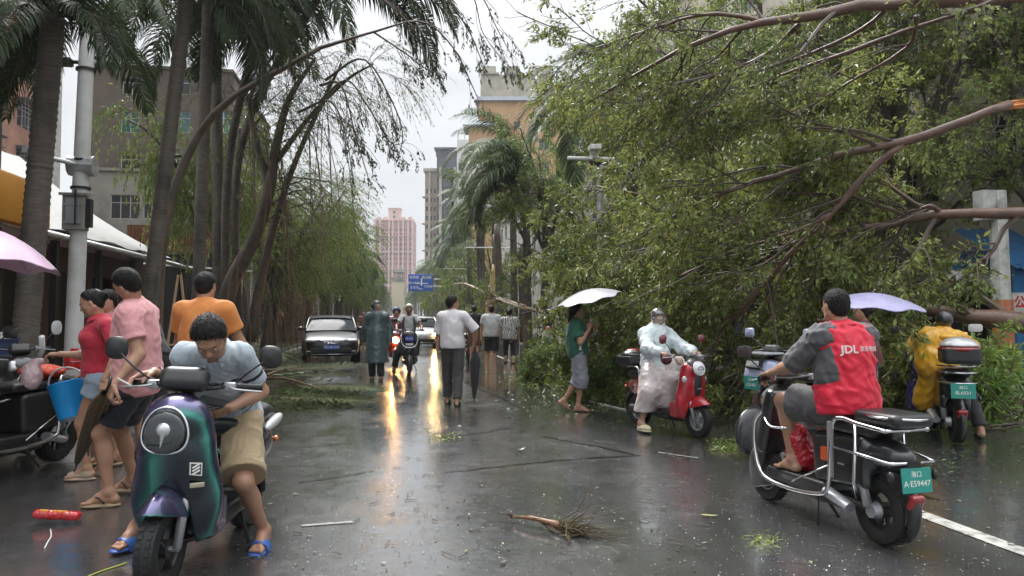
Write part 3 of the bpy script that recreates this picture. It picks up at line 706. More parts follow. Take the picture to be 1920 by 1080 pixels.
g.box((0, 2, h + .2), (w_ / 2 + .6, 3, .35)); g.build('cornice', Mpk, t)
g = Geo(); g.box((0, 5, h + 4), (w_ * .15, 4, 4)); g.box((0, 5, h + 8.2), (w_ * .17, 4.4, .25))
for k in range(2): g.box((0, .9, h + 2.5 + 3 * k), (.8, .1, .8), mi=1)
g.build('crown', [Mpk, M_towerglass], t)
t, w_, h, nf, bw = tower('tower_block', 'narrow beige and slate tower left of the glass tower', 797, 819, 322, 250, mat('tan_render', (.33, .25, .17), .7, var=.06, scale=.2), 3.0, 3, M_towerglass, 12)
g = Geo(); g.box((-w_ * .1, -.3, h / 2), (.35, .4, h / 2)); g.box((0, 4, h + .5), (w_ / 2 + .5, 5, .5)); g.build('pier', M_beige, t)
g = Geo()
for f in range(2, nf, 3): g.box((-w_ / 2 - .4, 1.5, f * 3.0), (.5, 1.4, .12))
g.build('balcony', M_wallgrey, t)
t, w_, h, nf, bw = tower('tower_block', 'slate grey glass tower with beige fins beyond the right palms', 819, 856, 292, 246, mat('slate_render', (.075, .075, .10), .6, var=.08, scale=.2), 3.0, 5, M_towerglass, 14, winw=.72)
g = Geo(); [g.box((w_ * x, -.4, h / 2 - 2), (.4, .5, h / 2 - 2)) for x in (-.3, .42)]; g.build('fin', M_beige, t)
g = Geo(); g.box((0, 5, h + 2.3), (w_ / 2 + .8, 6, .3)); [g.box((w_ * (k / 9 - .5), .2, h + 1), (.25, .3, 1.3)) for k in range(10)]; g.build('crown', mat('slate_render', (.15, .15, .18)), t)
t, w_, h, nf, bw = tower('apartment_block', 'slim white apartment slab with open balconies beside the orange building', 857, 884, 262, 150, M_white, 3.0, 2, M_towerglass, 12, winw=.6)
g = Geo()
for f in range(1, nf): g.box((w_ * .16, -.5, f * 3.0 - .4), (w_ * .3, .6, .45))
g.build('balcony', mat('pale_green_balcony', (.42, .47, .42), .6), t)
g = Geo(); [g.box((w_ * x, 1.2, h + .8), (.12, .12, .8)) for x in (-.45, 0, .45)]; g.box((0, 1.2, h + 1.6), (w_ / 2, .15, .12)); g.build('roof_frame', M_white, t)
t, w_, h, nf, bw = tower('tower_block', 'cream tower with roof parapets rising behind the orange building', 901, 1032, 140, 160, M_beige, 3.0, 9, M_towerglass, 14, winw=.35)
g = Geo(); [g.box((w_ * x, 1.0, h + .9), (w_ * .10, 1.2, .9)) for x in (-.38, -.05, .33)]; [g.box((w_ * x, 1.0, h + .2), (w_ * .13, 1.5, .18)) for x in (-.36, -.03, .33)]; g.box((w_*.4, 6, h), (w_*.14, 4, 2.5)); g.build('parapet', M_beige, t)
Z_ = 110; a = W(898, 190, Z_); b = W(1060, 190, Z_); h = a[2]; w_ = np.linalg.norm(b[:2] - a[:2])
t = thing('orange_building', 'orange rendered building with grey tiled caps above the right palms', 'building', (*(a[:2] + b[:2]) / 2, 0), (0, 0, math.atan2(b[1] - a[1], b[0] - a[0])))
sx = w_ / 162.0
ops = [((963 - 898) * sx, h - 4.1, (976 - 898) * sx, h - 3.0)] + [((963 - 898) * sx, h - 4.1 - 3.2 * k, (976 - 898) * sx, h - 3.0 - 3.2 * k) for k in range(1, 8)] + [((1010 - 898) * sx, h - 4.1 - 3.2 * k, (1030 - 898) * sx, h - 2.6 - 3.2 * k) for k in range(8)]
g = Geo(); wall_open(g, (-w_ / 2, 0, 0), (1, 0, 0), w_, h, ops, .3, (0, -1, 0)); wall_open(g, (-w_ / 2, 14, 0), (0, -1, 0), 14, h, [(3, h - 4 - 3.2 * k, 4.2, h - 2.8 - 3.2 * k) for k in range(8)], .3, (-1, 0, 0))
g.build('wall', M_orange, t)
for o_ in ops: put_window(t, (-w_ / 2 + o_[0], 0, o_[1]), (1, 0, 0), (0, -1, 0), o_[2] - o_[0], o_[3] - o_[1], .2, 2, M_towerglass)
Mtile = mat('grey_roof_tile', (.22, .24, .28), .5, var=.15, scale=2)
g = Geo(); g.box((0, 7, h + .35), (w_ / 2 + .5, 7.6, .35), taper=.94); g.build('roof', Mtile, t)
ww = (932 - 880) * sx; lx = -w_ / 2 + (880 - 898) * sx; h2 = W(900, 243, Z_)[2]
g = Geo(); wall_open(g, (lx, -1.5, 0), (1, 0, 0), ww, h2, [(ww * .30, h2 - 5 - 3.2 * k, ww * .48, h2 - 2.5 - 3.2 * k) for k in range(8)], .3, (0, -1, 0))
wall_open(g, (lx, 2.5, 0), (0, -1, 0), 4.0, h2, [], .3, (-1, 0, 0)); g.build('stair_wing', M_orange, t)
for k in range(8): put_window(t, (lx + ww * .30, -1.5, h2 - 5 - 3.2 * k), (1, 0, 0), (0, -1, 0), ww * .18, 2.5, .25, 2, M_towerglass)
g = Geo(); cx = lx + ww / 2; g.box((cx, .5, h2 + .5), (ww / 2 + .7, 2.6, .5), taper=.55); g.box((cx, .5, h2 + .05), (ww / 2 + .8, 2.8, .08)); g.build('wing_roof', Mtile, t)
t, w_, h, nf, bw = tower('street_house', 'grey far building closing the street below the pink tower', 640, 765, 556, 330, M_wallgrey, 3.2, 14, M_towerglass, 14, cat='building')
t, w_, h, nf, bw = tower('water_tower', 'small cream tower with two dark openings in front of the pink tower', 735, 756, 528, 190, mat('cream_render', (.62, .55, .40), .7, var=.05), 5.0, 1, M_towerglass, 3, winw=.16, cat='tower')
g = Geo(); g.box((0, 1.5, h + .5), (w_ / 2 + .1, 1.6, .5)); [g.box((w_ * x, 1.2, h + 1.7), (.13, .13, .8)) for x in (-.4, 0, .4)]; g.box((0, 1.5, h + 2.9), (w_ / 2, 1.5, .45), taper=.8); g.build('belvedere', M_conc, t)
p = W(789, 530, 105); t = thing('direction_sign', 'blue overhead direction sign with white writing reaching over the street', 'road sign', p)
Mblu = mat('sign_blue', (.012, .09, .42), .4, var=.05)
Geo().bbox((0, 0, 0), (1.75, .05, 1.2), .05).build('panel', Mblu, t)
for s_, x, z, sz in (('海秀路', -.95, .72, .46), ('南航路', .8, .72, .46), ('国兴大道', -1.0, -.05, .38), ('龙昆南', -.9, -.72, .42), ('直行', 0, -.9, .3), ('红城湖', 1.05, -.55, .38)):
 text_mesh('lettering', s_, sz, M_let, t, (x, -.06, z), (R(90), 0, 0), .01)
Geo().box((.1, -.062, .1), (.09, .008, .5)).box((.1, -.062, -.1), (.9, .009, .05)).build('route_arrow', M_let, t)
g = Geo(); g.tube([(1.7, .15, .5), (5.2, .15, .5)], .09, 8); g.tube([(1.7, .15, -.5), (5.2, .15, -.5)], .09, 8); g.tube([(5.2, .15, -p[2]), (5.2, .15, 1)], .16, 10); g.build('gantry', M_steel, t)
# ------------------------------------------------------------------ poles
p = G(133, 757); t = thing('utility_pole', 'white concrete utility pole with meter box behind the woman in red', 'pole', (p[0], p[1], 0.1))
L = np.array(t.location); top = W(170, -60, dep(p) + .1) - L; bx = W(143, 400, dep(p)) - L
g = Geo(); g.tube(np.linspace((0, 0, 0), top, 12), np.linspace(.135, .105, 12), 18); g.build('pole', mat('whitewashed_concrete', (.70, .70, .68), .6, var=.08, scale=2, dirt=(.42, .41, .38), dscale=1.2, bump=.1), t, smooth=True)
g = Geo(); g.bbox(bx + [0, -.02, 0], (.16, .11, .27), .012); g.box(bx + [0, 0, .30], (.2, .16, .02), rot=(R(6), 0, 0)); bm_ = g.build('meter_box', M_conc, t)
g = Geo(); g.box(bx + [.0, -.14, .02], (.10, .01, .2)); g.box(bx + [.0, -.15, .12], (.12, .012, .012)); g.box(bx + [.0, -.15, -.16], (.12, .012, .012)); g.build('meter_door', M_alu, t)
g = Geo(); g.tube([bx + [.06, -.2, -.2], bx + [.06, -.2, .35]], .015, 6); g.box(bx + [.2, -.02, 0], (.035, .06, .22)); g.build('conduit', M_dark, t)
for z_, nm in ((W(155, 310, dep(p))[2] - L[2], 'arm'), ):
 e = top * (z_ / top[2]); g = Geo(); g.tube([e + [0, -.1, 0], e + [-.55, -.45, .08]], .035, 8); g.box(e + [-.56, -.46, .13], (.07, .07, .05)); g.tube([e + [-.18, 0, 0], e + [.2, 0, 0]], .16, 10); g.build('camera_arm', M_steel, t)
for py in (300, 312, 352, 128):
 z_ = W(155, py, dep(p))[2] - L[2]; e = top * (z_ / top[2]); Geo().lathe([(.125, -.02), (.145, -.02), (.145, .02), (.125, .02)], e, (0, 0, 1), 16).build('clamp', M_dark, t)
g = Geo(); z_ = W(155, 115, dep(p))[2] - L[2]; e = top * (z_ / top[2]); g.tube([e, e + [-.5, .1, .05]], .03, 6); g.bbox(e + [-.3, 0, .0], (.09, .09, .06), .02); g.build('bracket', M_dark, t)
p = W(1880, 690, 13.0); p[2] = 0.1; t = thing('utility_pole', 'chipped white concrete pole with red and orange painted foot at the right edge', 'pole', p); L = np.array(p)
tp = W(1852, 356, 13.0) - L; e0 = W(1882, 655, 13) - L
g = Geo(); g.tube(np.linspace((.04, 0, 0), (-.02, 0, tp[2]), 10), np.linspace(.155, .14, 10), 8); g.build('pole', mat('chipped_whitewash', (.50, .51, .48), .7, var=.1, scale=3, dirt=(.16, .15, .13), dscale=5, bump=.3), t)
zr0, zr1 = W(1880, 640, 13)[2] - L[2], W(1880, 562, 13)[2] - L[2]
g = Geo(); g.lathe([(.166, zr0 - .5), (.166, zr1)], (.03, 0, 0), (0, 0, 1), 8); g.build('painted_band', mat('red_orange_paint', (.42, .05, .025), .5, col2=(.55, .20, .04), scale=3.5, stretch=(4, 4, .2), dirt=(.3, .25, .22), dscale=4), t)
g = Geo(); g.box((-.26, .02, tp[2] - .26), (.12, .12, .26)); g.build('pole_stub', mat('chipped_whitewash', (.5, .5, .5)), t)
def gantry(px, pyb, pxl, pyt, Z, label, cams):
 b = W(px, pyt, Z); t = thing('camera_pole', label, 'street pole', (b[0], b[1], 0.1)); L = np.array(t.location); l = W(pxl, pyt, Z) - L; tp = b - L
 Geo().tube([(0, 0, 0), (0, 0, tp[2])], (.07, .055), 10).build('pole', M_steel, t)
 Geo().tube([l, tp + np.array([.3, 0, -.02])], (.035, .045), 8).build('arm', M_white, t)
 for f in cams:
  q = l + (tp - l) * f
  c_ = Geo(); c_.tube([q, q + [0, 0, .14]], .035, 6); c_.bbox(q + [0, -.06, .19], (.06, .13, .055), .02); cc = c_.build('camera', M_white, t)
  Geo().sphere(q + [0, -.12, -.1], .085, 10).build('camera_dome', M_black, t)
 return t
gantry(1124, 600, 1064, 296, 15.0, 'white camera arm on a pole poking out of the fallen foliage', (.75, .9))
gantry(958, 605, 874, 464, 49, 'nearer of two white camera arms beside the split trunk', (.2, ))
gantry(898, 600, 830, 504, 70, 'farther white camera arm with two domes under the palms', (.1, .3))
p = W(912, 386, 44); t = thing('street_lamp', 'grey street lamp head tilted out of the right palms', 'street lamp', (9.0, p[1], 0.1)); L = np.array(t.location)
g = Geo(); g.tube([(0, 0, 0), (0, 0, p[2] - 1.6), (-.5, 0, p[2] - 1.1), p - L + [1.0, 0, -.28]], (.1, .07, .05, .04), 8); g.build('pole', M_steel, t)
g = Geo(); q = p - L; g.bbox(q, (.42, .16, .08), .06, rot=(0, R(16), 0)); g.build('lamp_head', M_white, t, smooth='auto')
for px, pyb, pyt, Z, lb in ((475, 625, 455, 30, 'white post standing in front of the banyan trunks beside the orange shirt man'), (625, 600, 478, 58, 'thin white lamp post among the far left trees'), (452, 600, 470, 33, 'slim grey post left of the white post by the banyan')):
 b = W(px, pyt, Z); t = thing('lamp_post', lb, 'lamp post', (b[0], b[1], 0.1)); Geo().tube([(0, 0, 0), (0, 0, b[2] + (1.5 if px == 625 else 0))], (.11 if px == 475 else .08, .08), 10).build('pole', M_white, t)
 Geo().tube([(0, 0, b[2] + (1.5 if px == 625 else 0)), (.9, 0, b[2] + (1.7 if px == 625 else .2))], .05, 6).build('arm', M_steel, t)
g0 = thing('blue_roof_stall', 'dark stall with blue corrugated roof and white fascia under the thick bare branch', 'stall', (12.3, 13.2, 0)); L = np.array(g0.location)
c1 = W(1775, 508, 15.5) - L; c2 = W(1868, 508, 15.5) - L; c3 = W(1880, 438, 17.5) - L; c4 = W(1838, 438, 17.5) - L
corrugated(c1, c2 + [.3, 0, 0], c3 + [.3, 0, 0], c4, 14, .012).build('roof', M_roofb, g0)
Geo().beam(c1 + [0, -.03, -.12], c2 + [.3, -.03, -.12], .05, .26).build('fascia', M_white, g0)
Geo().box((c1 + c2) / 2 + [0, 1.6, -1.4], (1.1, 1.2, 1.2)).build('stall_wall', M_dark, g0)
cc = smooth_path([c1 + [.05, -.06, -.22], (c1 + c2) / 2 + [0, -.1, -.42], c2 + [0, -.08, -.12]], 6)
Geo().tube(cc, .018, 6).build('cable', M_white, g0)
g1 = thing('blue_hoarding', 'blue hoarding with a white notice and red character at the right edge', 'hoarding', (*W(1925, 600, 14.5)[:2], 0)); L = np.array(g1.location)
a = W(1900, 515, 14.5) - L; b = W(1900, 680, 14.5) - L
Geo().box((a[0] + 1.0, 0, 1.15), (1.0, .04, 1.25)).build('panel', Mblu if False else mat('hoarding_blue', (.03, .16, .36), .45, dirt=(.03, .08, .16)), g1)
corrugated((a[0] - .1, -.2, W(1910, 505, 14.5)[2]), (a[0] + 2.6, -.2, W(1910, 505, 14.5)[2]), (a[0] + 2.6, 1.5, W(1910, 430, 14.5)[2] + .2), (a[0] - .1, 1.5, W(1910, 430, 14.5)[2] + .2), 12, .025).build('roof', M_roofb, g1)
q = W(1912, 568, 14.4) - L; Geo().box(q + [.1, .04, 0], (.22, .012, .2)).build('notice', M_white, g1)
text_mesh('lettering', '公', .26, mat('red_lettering', (.6, .03, .03), .5), g1, q + np.array([.03, .024, 0]), (R(90), 0, 0), .002, bold=.006)
q = W(1912, 606, 14.4) - L; Geo().box(q + [.1, .04, 0], (.22, .012, .14)).build('notice', mat('teal_notice', (.05, .35, .42), .5), g1)
g2 = thing('stall_wall', 'long dark market wall with grey sheet roof behind the fallen tree', 'market stall', (11.9, 24, 0))
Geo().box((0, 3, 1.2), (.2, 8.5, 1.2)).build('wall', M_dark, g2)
corrugated((-1.0, -5, 2.6), (-1.0, 12, 2.6), (2.6, 12, 3.5), (2.6, -5, 3.5), 60, .03).build('roof', mat('grey_sheet_roof', (.38, .39, .38), .45, dirt=(.12, .12, .11)), g2)
for k in range(5): Geo().box((-.24, -3 + 2.9 * k, 1.25), (.03, 1.1, .8)).build('shutter', mat('navy_shutter', (.03, .05, .09), .4, var=.3), g2)
# ------------------------------------------------------------------ vegetation
M_bark = mat('wet_bark', (.115, .088, .068), .5, var=.35, scale=3, stretch=(1, 1, .5), bump=.6, bscale=14, dirt=(.05, .055, .035), dscale=2)
M_barkred = mat('reddish_wet_bark', (.15, .078, .052), .38, var=.3, scale=6, bump=.5, bscale=30, coat=.3, crough=.3, dirt=(.09, .06, .045), dscale=4)
M_palmbark = mat('palm_bark', (.125, .105, .085), .6, var=.35, scale=5, stretch=(1, 1, 6), bump=.7, bscale=16, dirt=(.03, .027, .022), dscale=1.5)
M_pale = mat('stripped_wood', (.48, .33, .16), .6, var=.25, scale=4, stretch=(4, 4, .3), bump=.3)
M_twig = mat('twig_bark', (.085, .06, .045), .6, var=.3)
M_root = mat('aerial_root', (.17, .105, .07), .7, var=.35, scale=1.5)
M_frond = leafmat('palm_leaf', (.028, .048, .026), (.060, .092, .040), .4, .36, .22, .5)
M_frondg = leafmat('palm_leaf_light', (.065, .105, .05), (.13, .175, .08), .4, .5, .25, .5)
M_olive = leafmat('olive_leaf', (.065, .105, .026), (.30, .35, .10), .6, .30, .30, .95)
M_green = leafmat('mid_green_leaf', (.075, .14, .035), (.21, .28, .07), .5, .32, .32, .4)
M_fresh = leafmat('fresh_green_leaf', (.10, .17, .04), (.22, .28, .075), .45, .32, .35, .6)
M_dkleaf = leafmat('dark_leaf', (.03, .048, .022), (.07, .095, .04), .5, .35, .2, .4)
def unit(a): return a / (np.linalg.norm(a, axis=-1, keepdims=True) + 1e-9)
def spawn(P, Rr, n, L, k, ang=(.5, 1.1), t0=.15, t1=1.0, wander=.18, grav=0.0, wind=(0, 0, 0), rr=.5, rg=rng, Lvar=.35, bias=None):
 """children polylines off parents P (N,k0,3), radii Rr (N,k0)"""
 N_, k0 = P.shape[:2]; pi_ = rg.integers(0, N_, n); t = t0 + (t1 - t0) * rg.random(n) ** .8
 f = t * (k0 - 1); i = np.minimum(f.astype(int), k0 - 2); fr = (f - i)[:, None]
 p = P[pi_, i] * (1 - fr) + P[pi_, i + 1] * fr; tan = unit(P[pi_, i + 1] - P[pi_, i])
 r0 = (Rr[pi_, i] * (1 - fr[:, 0]) + Rr[pi_, i + 1] * fr[:, 0]) * rr
 q = unit(np.cross(tan, unit(rg.normal(size=(n, 3))))); a = ang[0] + (ang[1] - ang[0]) * rg.random(n)
 d = tan * np.cos(a)[:, None] + q * np.sin(a)[:, None]
 if bias is not None: d = unit(d + np.asarray(bias))
 ln = L * (1 - Lvar + 2 * Lvar * rg.random(n)) * (1.15 - .5 * t); st = (ln / k)[:, None]
 out = np.empty((n, k + 1, 3)); out[:, 0] = p; wv = np.asarray(wind, float) + np.array([0, 0, -grav])
 for s in range(k):
  d = unit(d + rg.normal(size=(n, 3)) * wander + wv); p = p + d * st; out[:, s + 1] = p
 rad = r0[:, None] * np.linspace(1, .35, k + 1)[None]
 return out, rad
def tubes_np(g, P, Rr, sides=3, mi=0):
 N_, k = P.shape[:2]
 if N_ == 0: return
 t = np.gradient(P, axis=1); t = unit(t); ref = unit(np.cross(t[:, 0], np.array([.3, .5, .81])))[:, None, :]
 a = unit(np.cross(t, ref)); b = np.cross(t, a); an = np.arange(sides) * 2 * PI / sides
 v = P[:, :, None] + Rr[:, :, None, None] * (a[:, :, None] * np.cos(an)[None, None, :, None] + b[:, :, None] * np.sin(an)[None, None, :, None])
 base = (np.arange(N_) * k * sides)[:, None, None]; i = (np.arange(k - 1) * sides)[None, :, None]; j = np.arange(sides)[None, None]; kk = (j + 1) % sides
 q = np.stack([base + i + j, base + i + kk, base + i + sides + kk, base + i + sides + j], -1).reshape(-1, 4)
 g.add(v.reshape(-1, 3), q, mi=mi)
def leaves_np(g, P, per, size=(.07, .11), wd=.36, t0=.1, droop=.35, spread=1.0, rg=rng, mi=0, curl=.12):
 N_, k = P.shape[:2]; n = N_ * per; pi_ = np.repeat(np.arange(N_), per); t = t0 + (1 - t0) * rg.random(n)
 f = t * (k - 1); i = np.minimum(f.astype(int), k - 2); fr = (f - i)[:, None]
 p = P[pi_, i] * (1 - fr) + P[pi_, i + 1] * fr; tan = unit(P[pi_, i + 1] - P[pi_, i])
 q = unit(np.cross(tan, unit(rg.normal(size=(n, 3))))); d = unit(tan * .6 + q * spread * (.5 + .6 * rg.random(n))[:, None] + np.array([0, 0, -droop]))
 L = (size[0] + (size[1] - size[0]) * rg.random(n))[:, None]
 nn = unit(np.cross(d, unit(rg.normal(size=(n, 3)) + np.array([0, 0, .0])))); sd = np.cross(nn, d)
 p = p + d * L * .12
 mid = p + d * L * .45 - nn * L * curl * .3; w_ = sd * L * wd * .5
 tip = p + d * L - nn * L * curl
 v = np.stack([p, mid + w_ + nn * L * .06, tip, mid - w_ + nn * L * .06], 1).reshape(-1, 3); b = np.arange(n) * 4
 g.add(v, t=np.vstack([np.stack([b, b + 1, b + 2], -1), np.stack([b, b + 2, b + 3], -1)]), mi=mi)
def as_poly(pts, k=20):
 """list of (x,y,z,r) -> resampled polyline arrays"""
 s = smooth_path(pts, 6); d = np.r_[0, np.cumsum(np.linalg.norm(np.diff(s[:, :3], axis=0), axis=1))]; u = np.linspace(0, d[-1], k)
 return np.stack([np.interp(u, d, s[:, c]) for c in range(4)], -1)
# ---- palms
def frond_mesh(L=3.6, n=52, a0=62, a1=-62, ll=.75, side=0.0, wd=.034, gl=.75, seed=0, m=None, name='frond', bend=0.0):
 rg = np.random.default_rng(seed); g = Geo(); k = 16; s = np.linspace(0, 1, k)
 el = np.radians(a0 + (a1 - a0) * s ** .9); az = side * s ** 1.3
 d = np.stack([np.cos(el) * np.cos(az), np.cos(el) * np.sin(az), np.sin(el)], -1); P = np.vstack([[0, 0, 0], np.cumsum(d[:-1] * L / (k - 1), 0)])
 g.tube(P, np.linspace(.028, .006, k), 5, mi=1, caps=False)
 ss = np.linspace(.1, .995, n); f = ss * (k - 1); i = np.minimum(f.astype(int), k - 2); fr = (f - i)[:, None]
 b = P[i] * (1 - fr) + P[i + 1] * fr; tan = unit(P[i + 1] - P[i]); lat = unit(np.cross(tan, [0, 0, 1.0])); up = np.cross(lat, tan)
 for sgn in (-1, 1):
  l_ = ll * np.sin(PI * np.clip(ss * .86 + .12, 0, 1)) ** .6 * (.85 + .3 * rg.random(n)); l_ = l_[:, None]
  fw = (.45 + .5 * ss + .15 * rg.normal(size=n))[:, None]
  d1 = unit(lat * sgn + tan * fw + up * .25 + rg.normal(size=(n, 3)) * .09); w3 = np.array([0, bend, 0])
  d2 = unit(d1 + np.array([0, 0, -gl]) * (.6 + .6 * rg.random(n))[:, None] + w3); d3 = unit(d2 + np.array([0, 0, -gl * 1.1]) + w3)
  p1 = b + d1 * l_ * .35; p2 = p1 + d2 * l_ * .35; p3 = p2 + d3 * l_ * .32
  wv = unit(np.cross(d1, up)) * wd / 2 + up * wd * .12
  v = np.stack([b - wv * .5, b + wv * .5, p1 - wv, p1 + wv, p2 - wv * .75, p2 + wv * .75, p3], 1).reshape(-1, 3); o = np.arange(n) * 7
  g.add(v, np.vstack([np.stack([o, o + 1, o + 3, o + 2], -1), np.stack([o + 2, o + 3, o + 5, o + 4], -1)]), np.stack([o + 4, o + 5, o + 6], -1))
 return g.mesh(name, [m or M_frond, M_twig])
FR = {}
def fronds(kind):
 if kind in FR: return FR[kind]
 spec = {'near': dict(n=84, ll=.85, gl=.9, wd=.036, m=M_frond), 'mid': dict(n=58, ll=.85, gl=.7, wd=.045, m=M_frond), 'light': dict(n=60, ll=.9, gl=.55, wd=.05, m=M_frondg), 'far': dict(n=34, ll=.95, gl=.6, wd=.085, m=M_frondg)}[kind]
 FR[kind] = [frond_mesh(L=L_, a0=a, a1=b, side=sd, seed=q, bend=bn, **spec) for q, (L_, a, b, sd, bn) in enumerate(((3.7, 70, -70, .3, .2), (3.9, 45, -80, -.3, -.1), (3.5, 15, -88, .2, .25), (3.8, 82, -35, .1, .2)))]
 return FR[kind]
def palm(label, base, top, r=(.2, .15), kind='mid', nf=16, scale=1.0, wind=(PI, .0), seed=1, group=None, rings=60, mid=None, lowdroop=True, name='palm_tree'):
 rg = np.random.default_rng(seed); base = np.asarray(base, float); top = np.asarray(top, float)
 t = thing(name, label, 'palm tree', base, group=group)
 tp = top - base; md = tp * .5 + (np.asarray(mid) if mid is not None else np.array([0, 0, 0])); P = smooth_path([(0, 0, -.1), md, tp], rings // 2)
 n = len(P); u = np.linspace(0, 1, n); rad = r[0] + (r[1] - r[0]) * u + .06 * np.exp(-u * 14) + (np.arange(n) % 2) * .012 * (.6 + .8 * rg.random(n))
 Geo().tube(P, rad, 12).build('trunk', M_palmbark, t, smooth='auto' if rings > 30 else True)
 ms = fronds(kind)
 for q in range(nf):
  az = rg.random() * 2 * PI if wind[1] == 0 or rg.random() < .25 else wind[0] + rg.normal() * wind[1]
  v = (1 if rg.random() < .5 else 2) if q < nf * .7 and lowdroop else (0 if rg.random() < .6 else 3)
  o = bpy.data.objects.new('frond', ms[v]); COL.objects.link(o); o.parent = t; o.location = tuple(tp + np.array([0, 0, .1]) + rg.normal(size=3) * .05)
  o.rotation_euler = (rg.normal() * .14, rg.normal() * .16, az); sc_ = scale * (.85 + .3 * rg.random()); o.scale = (sc_, sc_, sc_)
 g = Geo(); g.sphere(tp + [0, 0, .05], (.26 * scale, .26 * scale, .36 * scale), 8); g.build('crown_shaft', M_palmbark, t)
 return t
def PB(px, py, Z): return W(px, py, Z)
def gb(px, Z, h=.08):
 p = W(px, 600, Z); p[2] = h; return p
palm('nearest left palm with thick ringed trunk behind the yellow sign side of the street', gb(38, 9.3), PB(98, 55, 9.3), (.145, .13), 'near', 20, .55, seed=3, rings=110, wind=(-1.9, 0))
palm('dark palm leaning right in front of the rust brown parapet', gb(262, 14), PB(352, -25, 14), (.135, .125), 'near', 19, .78, seed=5, rings=90)
palm('straight ringed palm right of the leaning dark palm', gb(368, 19), PB(392, -30, 19), (.155, .14), 'near', 24, 1.0, seed=8, rings=90)
palm('slimmer palm directly behind the straight ringed palm', gb(412, 24), PB(405, 10, 24), (.19, .15), 'mid', 22, 1.1, seed=11, rings=70)
palm('palm whose dark crown hangs over the middle of the left trees', gb(425, 23), PB(520, -55, 21.5), (.13, .11), 'near', 16, 1.2, seed=13, rings=60, mid=(-.6, 0, .5))
palm('palm with long dark fronds reaching farthest out over the street', gb(452, 25), PB(610, -30, 22), (.12, .10), 'near', 18, 1.25, seed=17, rings=60, wind=(-.2, .9), mid=(-1.2, 0, 1.0))
rp = [(965, 40, 300, 'tallest right palm with fronds blown left across the orange building'), (990, 33, 345, 'palm half hidden in the fallen foliage beside the camera arm'), (930, 54, 392, 'second right palm leaning its fronds over the street'),
      (908, 60, 405, 'right palm above the farther camera arm'), (884, 72, 455, 'right palm in front of the slate glass tower'), (866, 84, 480, 'right palm beyond the camera arms'), (850, 100, 500, 'right palm beside the blue direction sign'), (1190, 25, 215, 'high palm crown with pale underside above the camera arm')]
for k, (px, Z, py, lb) in enumerate(rp):
 b = gb(px, Z); b2 = PB(px - 4, py, Z); palm(lb, b, b2, (.2, .15), 'light', 19 if Z < 60 else 17, 1.12 if Z < 60 else 1.15, seed=30 + k, wind=(PI + .25, .75), rings=40)
rg0 = np.random.default_rng(5)
for k in range(13):
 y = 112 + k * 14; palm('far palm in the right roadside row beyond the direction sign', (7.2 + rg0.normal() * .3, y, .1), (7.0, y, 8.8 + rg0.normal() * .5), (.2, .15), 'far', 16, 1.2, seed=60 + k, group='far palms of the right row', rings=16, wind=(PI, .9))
for k in range(22):
 y = 48 + k * 9.5 + rg0.random() * 3
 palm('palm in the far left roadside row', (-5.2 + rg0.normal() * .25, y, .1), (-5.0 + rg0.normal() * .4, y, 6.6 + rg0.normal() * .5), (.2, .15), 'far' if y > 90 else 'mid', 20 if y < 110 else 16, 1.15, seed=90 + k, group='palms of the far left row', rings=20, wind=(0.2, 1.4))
# ---- broadleaf trees
def leafy(spec_mains, seed, n1=60, n2=400, n3=2200, L1=2.2, L2=1.0, L3=.45, per=14, leaf=(.07, .11), wd=.36, grav=(.05, .1, .18), wind=(0, 0, 0), rsc=1.0, droop=.4, tw_sides=3, r1min=.02):
 rg = np.random.default_rng(seed)
 P0 = np.stack([m[:, :3] for m in spec_mains]); R0 = np.stack([m[:, 3] for m in spec_mains])
 P1, R1 = spawn(P0, R0, n1, L1, 7, (.4, 1.1), .2, 1, .14, grav[0], wind, .5, rg); R1 = np.maximum(R1, .008)
 P2, R2 = spawn(P1, R1, n2, L2, 5, (.4, 1.0), .15, 1, .18, grav[1], wind, .55, rg); R2 = np.maximum(R2, .004)
 kp = rg.random(len(P2)) < .62; P3, R3 = spawn(P2[kp], R2[kp], n3, L3, 4, (.3, 1.0), .1, 1, .2, grav[2], wind, .6, rg); R3 = np.maximum(R3, .002)
 tw = Geo(); tubes_np(tw, P1, R1, 5); tubes_np(tw, P2, R2, 4); tubes_np(tw, P3, R3, tw_sides)
 lv = Geo(); leaves_np(lv, P3, per, leaf, wd, .05, droop, 1, rg)
 return tw, lv
def tree_from(name, label, cat, mains, origin, trunkm, leafm, seed, group=None, mainname='branch', **kw):
 """mains: list of lists of (x,y,z,r) in world metres"""
 t = thing(name, label, cat, origin, group=group); L = np.array([*origin, 0.])
 polys = [as_poly(np.asarray(m, float) - L) for m in mains]
 for i, p in enumerate(polys):
  rj = np.random.default_rng(seed + i); Geo().tube(p[:, :3] + rj.normal(size=(len(p), 3)) * p[:, 3:] * .16, p[:, 3] * (1 + .10 * rj.normal(size=len(p))), 10).build('trunk' if i == 0 and mainname == 'branch' else mainname, trunkm, t, smooth=True)
 tw, lv = leafy(polys, seed, **kw)
 tag(tw.build('twigs', M_twig, t), kind='stuff'); tag(lv.build('leaves', leafm, t), kind='stuff')
 return t
def PX(lst):    # (px,py,Z,r_px)
 return [(*W(a, b, z), r * z / FPX) for a, b, z, r in lst]
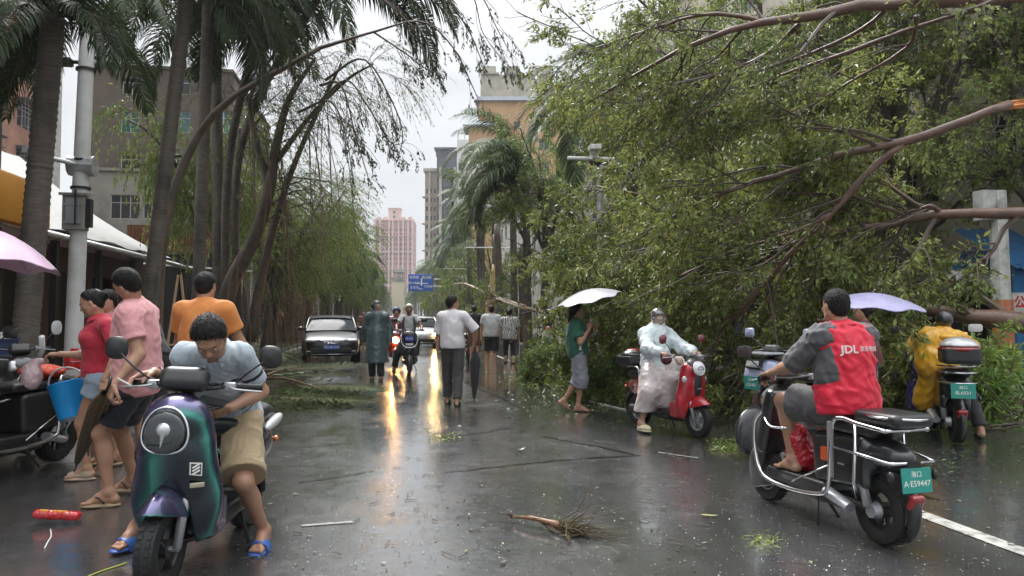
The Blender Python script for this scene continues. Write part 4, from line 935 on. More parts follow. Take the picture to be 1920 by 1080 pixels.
mains = [PX([(2120, 640, 11, 24), (1960, 612, 11.2, 19), (1800, 590, 11.4, 15), (1700, 578, 11.8, 13), (1600, 600, 12.2, 9), (1480, 640, 12.8, 5)]),
         PX([(2080, 405, 9.6, 12), (1860, 399, 9.8, 10), (1740, 405, 10, 9), (1650, 425, 10.2, 8), (1540, 440, 10.4, 6.5), (1470, 466, 10.8, 5), (1370, 520, 11.5, 3)]),
         PX([(1742, 397, 10.0, 4), (1700, 372, 10.0, 3.5), (1655, 338, 10.2, 2.5), (1600, 320, 10.5, 1.5)]),
         PX([(1760, 396, 9.95, 4.5), (1745, 386, 9.8, 4), (1725, 392, 9.9, 3), (1690, 400, 10.1, 2)]),
         PX([(1660, 590, 12, 8), (1540, 560, 12.5, 7), (1400, 470, 13, 5), (1250, 380, 13.5, 3), (1120, 350, 14, 2)]),
         PX([(1640, 600, 12, 8), (1480, 600, 12.5, 6), (1300, 560, 13.5, 5), (1160, 520, 14.5, 3), (1075, 500, 15.5, 2)]),
         PX([(1620, 600, 12.2, 7), (1450, 630, 12.5, 5), (1330, 640, 13.2, 4), (1200, 655, 14.2, 3), (1125, 690, 15, 2)]),
         PX([(1700, 578, 11.8, 8), (1600, 500, 13, 7), (1450, 380, 14, 5), (1300, 250, 15, 3), (1150, 200, 16, 2)]),
         PX([(1700, 578, 11.8, 8), (1650, 520, 14, 7), (1500, 450, 16, 5), (1300, 400, 18, 3), (1120, 400, 19, 2)]),
         PX([(1560, 520, 13, 6), (1400, 540, 14.5, 5), (1210, 470, 16.5, 4), (1090, 440, 18.5, 3), (1040, 500, 19.5, 2)]),
         PX([(1600, 600, 12.2, 7), (1500, 660, 11.2, 5), (1400, 690, 10.8, 3), (1350, 715, 10.6, 2)]),
         PX([(1500, 480, 12, 5), (1380, 420, 12.2, 4), (1230, 470, 12.6, 3), (1150, 540, 13, 2)])]
tree_from('fallen_tree', 'huge fallen tree with olive foliage lying in from the right onto the road', 'tree', mains, (mains[0][0][0], mains[0][0][1], 0), M_barkred, M_olive, 41,
          n1=140, n2=1150, n3=6600, L1=1.9, L2=.95, L3=.42, per=15, leaf=(.065, .125), wd=.36, grav=(.06, .10, .16), wind=(-.05, -.01, 0))
mains = [PX([(1893, 196, 8.8, 9), (1820, 222, 8.8, 9), (1690, 268, 9.0, 8), (1580, 290, 9.2, 6.5), (1450, 330, 9.6, 5), (1330, 372, 10, 3.5), (1200, 440, 10.6, 2)]),
         PX([(1690, 270, 9.0, 7), (1640, 312, 9.1, 6.5), (1560, 400, 9.3, 5.5), (1480, 480, 9.6, 5), (1400, 570, 10, 4), (1350, 622, 10.3, 2.5)]),
         PX([(1560, 398, 9.3, 4), (1500, 430, 9.4, 3.5), (1380, 470, 9.7, 3), (1270, 520, 10, 2)])]
bb_ = tree_from('snapped_branch', 'long snapped limb with orange torn end hanging across the upper right', 'branch', mains, (mains[0][0][0], mains[0][0][1], 0), M_barkred, M_olive, 43, mainname='limb',
          n1=34, n2=190, n3=950, L1=1.5, L2=.7, L3=.36, per=12, leaf=(.06, .10), grav=(.05, .08, .14), wind=(-.10, 0, 0))
L = np.array(bb_.location); g = Geo(); c0 = W(1893, 196, 8.8) - L
for k in range(9):
 o_ = rng.normal(size=3) * .022; g.tube([c0 + o_ - [.05, 0, .02], c0 + o_ * 1.3 + (W(1915 + rng.random() * 22, 192 + rng.normal() * 3, 8.8) - W(1893, 196, 8.8))], [.02, .002], 5)
g.build('torn_end', mat('fresh_torn_wood', (.70, .26, .07), .6, var=.3, scale=10, stretch=(.5, .5, 8)), bb_)
mains = [PX([(2150, -60, 8.2, 16), (1900, -4, 8.2, 12), (1660, 8, 8.3, 11), (1520, 30, 8.4, 9), (1420, 44, 8.6, 7), (1330, 72, 8.9, 5), (1230, 118, 9.3, 3.5), (1100, 195, 10, 2)]),
         PX([(1440, 40, 8.6, 4.5), (1330, 26, 8.9, 3.5), (1230, 52, 9.3, 3), (1110, 92, 9.8, 1.5)]),
         PX([(1860, 10, 8.3, 5), (1720, 50, 8.6, 4), (1600, 95, 9, 4), (1500, 128, 9.4, 3), (1390, 170, 9.8, 2)]),
         PX([(1500, 45, 8.5, 5), (1450, 90, 8.9, 3.5), (1400, 120, 9.2, 2.5), (1290, 160, 9.6, 1.5)]),
         PX([(1660, 20, 8.4, 5), (1590, 70, 8.8, 4), (1450, 125, 9.3, 3), (1340, 150, 9.7, 2), (1230, 210, 10.2, 1)]),
         PX([(1720, 30, 8.4, 5), (1700, 90, 8.8, 3.5), (1600, 150, 9.2, 2.5), (1500, 210, 9.6, 1.5)])]
tree_from('leaning_tree', 'leaning tree whose long bare limb crosses the top right corner', 'tree', mains, (mains[0][0][0], mains[0][0][1], 0), M_barkred, M_olive, 47,
          n1=60, n2=330, n3=1500, L1=1.3, L2=.6, L3=.34, per=10, leaf=(.055, .09), grav=(.03, .06, .12), wind=(-.05, 0, 0))
def stand(name, label, base, h, spread, seed, leafm, n=9, cr=.5, trunk_r=.2, windx=-.25, **kw):
 rg = np.random.default_rng(seed); base = np.asarray(base, float); ms = [[(*base, trunk_r), (*(base + [rg.normal() * .15, 0, h * .3]), trunk_r * .85), (*(base + [windx * .5, 0, h * .6]), trunk_r * .6), (*(base + [windx * 2, rg.normal() * .3, h]), trunk_r * .15)]]
 for k in range(n):
  a = k * 2.4 + rg.random(); z0 = h * (.25 + .35 * rg.random()); R_ = spread * (.7 + .5 * rg.random()); z1 = z0 + (h - z0) * (.1 + .9 * rg.random())
  s = base + [0, 0, z0]; e = base + [R_ * math.cos(a) + windx * 3, R_ * math.sin(a), z1]
  ms.append([(*s, trunk_r * .5), (*(s * .6 + e * .4 + [0, 0, .25 * h * .4]), trunk_r * .33), (*e, trunk_r * .08)])
 return tree_from(name, label, 'tree', ms, tuple(base[:2]) + (0,), M_bark, leafm, seed, **kw)
stand('roadside_tree', 'tall dim tree behind the top left edge of the fallen foliage', (10.4, 22.5, .1), 11.0, 2.7, 201, M_olive, 11, n1=110, n2=800, n3=4200, L1=2.0, L2=1.1, L3=.5, per=13, leaf=(.09, .14), trunk_r=.22, windx=-.12)
stand('roadside_tree', 'green tree showing behind the crossing limbs at upper right', (9.4, 17.5, .1), 10.5, 3.2, 203, M_green, 10, n1=110, n2=760, n3=4200, L1=1.9, L2=1.0, L3=.5, per=12, leaf=(.08, .13), trunk_r=.22, windx=-.2)
stand('roadside_tree', 'bright green tree filling the far top right corner', (13.2, 13.2, .1), 9.5, 2.8, 207, M_fresh, 9, n1=90, n2=560, n3=3400, L1=1.6, L2=.9, L3=.45, per=12, leaf=(.07, .12), trunk_r=.18, windx=-.1)
stand('roadside_tree', 'round low tree behind the second white camera arm', (6.8, 33, .1), 9.0, 3.2, 211, M_green, 9, n1=80, n2=520, n3=2300, L1=1.9, L2=1.0, L3=.5, per=11, leaf=(.11, .16), windx=-.2)
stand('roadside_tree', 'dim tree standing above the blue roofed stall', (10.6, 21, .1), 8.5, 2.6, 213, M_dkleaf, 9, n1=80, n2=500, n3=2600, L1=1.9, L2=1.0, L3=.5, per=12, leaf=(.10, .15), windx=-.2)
stand('roadside_tree', 'leafy tree screening the barred windows at upper right', (11.6, 15.4, .1), 10.5, 3.0, 219, M_olive, 10, n1=110, n2=760, n3=4200, L1=1.8, L2=1.0, L3=.5, per=12, leaf=(.08, .13), trunk_r=.18, windx=-.15)
b = gb(922, 46); t = thing('split_trunk', 'broken trunk stripped to pale yellow wood below the palms', 'tree trunk', b)
P = as_poly([(0, 0, 0, .26), (-.1, 0, 1.5, .33), (.05, 0, 3, .27), (.1, 0, 4.6, .05)], 14); Geo().tube(P[:, :3], P[:, 3] * (1 + .15 * rng.normal(size=14)), 9).build('torn_wood', M_pale, t, smooth=True)
P = as_poly([(.35, .3, 0, .22), (.4, .3, 2.5, .2), (.25, .3, 6.5, .16)], 10); Geo().tube(P[:, :3], P[:, 3], 8).build('bark', M_bark, t, smooth=True)
for k, (px, Z, tp, lb) in enumerate(((905, 55, 430, 'dark trunk left of the split trunk'), (940, 44, 420, 'dark trunk leaning just right of the split trunk'), (886, 66, 450, 'dark trunk below the farther camera arm'), (985, 40, 470, 'brown trunk at the edge of the fallen foliage'))):
 b = gb(px, Z); e = W(px - 8, tp, Z) - b; t = thing('tree_trunk', lb, 'tree trunk', b); P = as_poly([(0, 0, 0, .3), (*(e * .5), .24), (*e, .18)], 10); Geo().tube(P[:, :3], P[:, 3], 9).build('trunk', M_bark, t, smooth=True)
mains = [PX([(985, 575, 32, 3), (950, 565, 34, 3.4), (900, 545, 36, 3), (870, 532, 38, 1.8), (835, 536, 40, 1)]), PX([(1040, 590, 30, 3), (960, 572, 33, 3), (930, 560, 34, 2), (905, 565, 35, 1)])]
tree_from('bare_branch', 'pale bare limb fallen across the far right pavement behind the walkers', 'branch', mains, (4.5, 33, 0), mat('pale_twig', (.33, .26, .18), .6), M_green, 61, mainname='limb', n1=14, n2=70, n3=400, L1=1.6, L2=.8, L3=.5, per=8, leaf=(.10, .15))
# ---- left: banyans with aerial roots
def banyan(label, base, h, lean, seed, leafm, n=10, strands=120, spread=3.2, group=None, per=20, roots=26, mains=None, droopL=1.9, leaf=(.07, .11), wd=.2):
 rg = np.random.default_rng(seed); base = np.asarray(base, float); lean = np.asarray(lean, float)
 t = thing('banyan_tree', label, 'tree', base, group=group)
 ms = []
 if mains is None:
  for k in range(n):
   a = k * 2.4 + rg.random(); R_ = spread * (.5 + .6 * rg.random()); q = np.array([rg.normal() * .22, rg.normal() * .22, 0])
   e = lean + [R_ * math.cos(a), R_ * math.sin(a), h * (.72 + .3 * rg.random())]
   ms.append(as_poly([(*q, .15), (*(q + lean * .3 + [0, 0, h * .3]), .11), (*(q * .5 + e * .5 + [0, 0, h * .18]), .09), (*e, .02)], 20))
 else: ms = [as_poly(np.asarray(m) - np.array([*base, 0])) for m in mains]
 for p in ms: Geo().tube(p[:, :3], p[:, 3], 8).build('limb', M_bark, t, smooth=True)
 P0 = np.stack([m[:, :3] for m in ms]); R0 = np.stack([m[:, 3] for m in ms])
 P1, R1 = spawn(P0, R0 * .3, strands, 1.6, 6, (.3, 1.2), .35, 1, .16, .05, (.05, 0, 0), .6, rg); R1 = np.clip(R1, .008, .03)
 P2, R2 = spawn(P1, R1, strands * 9, droopL, 8, (.2, 1.0), .1, 1, .10, .26, (.09, 0, 0), .5, rg); R2 = np.clip(R2, .003, .01)
 tw = Geo(); tubes_np(tw, P1, R1, 4); tubes_np(tw, P2, R2, 3)
 Pr, Rr = spawn(P0[:, 3:13], R0[:, 3:13] * .25, roots, h * .55, 8, (1.2, 1.9), .1, 1, .05, .8, (.03, 0, 0), .5, rg)
 rt = Geo(); tubes_np(rt, Pr, np.clip(Rr, .012, .05), 5); tag(rt.build('aerial_roots', M_root, t), kind='stuff')
 tag(tw.build('twigs', M_twig, t), kind='stuff')
 lv = Geo(); leaves_np(lv, P2, per, leaf, wd, .1, .9, .6, rg); tag(lv.build('leaves', leafm, t), kind='stuff')
 return t
mains = [PX([(415, 640, 21.5, 16), (430, 540, 21.5, 15), (480, 440, 21.3, 12), (505, 350, 21, 11), (515, 290, 21, 9), (540, 190, 20.5, 6), (590, 110, 20, 3)]),
         PX([(470, 640, 22, 10), (490, 520, 22, 9), (520, 400, 21.8, 7), (555, 300, 21.5, 5), (600, 200, 21, 4), (640, 120, 20, 2)]),
         PX([(505, 350, 21, 8), (480, 260, 21, 6), (470, 180, 21, 4), (520, 90, 20, 2)]),
         PX([(520, 300, 21, 6), (580, 220, 20.5, 4), (650, 150, 20, 3), (700, 120, 19.5, 1.5)])]
banyan('dark leaning banyan with crossing trunks in the middle of the left trees', gb(440, 21.7), 8, (0, 0, 0), 71, M_green, strands=70, per=13, mains=mains, roots=30, droopL=1.6, leaf=(.06, .10), wd=.24)
mains = [PX([(395, 640, 26, 5), (375, 480, 26, 4), (340, 330, 25, 3), (280, 250, 24.5, 3), (240, 225, 24, 2)]), PX([(395, 640, 26, 5), (400, 430, 26, 4), (340, 290, 25, 4), (300, 330, 24.5, 2)]), PX([(400, 640, 26, 5), (430, 420, 26, 4), (445, 300, 25.5, 4), (450, 240, 25, 2)])]
banyan('bright green hanging tree in front of the grey cement block', gb(395, 26), 8, (0, 0, 0), 72, M_fresh, strands=110, per=20, mains=mains, roots=6, droopL=1.5, leaf=(.10, .17), wd=.3)
banyan('green weeping banyan with brown aerial roots behind the parked dark car', (-4.9, 31, .1), 7.4, (.5, 0, 0), 73, M_fresh, n=6, strands=140, per=24, roots=60, spread=2.6, leaf=(.08, .13), wd=.22)
banyan('darker weeping banyan next along the left pavement', (-5.2, 37.5, .1), 7.8, (.5, 0, 0), 74, M_fresh, n=6, strands=100, per=17, roots=60, spread=2.7, leaf=(.09, .14), wd=.24)
banyan('olive weeping banyan near the small red yellow sign', (-5.4, 44.5, .1), 8.0, (.6, 0, 0), 75, M_green, n=6, strands=80, per=16, roots=50, spread=2.8, leaf=(.11, .17), wd=.24)
pt = banyan('weeping banyan in the far left tree row', (-5.3, 56, .1), 8.0, (.5, 0, 0), 76, M_green, n=10, strands=60, per=13, roots=30, spread=3.0, group='banyans of the far left row', leaf=(.16, .24), wd=.26)
for k, y in enumerate((70, 84, 100, 118, 140, 165, 195)): copy_thing(pt, (-5.4 + .2 * (k % 3), y, .1), (0, 0, .3 * k), scale=.96 + .03 * (k % 3))
rt_ = banyan('broadleaf tree in the far right tree row', (8.6, 64, .1), 7.6, (-.6, 0, 0), 77, M_green, n=9, strands=60, per=13, roots=10, spread=2.8, group='broadleaf trees of the far right row', leaf=(.16, .24), wd=.32)
for k, y in enumerate((76, 92, 108, 130, 155, 185)): copy_thing(rt_, (7.8 + .2 * (k % 3), y, .1), (0, 0, .3 * k), scale=.94 + .04 * (k % 3))
st = thing('drooping_tree', 'thin drooping twigs with sparse leaf clusters hanging against the sky', 'tree', gb(290, 17)); L = np.array([*st.location, 0])
S_ = [PX(x) for x in (
 [(600, 90, 16, 4), (700, 60, 15.5, 2.5), (790, 40, 15, 2), (850, 90, 15, 1.4), (885, 160, 15, 1), (900, 195, 15, .7)], [(610, 150, 16, 3), (680, 110, 15.6, 2), (730, 180, 15.4, 1.5), (755, 250, 15.3, 1), (745, 300, 15.3, .7)],
 [(600, 190, 16, 3), (650, 150, 15.8, 2), (690, 200, 15.6, 1.4), (735, 270, 15.5, 1), (762, 262, 15.5, .6)], [(760, -60, 14, 3), (830, -10, 14, 2), (880, 60, 14, 1.2), (905, 120, 14, .8), (912, 135, 14, .6)],
 [(830, -60, 13.5, 2), (900, -10, 13.5, 1.5), (930, 50, 13.5, 1), (960, 105, 13.5, .6)], [(560, 210, 17, 3), (620, 190, 16.8, 2), (650, 260, 16.6, 1.2), (660, 330, 16.6, .6)], [(600, 160, 16, 3), (640, 160, 15.8, 2), (668, 260, 15.7, 1.2), (690, 330, 15.7, .6)],
 [(860, -60, 14, 2), (890, 0, 14, 1.3), (905, 60, 14, .8), (940, 110, 14, .5)], [(700, 60, 15.5, 2), (760, 100, 15.3, 1.3), (800, 130, 15.2, .9), (832, 140, 15.2, .6)], [(640, -60, 15.5, 4), (720, 0, 15.2, 2.5), (780, 60, 15, 1.5), (800, 120, 15, .8)])]
polys = [as_poly(np.asarray(s_) - L) for s_ in S_]
for p in polys: Geo().tube(p[:, :3], p[:, 3], 5).build('strand', M_twig, st)
P0 = np.stack([m[:, :3] for m in polys]); R0 = np.stack([m[:, 3] for m in polys]); rg1 = np.random.default_rng(3)
P1, R1 = spawn(P0, R0, 110, .75, 6, (.2, .9), .25, 1, .14, .25, (.08, 0, 0), .6, rg1); R1 = np.clip(R1, .003, .01)
P2, R2 = spawn(P1, R1, 420, .3, 4, (.2, .8), .3, 1, .14, .25, (.05, 0, 0), .6, rg1)
tw = Geo(); tubes_np(tw, P1, R1, 3); tubes_np(tw, P2, np.clip(R2, .002, .006), 3); tag(tw.build('twigs', M_twig, st), kind='stuff')
lv = Geo(); leaves_np(lv, P2, 9, (.045, .08), .4, .2, .6, .7, rg1); tag(lv.build('leaves', M_dkleaf, st), kind='stuff')
Geo().tube(smooth_path([(0, 0, -.1), (.2, 0, 3.5), (1.2, 0, 6), *(P0[0][0][None])], 4), np.linspace(.16, .05, 13), 8).build('trunk', M_bark, st, smooth=True)
# ------------------------------------------------------------------ people
def skin(name, c): return mat(name, c, .48, var=.10, scale=9, coat=.15, crough=.3, bump=.04, bscale=60)
SK1 = skin('tan_skin', (.41, .225, .145)); SK2 = skin('light_skin', (.50, .30, .21)); SK3 = skin('brown_skin', (.25, .125, .075))
M_hair = mat('black_hair', (.010, .009, .008), .5, var=.4, scale=40, stretch=(1, 1, .2), bump=.8, bscale=110, spec=.25)
M_eye = mat('eye_white', (.65, .62, .58), .25, var=.02); M_iris = mat('eye_dark', (.015, .01, .008), .2); M_lip = mat('lip', (.33, .12, .10), .45)
def cloth(name, c, rough=.75, var=.12, **k): return mat(name, c, rough, var=var, scale=k.pop('scale', 7), bump=k.pop('bump', .12), bscale=k.pop('bscale', 160), sheen=.15, **k)
def un(a): a = np.asarray(a, float); return a / (np.linalg.norm(a) + 1e-9)
def frame(fwd, up):
 f = un(fwd); u = np.asarray(up, float); u = un(u - f * (u @ f)); l = np.cross(u, f); return np.array([f, l, u])     # rows: forward, left, up
def wrinkle(amp, fr, seed, dirs=None):
 rg = np.random.default_rng(seed); K = rg.normal(size=(7, 3)) * fr; ph = rg.random(7) * 6.28
 def f(P, d):
  v = np.zeros(len(P))
  q = P + .03 * np.sin(P[:, [1, 2, 0]] * fr * 1.3 + 1)
  for k, p in zip(K, ph): v += np.abs(np.sin(q @ k + p)) - .6
  return (d + amp * v / 2.5).astype(np.float32)
 return f
def hand(sd, wr, d, pn, s=1.0, side=1, curl=(.5, .6, .5), thumb=.6, spread=.10, k=.006, curls=None):
 """wr wrist, d finger direction, pn palm normal (palm faces pn), side=+1 thumb towards cross(d,pn)"""
 d = un(d); pn = un(np.asarray(pn) - d * (np.asarray(pn) @ d)); l = np.cross(d, pn) * side; wr = np.asarray(wr, float)
 F = np.array([d, l, pn])
 off = [.027, .009, -.009, -.026]; ml = [.088, .090, .084, .076]; fl = [(.042, .026, .020), (.046, .029, .021), (.042, .027, .020), (.033, .020, .018)]; rr = [.0092, .0096, .0090, .0080]
 sd.rbox(wr + d * .045 * s, np.array([.045, .036, .0135]) * s, .012 * s, F, .012)
 tips = []
 for i in range(4):
  kn = wr + (d * ml[i] + l * off[i]) * s; sd.cone(wr + (d * .02 + l * off[i] * .7) * s, kn, .012 * s, .0112 * s, k)
  a = 0; p = kn; fd = un(d + l * off[i] * spread * 40 * .25)
  cc = curl if curls is None else curls[i]
  for j in range(3):
   a += cc[j]; v = fd * math.cos(a) + pn * math.sin(a); q = p + v * fl[i][j] * s
   sd.cone(p, q, rr[i] * s * (1 - .06 * j), rr[i] * s * (.94 - .08 * j), .0035 if j else k); p = q
  tips.append(p)
 b = wr + (d * .018 + l * .022 + pn * .006) * s; t1 = b + un(d * .75 + l * .75 + pn * .35 * thumb) * .044 * s; t2 = t1 + un(d * .9 + l * .25 + pn * thumb) * .032 * s; t3 = t2 + un(d * .9 - l * .15 + pn * thumb * 1.1) * .026 * s
 sd.cone(b, t1, .016 * s, .0118 * s, .012); sd.cone(t1, t2, .0115 * s, .0102 * s, .004); sd.cone(t2, t3, .0102 * s, .0085 * s, .004)
 return tips
def foot(sd, an, d, s=1.0, sole=None, toes=True, lift=0.0):
 """an = ankle; d = toe direction"""
 d = un(d); z = np.array([0, 0, 1.0]); l = np.cross(z, d); l = un(l); z = np.cross(d, l)
 heel = an - d * .035 * s - z * .052 * s; ball = an + d * .125 * s - z * .066 * s
 sd.cone(an, heel, .034 * s, .030 * s, .025); sd.cone(an + z * .0, an + d * .07 * s - z * .035 * s, .034 * s, .030 * s, .03)
 sd.cone(an + d * .04 * s - z * .04 * s, ball + l * .016 * s, .032 * s, .021 * s, .02); sd.cone(an + d * .02 * s - z * .05 * s, ball - l * .02 * s, .03 * s, .018 * s, .02); sd.cone(heel, an + d * .05 * s - z * .055 * s, .028 * s, .026 * s, .02)
 if toes:
  for i in range(5):
   o = (.030 - i * .0155) * s; L_ = (.040 - .0045 * i) * s; r_ = (.0125 if i == 0 else .0088) * s
   b = ball + l * o * 1.0 - z * .004 * s; sd.cone(b - d * .012 * s, b + d * L_ - z * .003 * s, r_ * 1.05, r_, .005)
 else: sd.cone(ball + l * .012 * s, ball + d * .04 * s - z * .003, .018 * s, .015 * s, .015); sd.cone(ball - l * .014 * s, ball + d * .025 * s - z * .003, .016 * s, .014 * s, .015)
def head_sdf(sd, hc, F, s=1.0, female=False, face=True):
 f, l, u = F
 P = lambda a, b, c: hc + (f * a + l * b + u * c) * s
 sd.ell(P(-.012, 0, .028), np.array([.096, .076, .088]) * s, F, .02)
 sd.ell(P(.018, 0, -.03), np.array([.070, .062, .080]) * s, F, .03)
 sd.cone(P(.050, 0, -.088), P(.045, 0, -.07), .026 * s, .034 * s, .03)           # chin
 for b in (-1, 1):
  sd.cone(P(-.015, .056 * b, -.055), P(.035, .030 * b, -.085), .018 * s, .018 * s, .03)   # jaw line
  sd.ell(P(-.012, .078 * b, -.012), np.array([.019, .008, .032]) * s, F, .006)              # ear
  sd.ell(P(.058, .036 * b, -.028), np.array([.020, .022, .018]) * s, F, .02)            # cheek
 sd.cone(P(.078, -.025, .018), P(.078, .025, .018), .012 * s, .012 * s, .02)       # brow
 sd.cone(P(.086, 0, .002), P(.102, 0, -.030), .0085 * s, .0125 * s, .010)            # nose
 for b in (-1, 1): sd.ell(P(.094, .011 * b, -.034), np.array([.010, .008, .008]) * s, F, .006)
 sd.ell(P(.083, 0, -.054), np.array([.012, .022, .006]) * s, F, .006); sd.ell(P(.081, 0, -.065), np.array([.012, .019, .007]) * s, F, .006)
def hair_sdf(hc, F, s=1.0, style='short'):
 f, l, u = F; P = lambda a, b, c: hc + (f * a + l * b + u * c) * s; h = SDF()
 t = {'short': .010, 'thick': .018, 'crop': .006, 'bun': .012, 'bald': .005, 'long': .02}[style]
 h.ell(P(-.014, 0, .030), (np.array([.096, .076, .088]) + t) * s, F, .01)
 if style != 'bald': h.ell(P(-.045, 0, -.015), (np.array([.060, .066, .070]) + t * .7) * s, F, .02)
 if style in ('short', 'thick', 'crop'):
  h.cut(P(.052, 0, .055), f * .85 - u * .75, .012); h.cut(P(-.002, 0, -.004), f * .65 - u * .55, .01); h.cut(P(0, 0, -.085), -u, .008)
 if style == 'bald':
  h.cut(P(-.02, 0, .02), f * .9 + u * .3, .01); h.cut(P(0, 0, .065), u, .01); h.cut(P(0, 0, -.05), -u, .01)
 if style in ('bun', 'long'):
  h.cut(P(.062, 0, .060), f * .9 - u * .65, .012); h.cut(P(-.012, 0, -.01), f * .7 - u * .45, .01); h.cut(P(0, 0, -.085), -u, .008)
 if style == 'bun': h.ell(P(-.125, 0, .02), np.array([.045, .045, .05]) * s, F, .02)
 if style == 'long': h.cone(P(-.085, 0, .0), P(-.10, 0, -.16), .05 * s, .04 * s, .03); h.cone(P(-.10, 0, -.16), P(-.09, 0, -.24), .04 * s, .02 * s, .03)
 h.fn(wrinkle(.005 if style == 'thick' else .003, 110, 3))
 return h
def strands(g, hc, F, sc, n, L_):
 rg = np.random.default_rng(4); V = np.vstack(g.v); f, l, u = F; crown = hc + (u * .10 - f * .055) * sc
 i = rg.integers(0, len(V), n); p = V[i].astype(float); nn = unit(p - (hc - f * .01 + u * .015)); fl = p - crown; fl = unit(fl - nn * (fl * nn).sum(1)[:, None] + rg.normal(size=(n, 3)) * .012)
 fl = unit(fl + rg.normal(size=(n, 3)) * .16); L = (L_ * (.6 + .7 * rg.random(n)) * sc)[:, None]; m = p + (fl * .55 + nn * .05) * L; e = m + (fl * .55 - nn * .05) * L; sd = unit(np.cross(fl, nn)) * .0014
 v = np.stack([p - nn * .003 - sd, p - nn * .003 + sd, m + sd, m - sd, e], 1).reshape(-1, 3); b = np.arange(n) * 5
 g.add(v, np.stack([b, b + 1, b + 2, b + 3], -1), np.stack([b + 3, b + 2, b + 4], -1))
class Person:
 """J: joints in world coordinates. keys head neck chest pelvis, (sh el wr hip kn an)(L/R)"""
 def __init__(s, label, J, face, base, sk=SK1, sc=1.0, vx=.010, fine=True, cat='person', female=False, group=None, up=None, lean_up=None, headup=None, girth=1.0):
  s.J = {k: np.asarray(v, float) for k, v in J.items()}; s.sc = sc; s.vx = vx; s.fine_on = fine; s.base = np.array([base[0], base[1], base[2] if len(base) > 2 else 0.0], float)
  s.t = thing('person', label, cat, s.base, group=group); s.female = female; s.sk = sk; s.body = SDF(); s.fine = []; s.g = girth
  J = s.J; s.up = un(J['neck'] - J['pelvis']); s.lat = un((J['shL'] - J['shR']) if np.linalg.norm(J['shL'] - J['shR']) > .05 else (1, 0, 0))
  s.fw = un(np.cross(s.lat, s.up)); s.Ft = np.array([s.fw, un(np.cross(s.up, s.fw)), s.up]); s.latp = un(J['hipL'] - J['hipR']); s.Fp = frame(np.cross(s.latp, s.up), s.up)
  hu = un(headup) if headup is not None else un(J['head'] - J['neck']); s.Fh = frame(face, hu)
  b = s.body; c = sc; g = girth
  ch = J['neck'] * .68 + J['pelvis'] * .32; be = J['neck'] * .36 + J['pelvis'] * .64
  b.ell(ch, np.array([.112 * g, .158, .19]) * c, s.Ft, .06); b.ell(be, np.array([.108 * g, .140 * g, .17]) * c, s.Ft, .08); b.ell(J['pelvis'], np.array([.115 * g, .158 * g, .125]) * c, s.Fp, .07)
  b.cone(J['shL'] * .9 + J['neck'] * .1, J['shR'] * .9 + J['neck'] * .1, .066 * c, .066 * c, .06)
  if female: [b.ell(ch + s.Ft[0] * .085 * c + s.Ft[1] * .06 * sg * c + s.Ft[2] * .0, np.array([.055, .058, .058]) * c, s.Ft, .04) for sg in (-1, 1)]
  b.cone(J['neck'] - s.up * .03 * c, J['head'] - s.Fh[2] * .05 * c - s.Fh[0] * .015 * c, .060 * c, .054 * c, .03)
  s.hs = c * .95; head_sdf(b, J['head'], s.Fh, s.hs, female)
  for S in 'LR':
   if 'el' + S in J:
    b.cone(J['sh' + S], J['el' + S], .052 * c * g ** .5, .040 * c, .05); fm = J['el' + S] * .7 + J['wr' + S] * .3
    b.cone(J['el' + S], J['wr' + S], .040 * c, .0265 * c, .02); b.ell(fm, np.array([.040, .040, .075]) * c, frame(np.cross(un(J['wr' + S] - J['el' + S]), [.3, .5, .7]), J['wr' + S] - J['el' + S]), .03)
   if 'kn' + S in J:
    b.cone(J['hip' + S], J['kn' + S], .086 * c * g ** .5, .056 * c, .05)
    b.cone(J['kn' + S], J['an' + S], .052 * c, .034 * c, .03); cf = J['kn' + S] * .68 + J['an' + S] * .32; ax = un(J['an' + S] - J['kn' + S])
    Fc = frame(np.cross(s.latp, -ax) if abs(s.latp @ ax) < .9 else s.fw, -ax); b.ell(cf - Fc[0] * .018 * c, np.array([.046, .044, .11]) * c, Fc, .03)
  if fine: s.fine.append((J['head'], .15 * c))
 def hand(s, S, d, pn, side, **k):
  tips = hand(s.body, s.J['wr' + S], d, pn, s.sc, side, **k)
  if s.fine_on: s.fine.append((s.J['wr' + S] + un(d) * .085 * s.sc, .125 * s.sc))
  return tips
 def foot(s, S, d, toes=True, shoe=None):
  foot(s.body, s.J['an' + S], d, s.sc, toes=toes and s.fine_on)
  if s.fine_on and toes: s.fine.append((s.J['an' + S] + un(d) * .07 * s.sc - np.array([0, 0, .03]), .15 * s.sc))
 def finish(s, hair='short', eyes=True, fvx=None):
  L = s.base; g = sdf_geo(s.body, s.vx, s.fine, fvx or s.vx * .5); s._b(g, 'body', s.sk)
  if hair:
   hg = sdf_geo(hair_sdf(s.J['head'], s.Fh, s.hs, hair), min(s.vx, .008))
   if s.fine_on and hair != 'bald': strands(hg, s.J['head'], s.Fh, s.sc, 3200 if hair == 'thick' else 2200, .015 if hair == 'thick' else .010)
   s._b(hg, 'hair', M_hair)
  if eyes:
   f, l, u = s.Fh; P = lambda a, b, c: s.J['head'] + (f * a + l * b + u * c) * s.hs
   for b in (-1, 1):
    g = Geo().sphere(P(.072, .031 * b, -.004), .0125 * s.sc, 10); e = s._b(g, 'eye', M_eye)
    g = Geo().sphere(P(.0785, .031 * b, -.005), .0065 * s.sc, 8); s._b(g, 'iris', M_iris)
    g = Geo().tube([P(.088, .016 * b, .016), P(.089, .032 * b, .021), P(.076, .050 * b, .015)], [.003, .0038, .002], 5); s._b(g, 'eyebrow', M_hair)
   g = Geo().tube([P(.086, -.022, -.059), P(.095, 0, -.059), P(.086, .022, -.059)], [.002, .0052, .002], 6); s._b(g, 'mouth', M_lip)
  return s.t
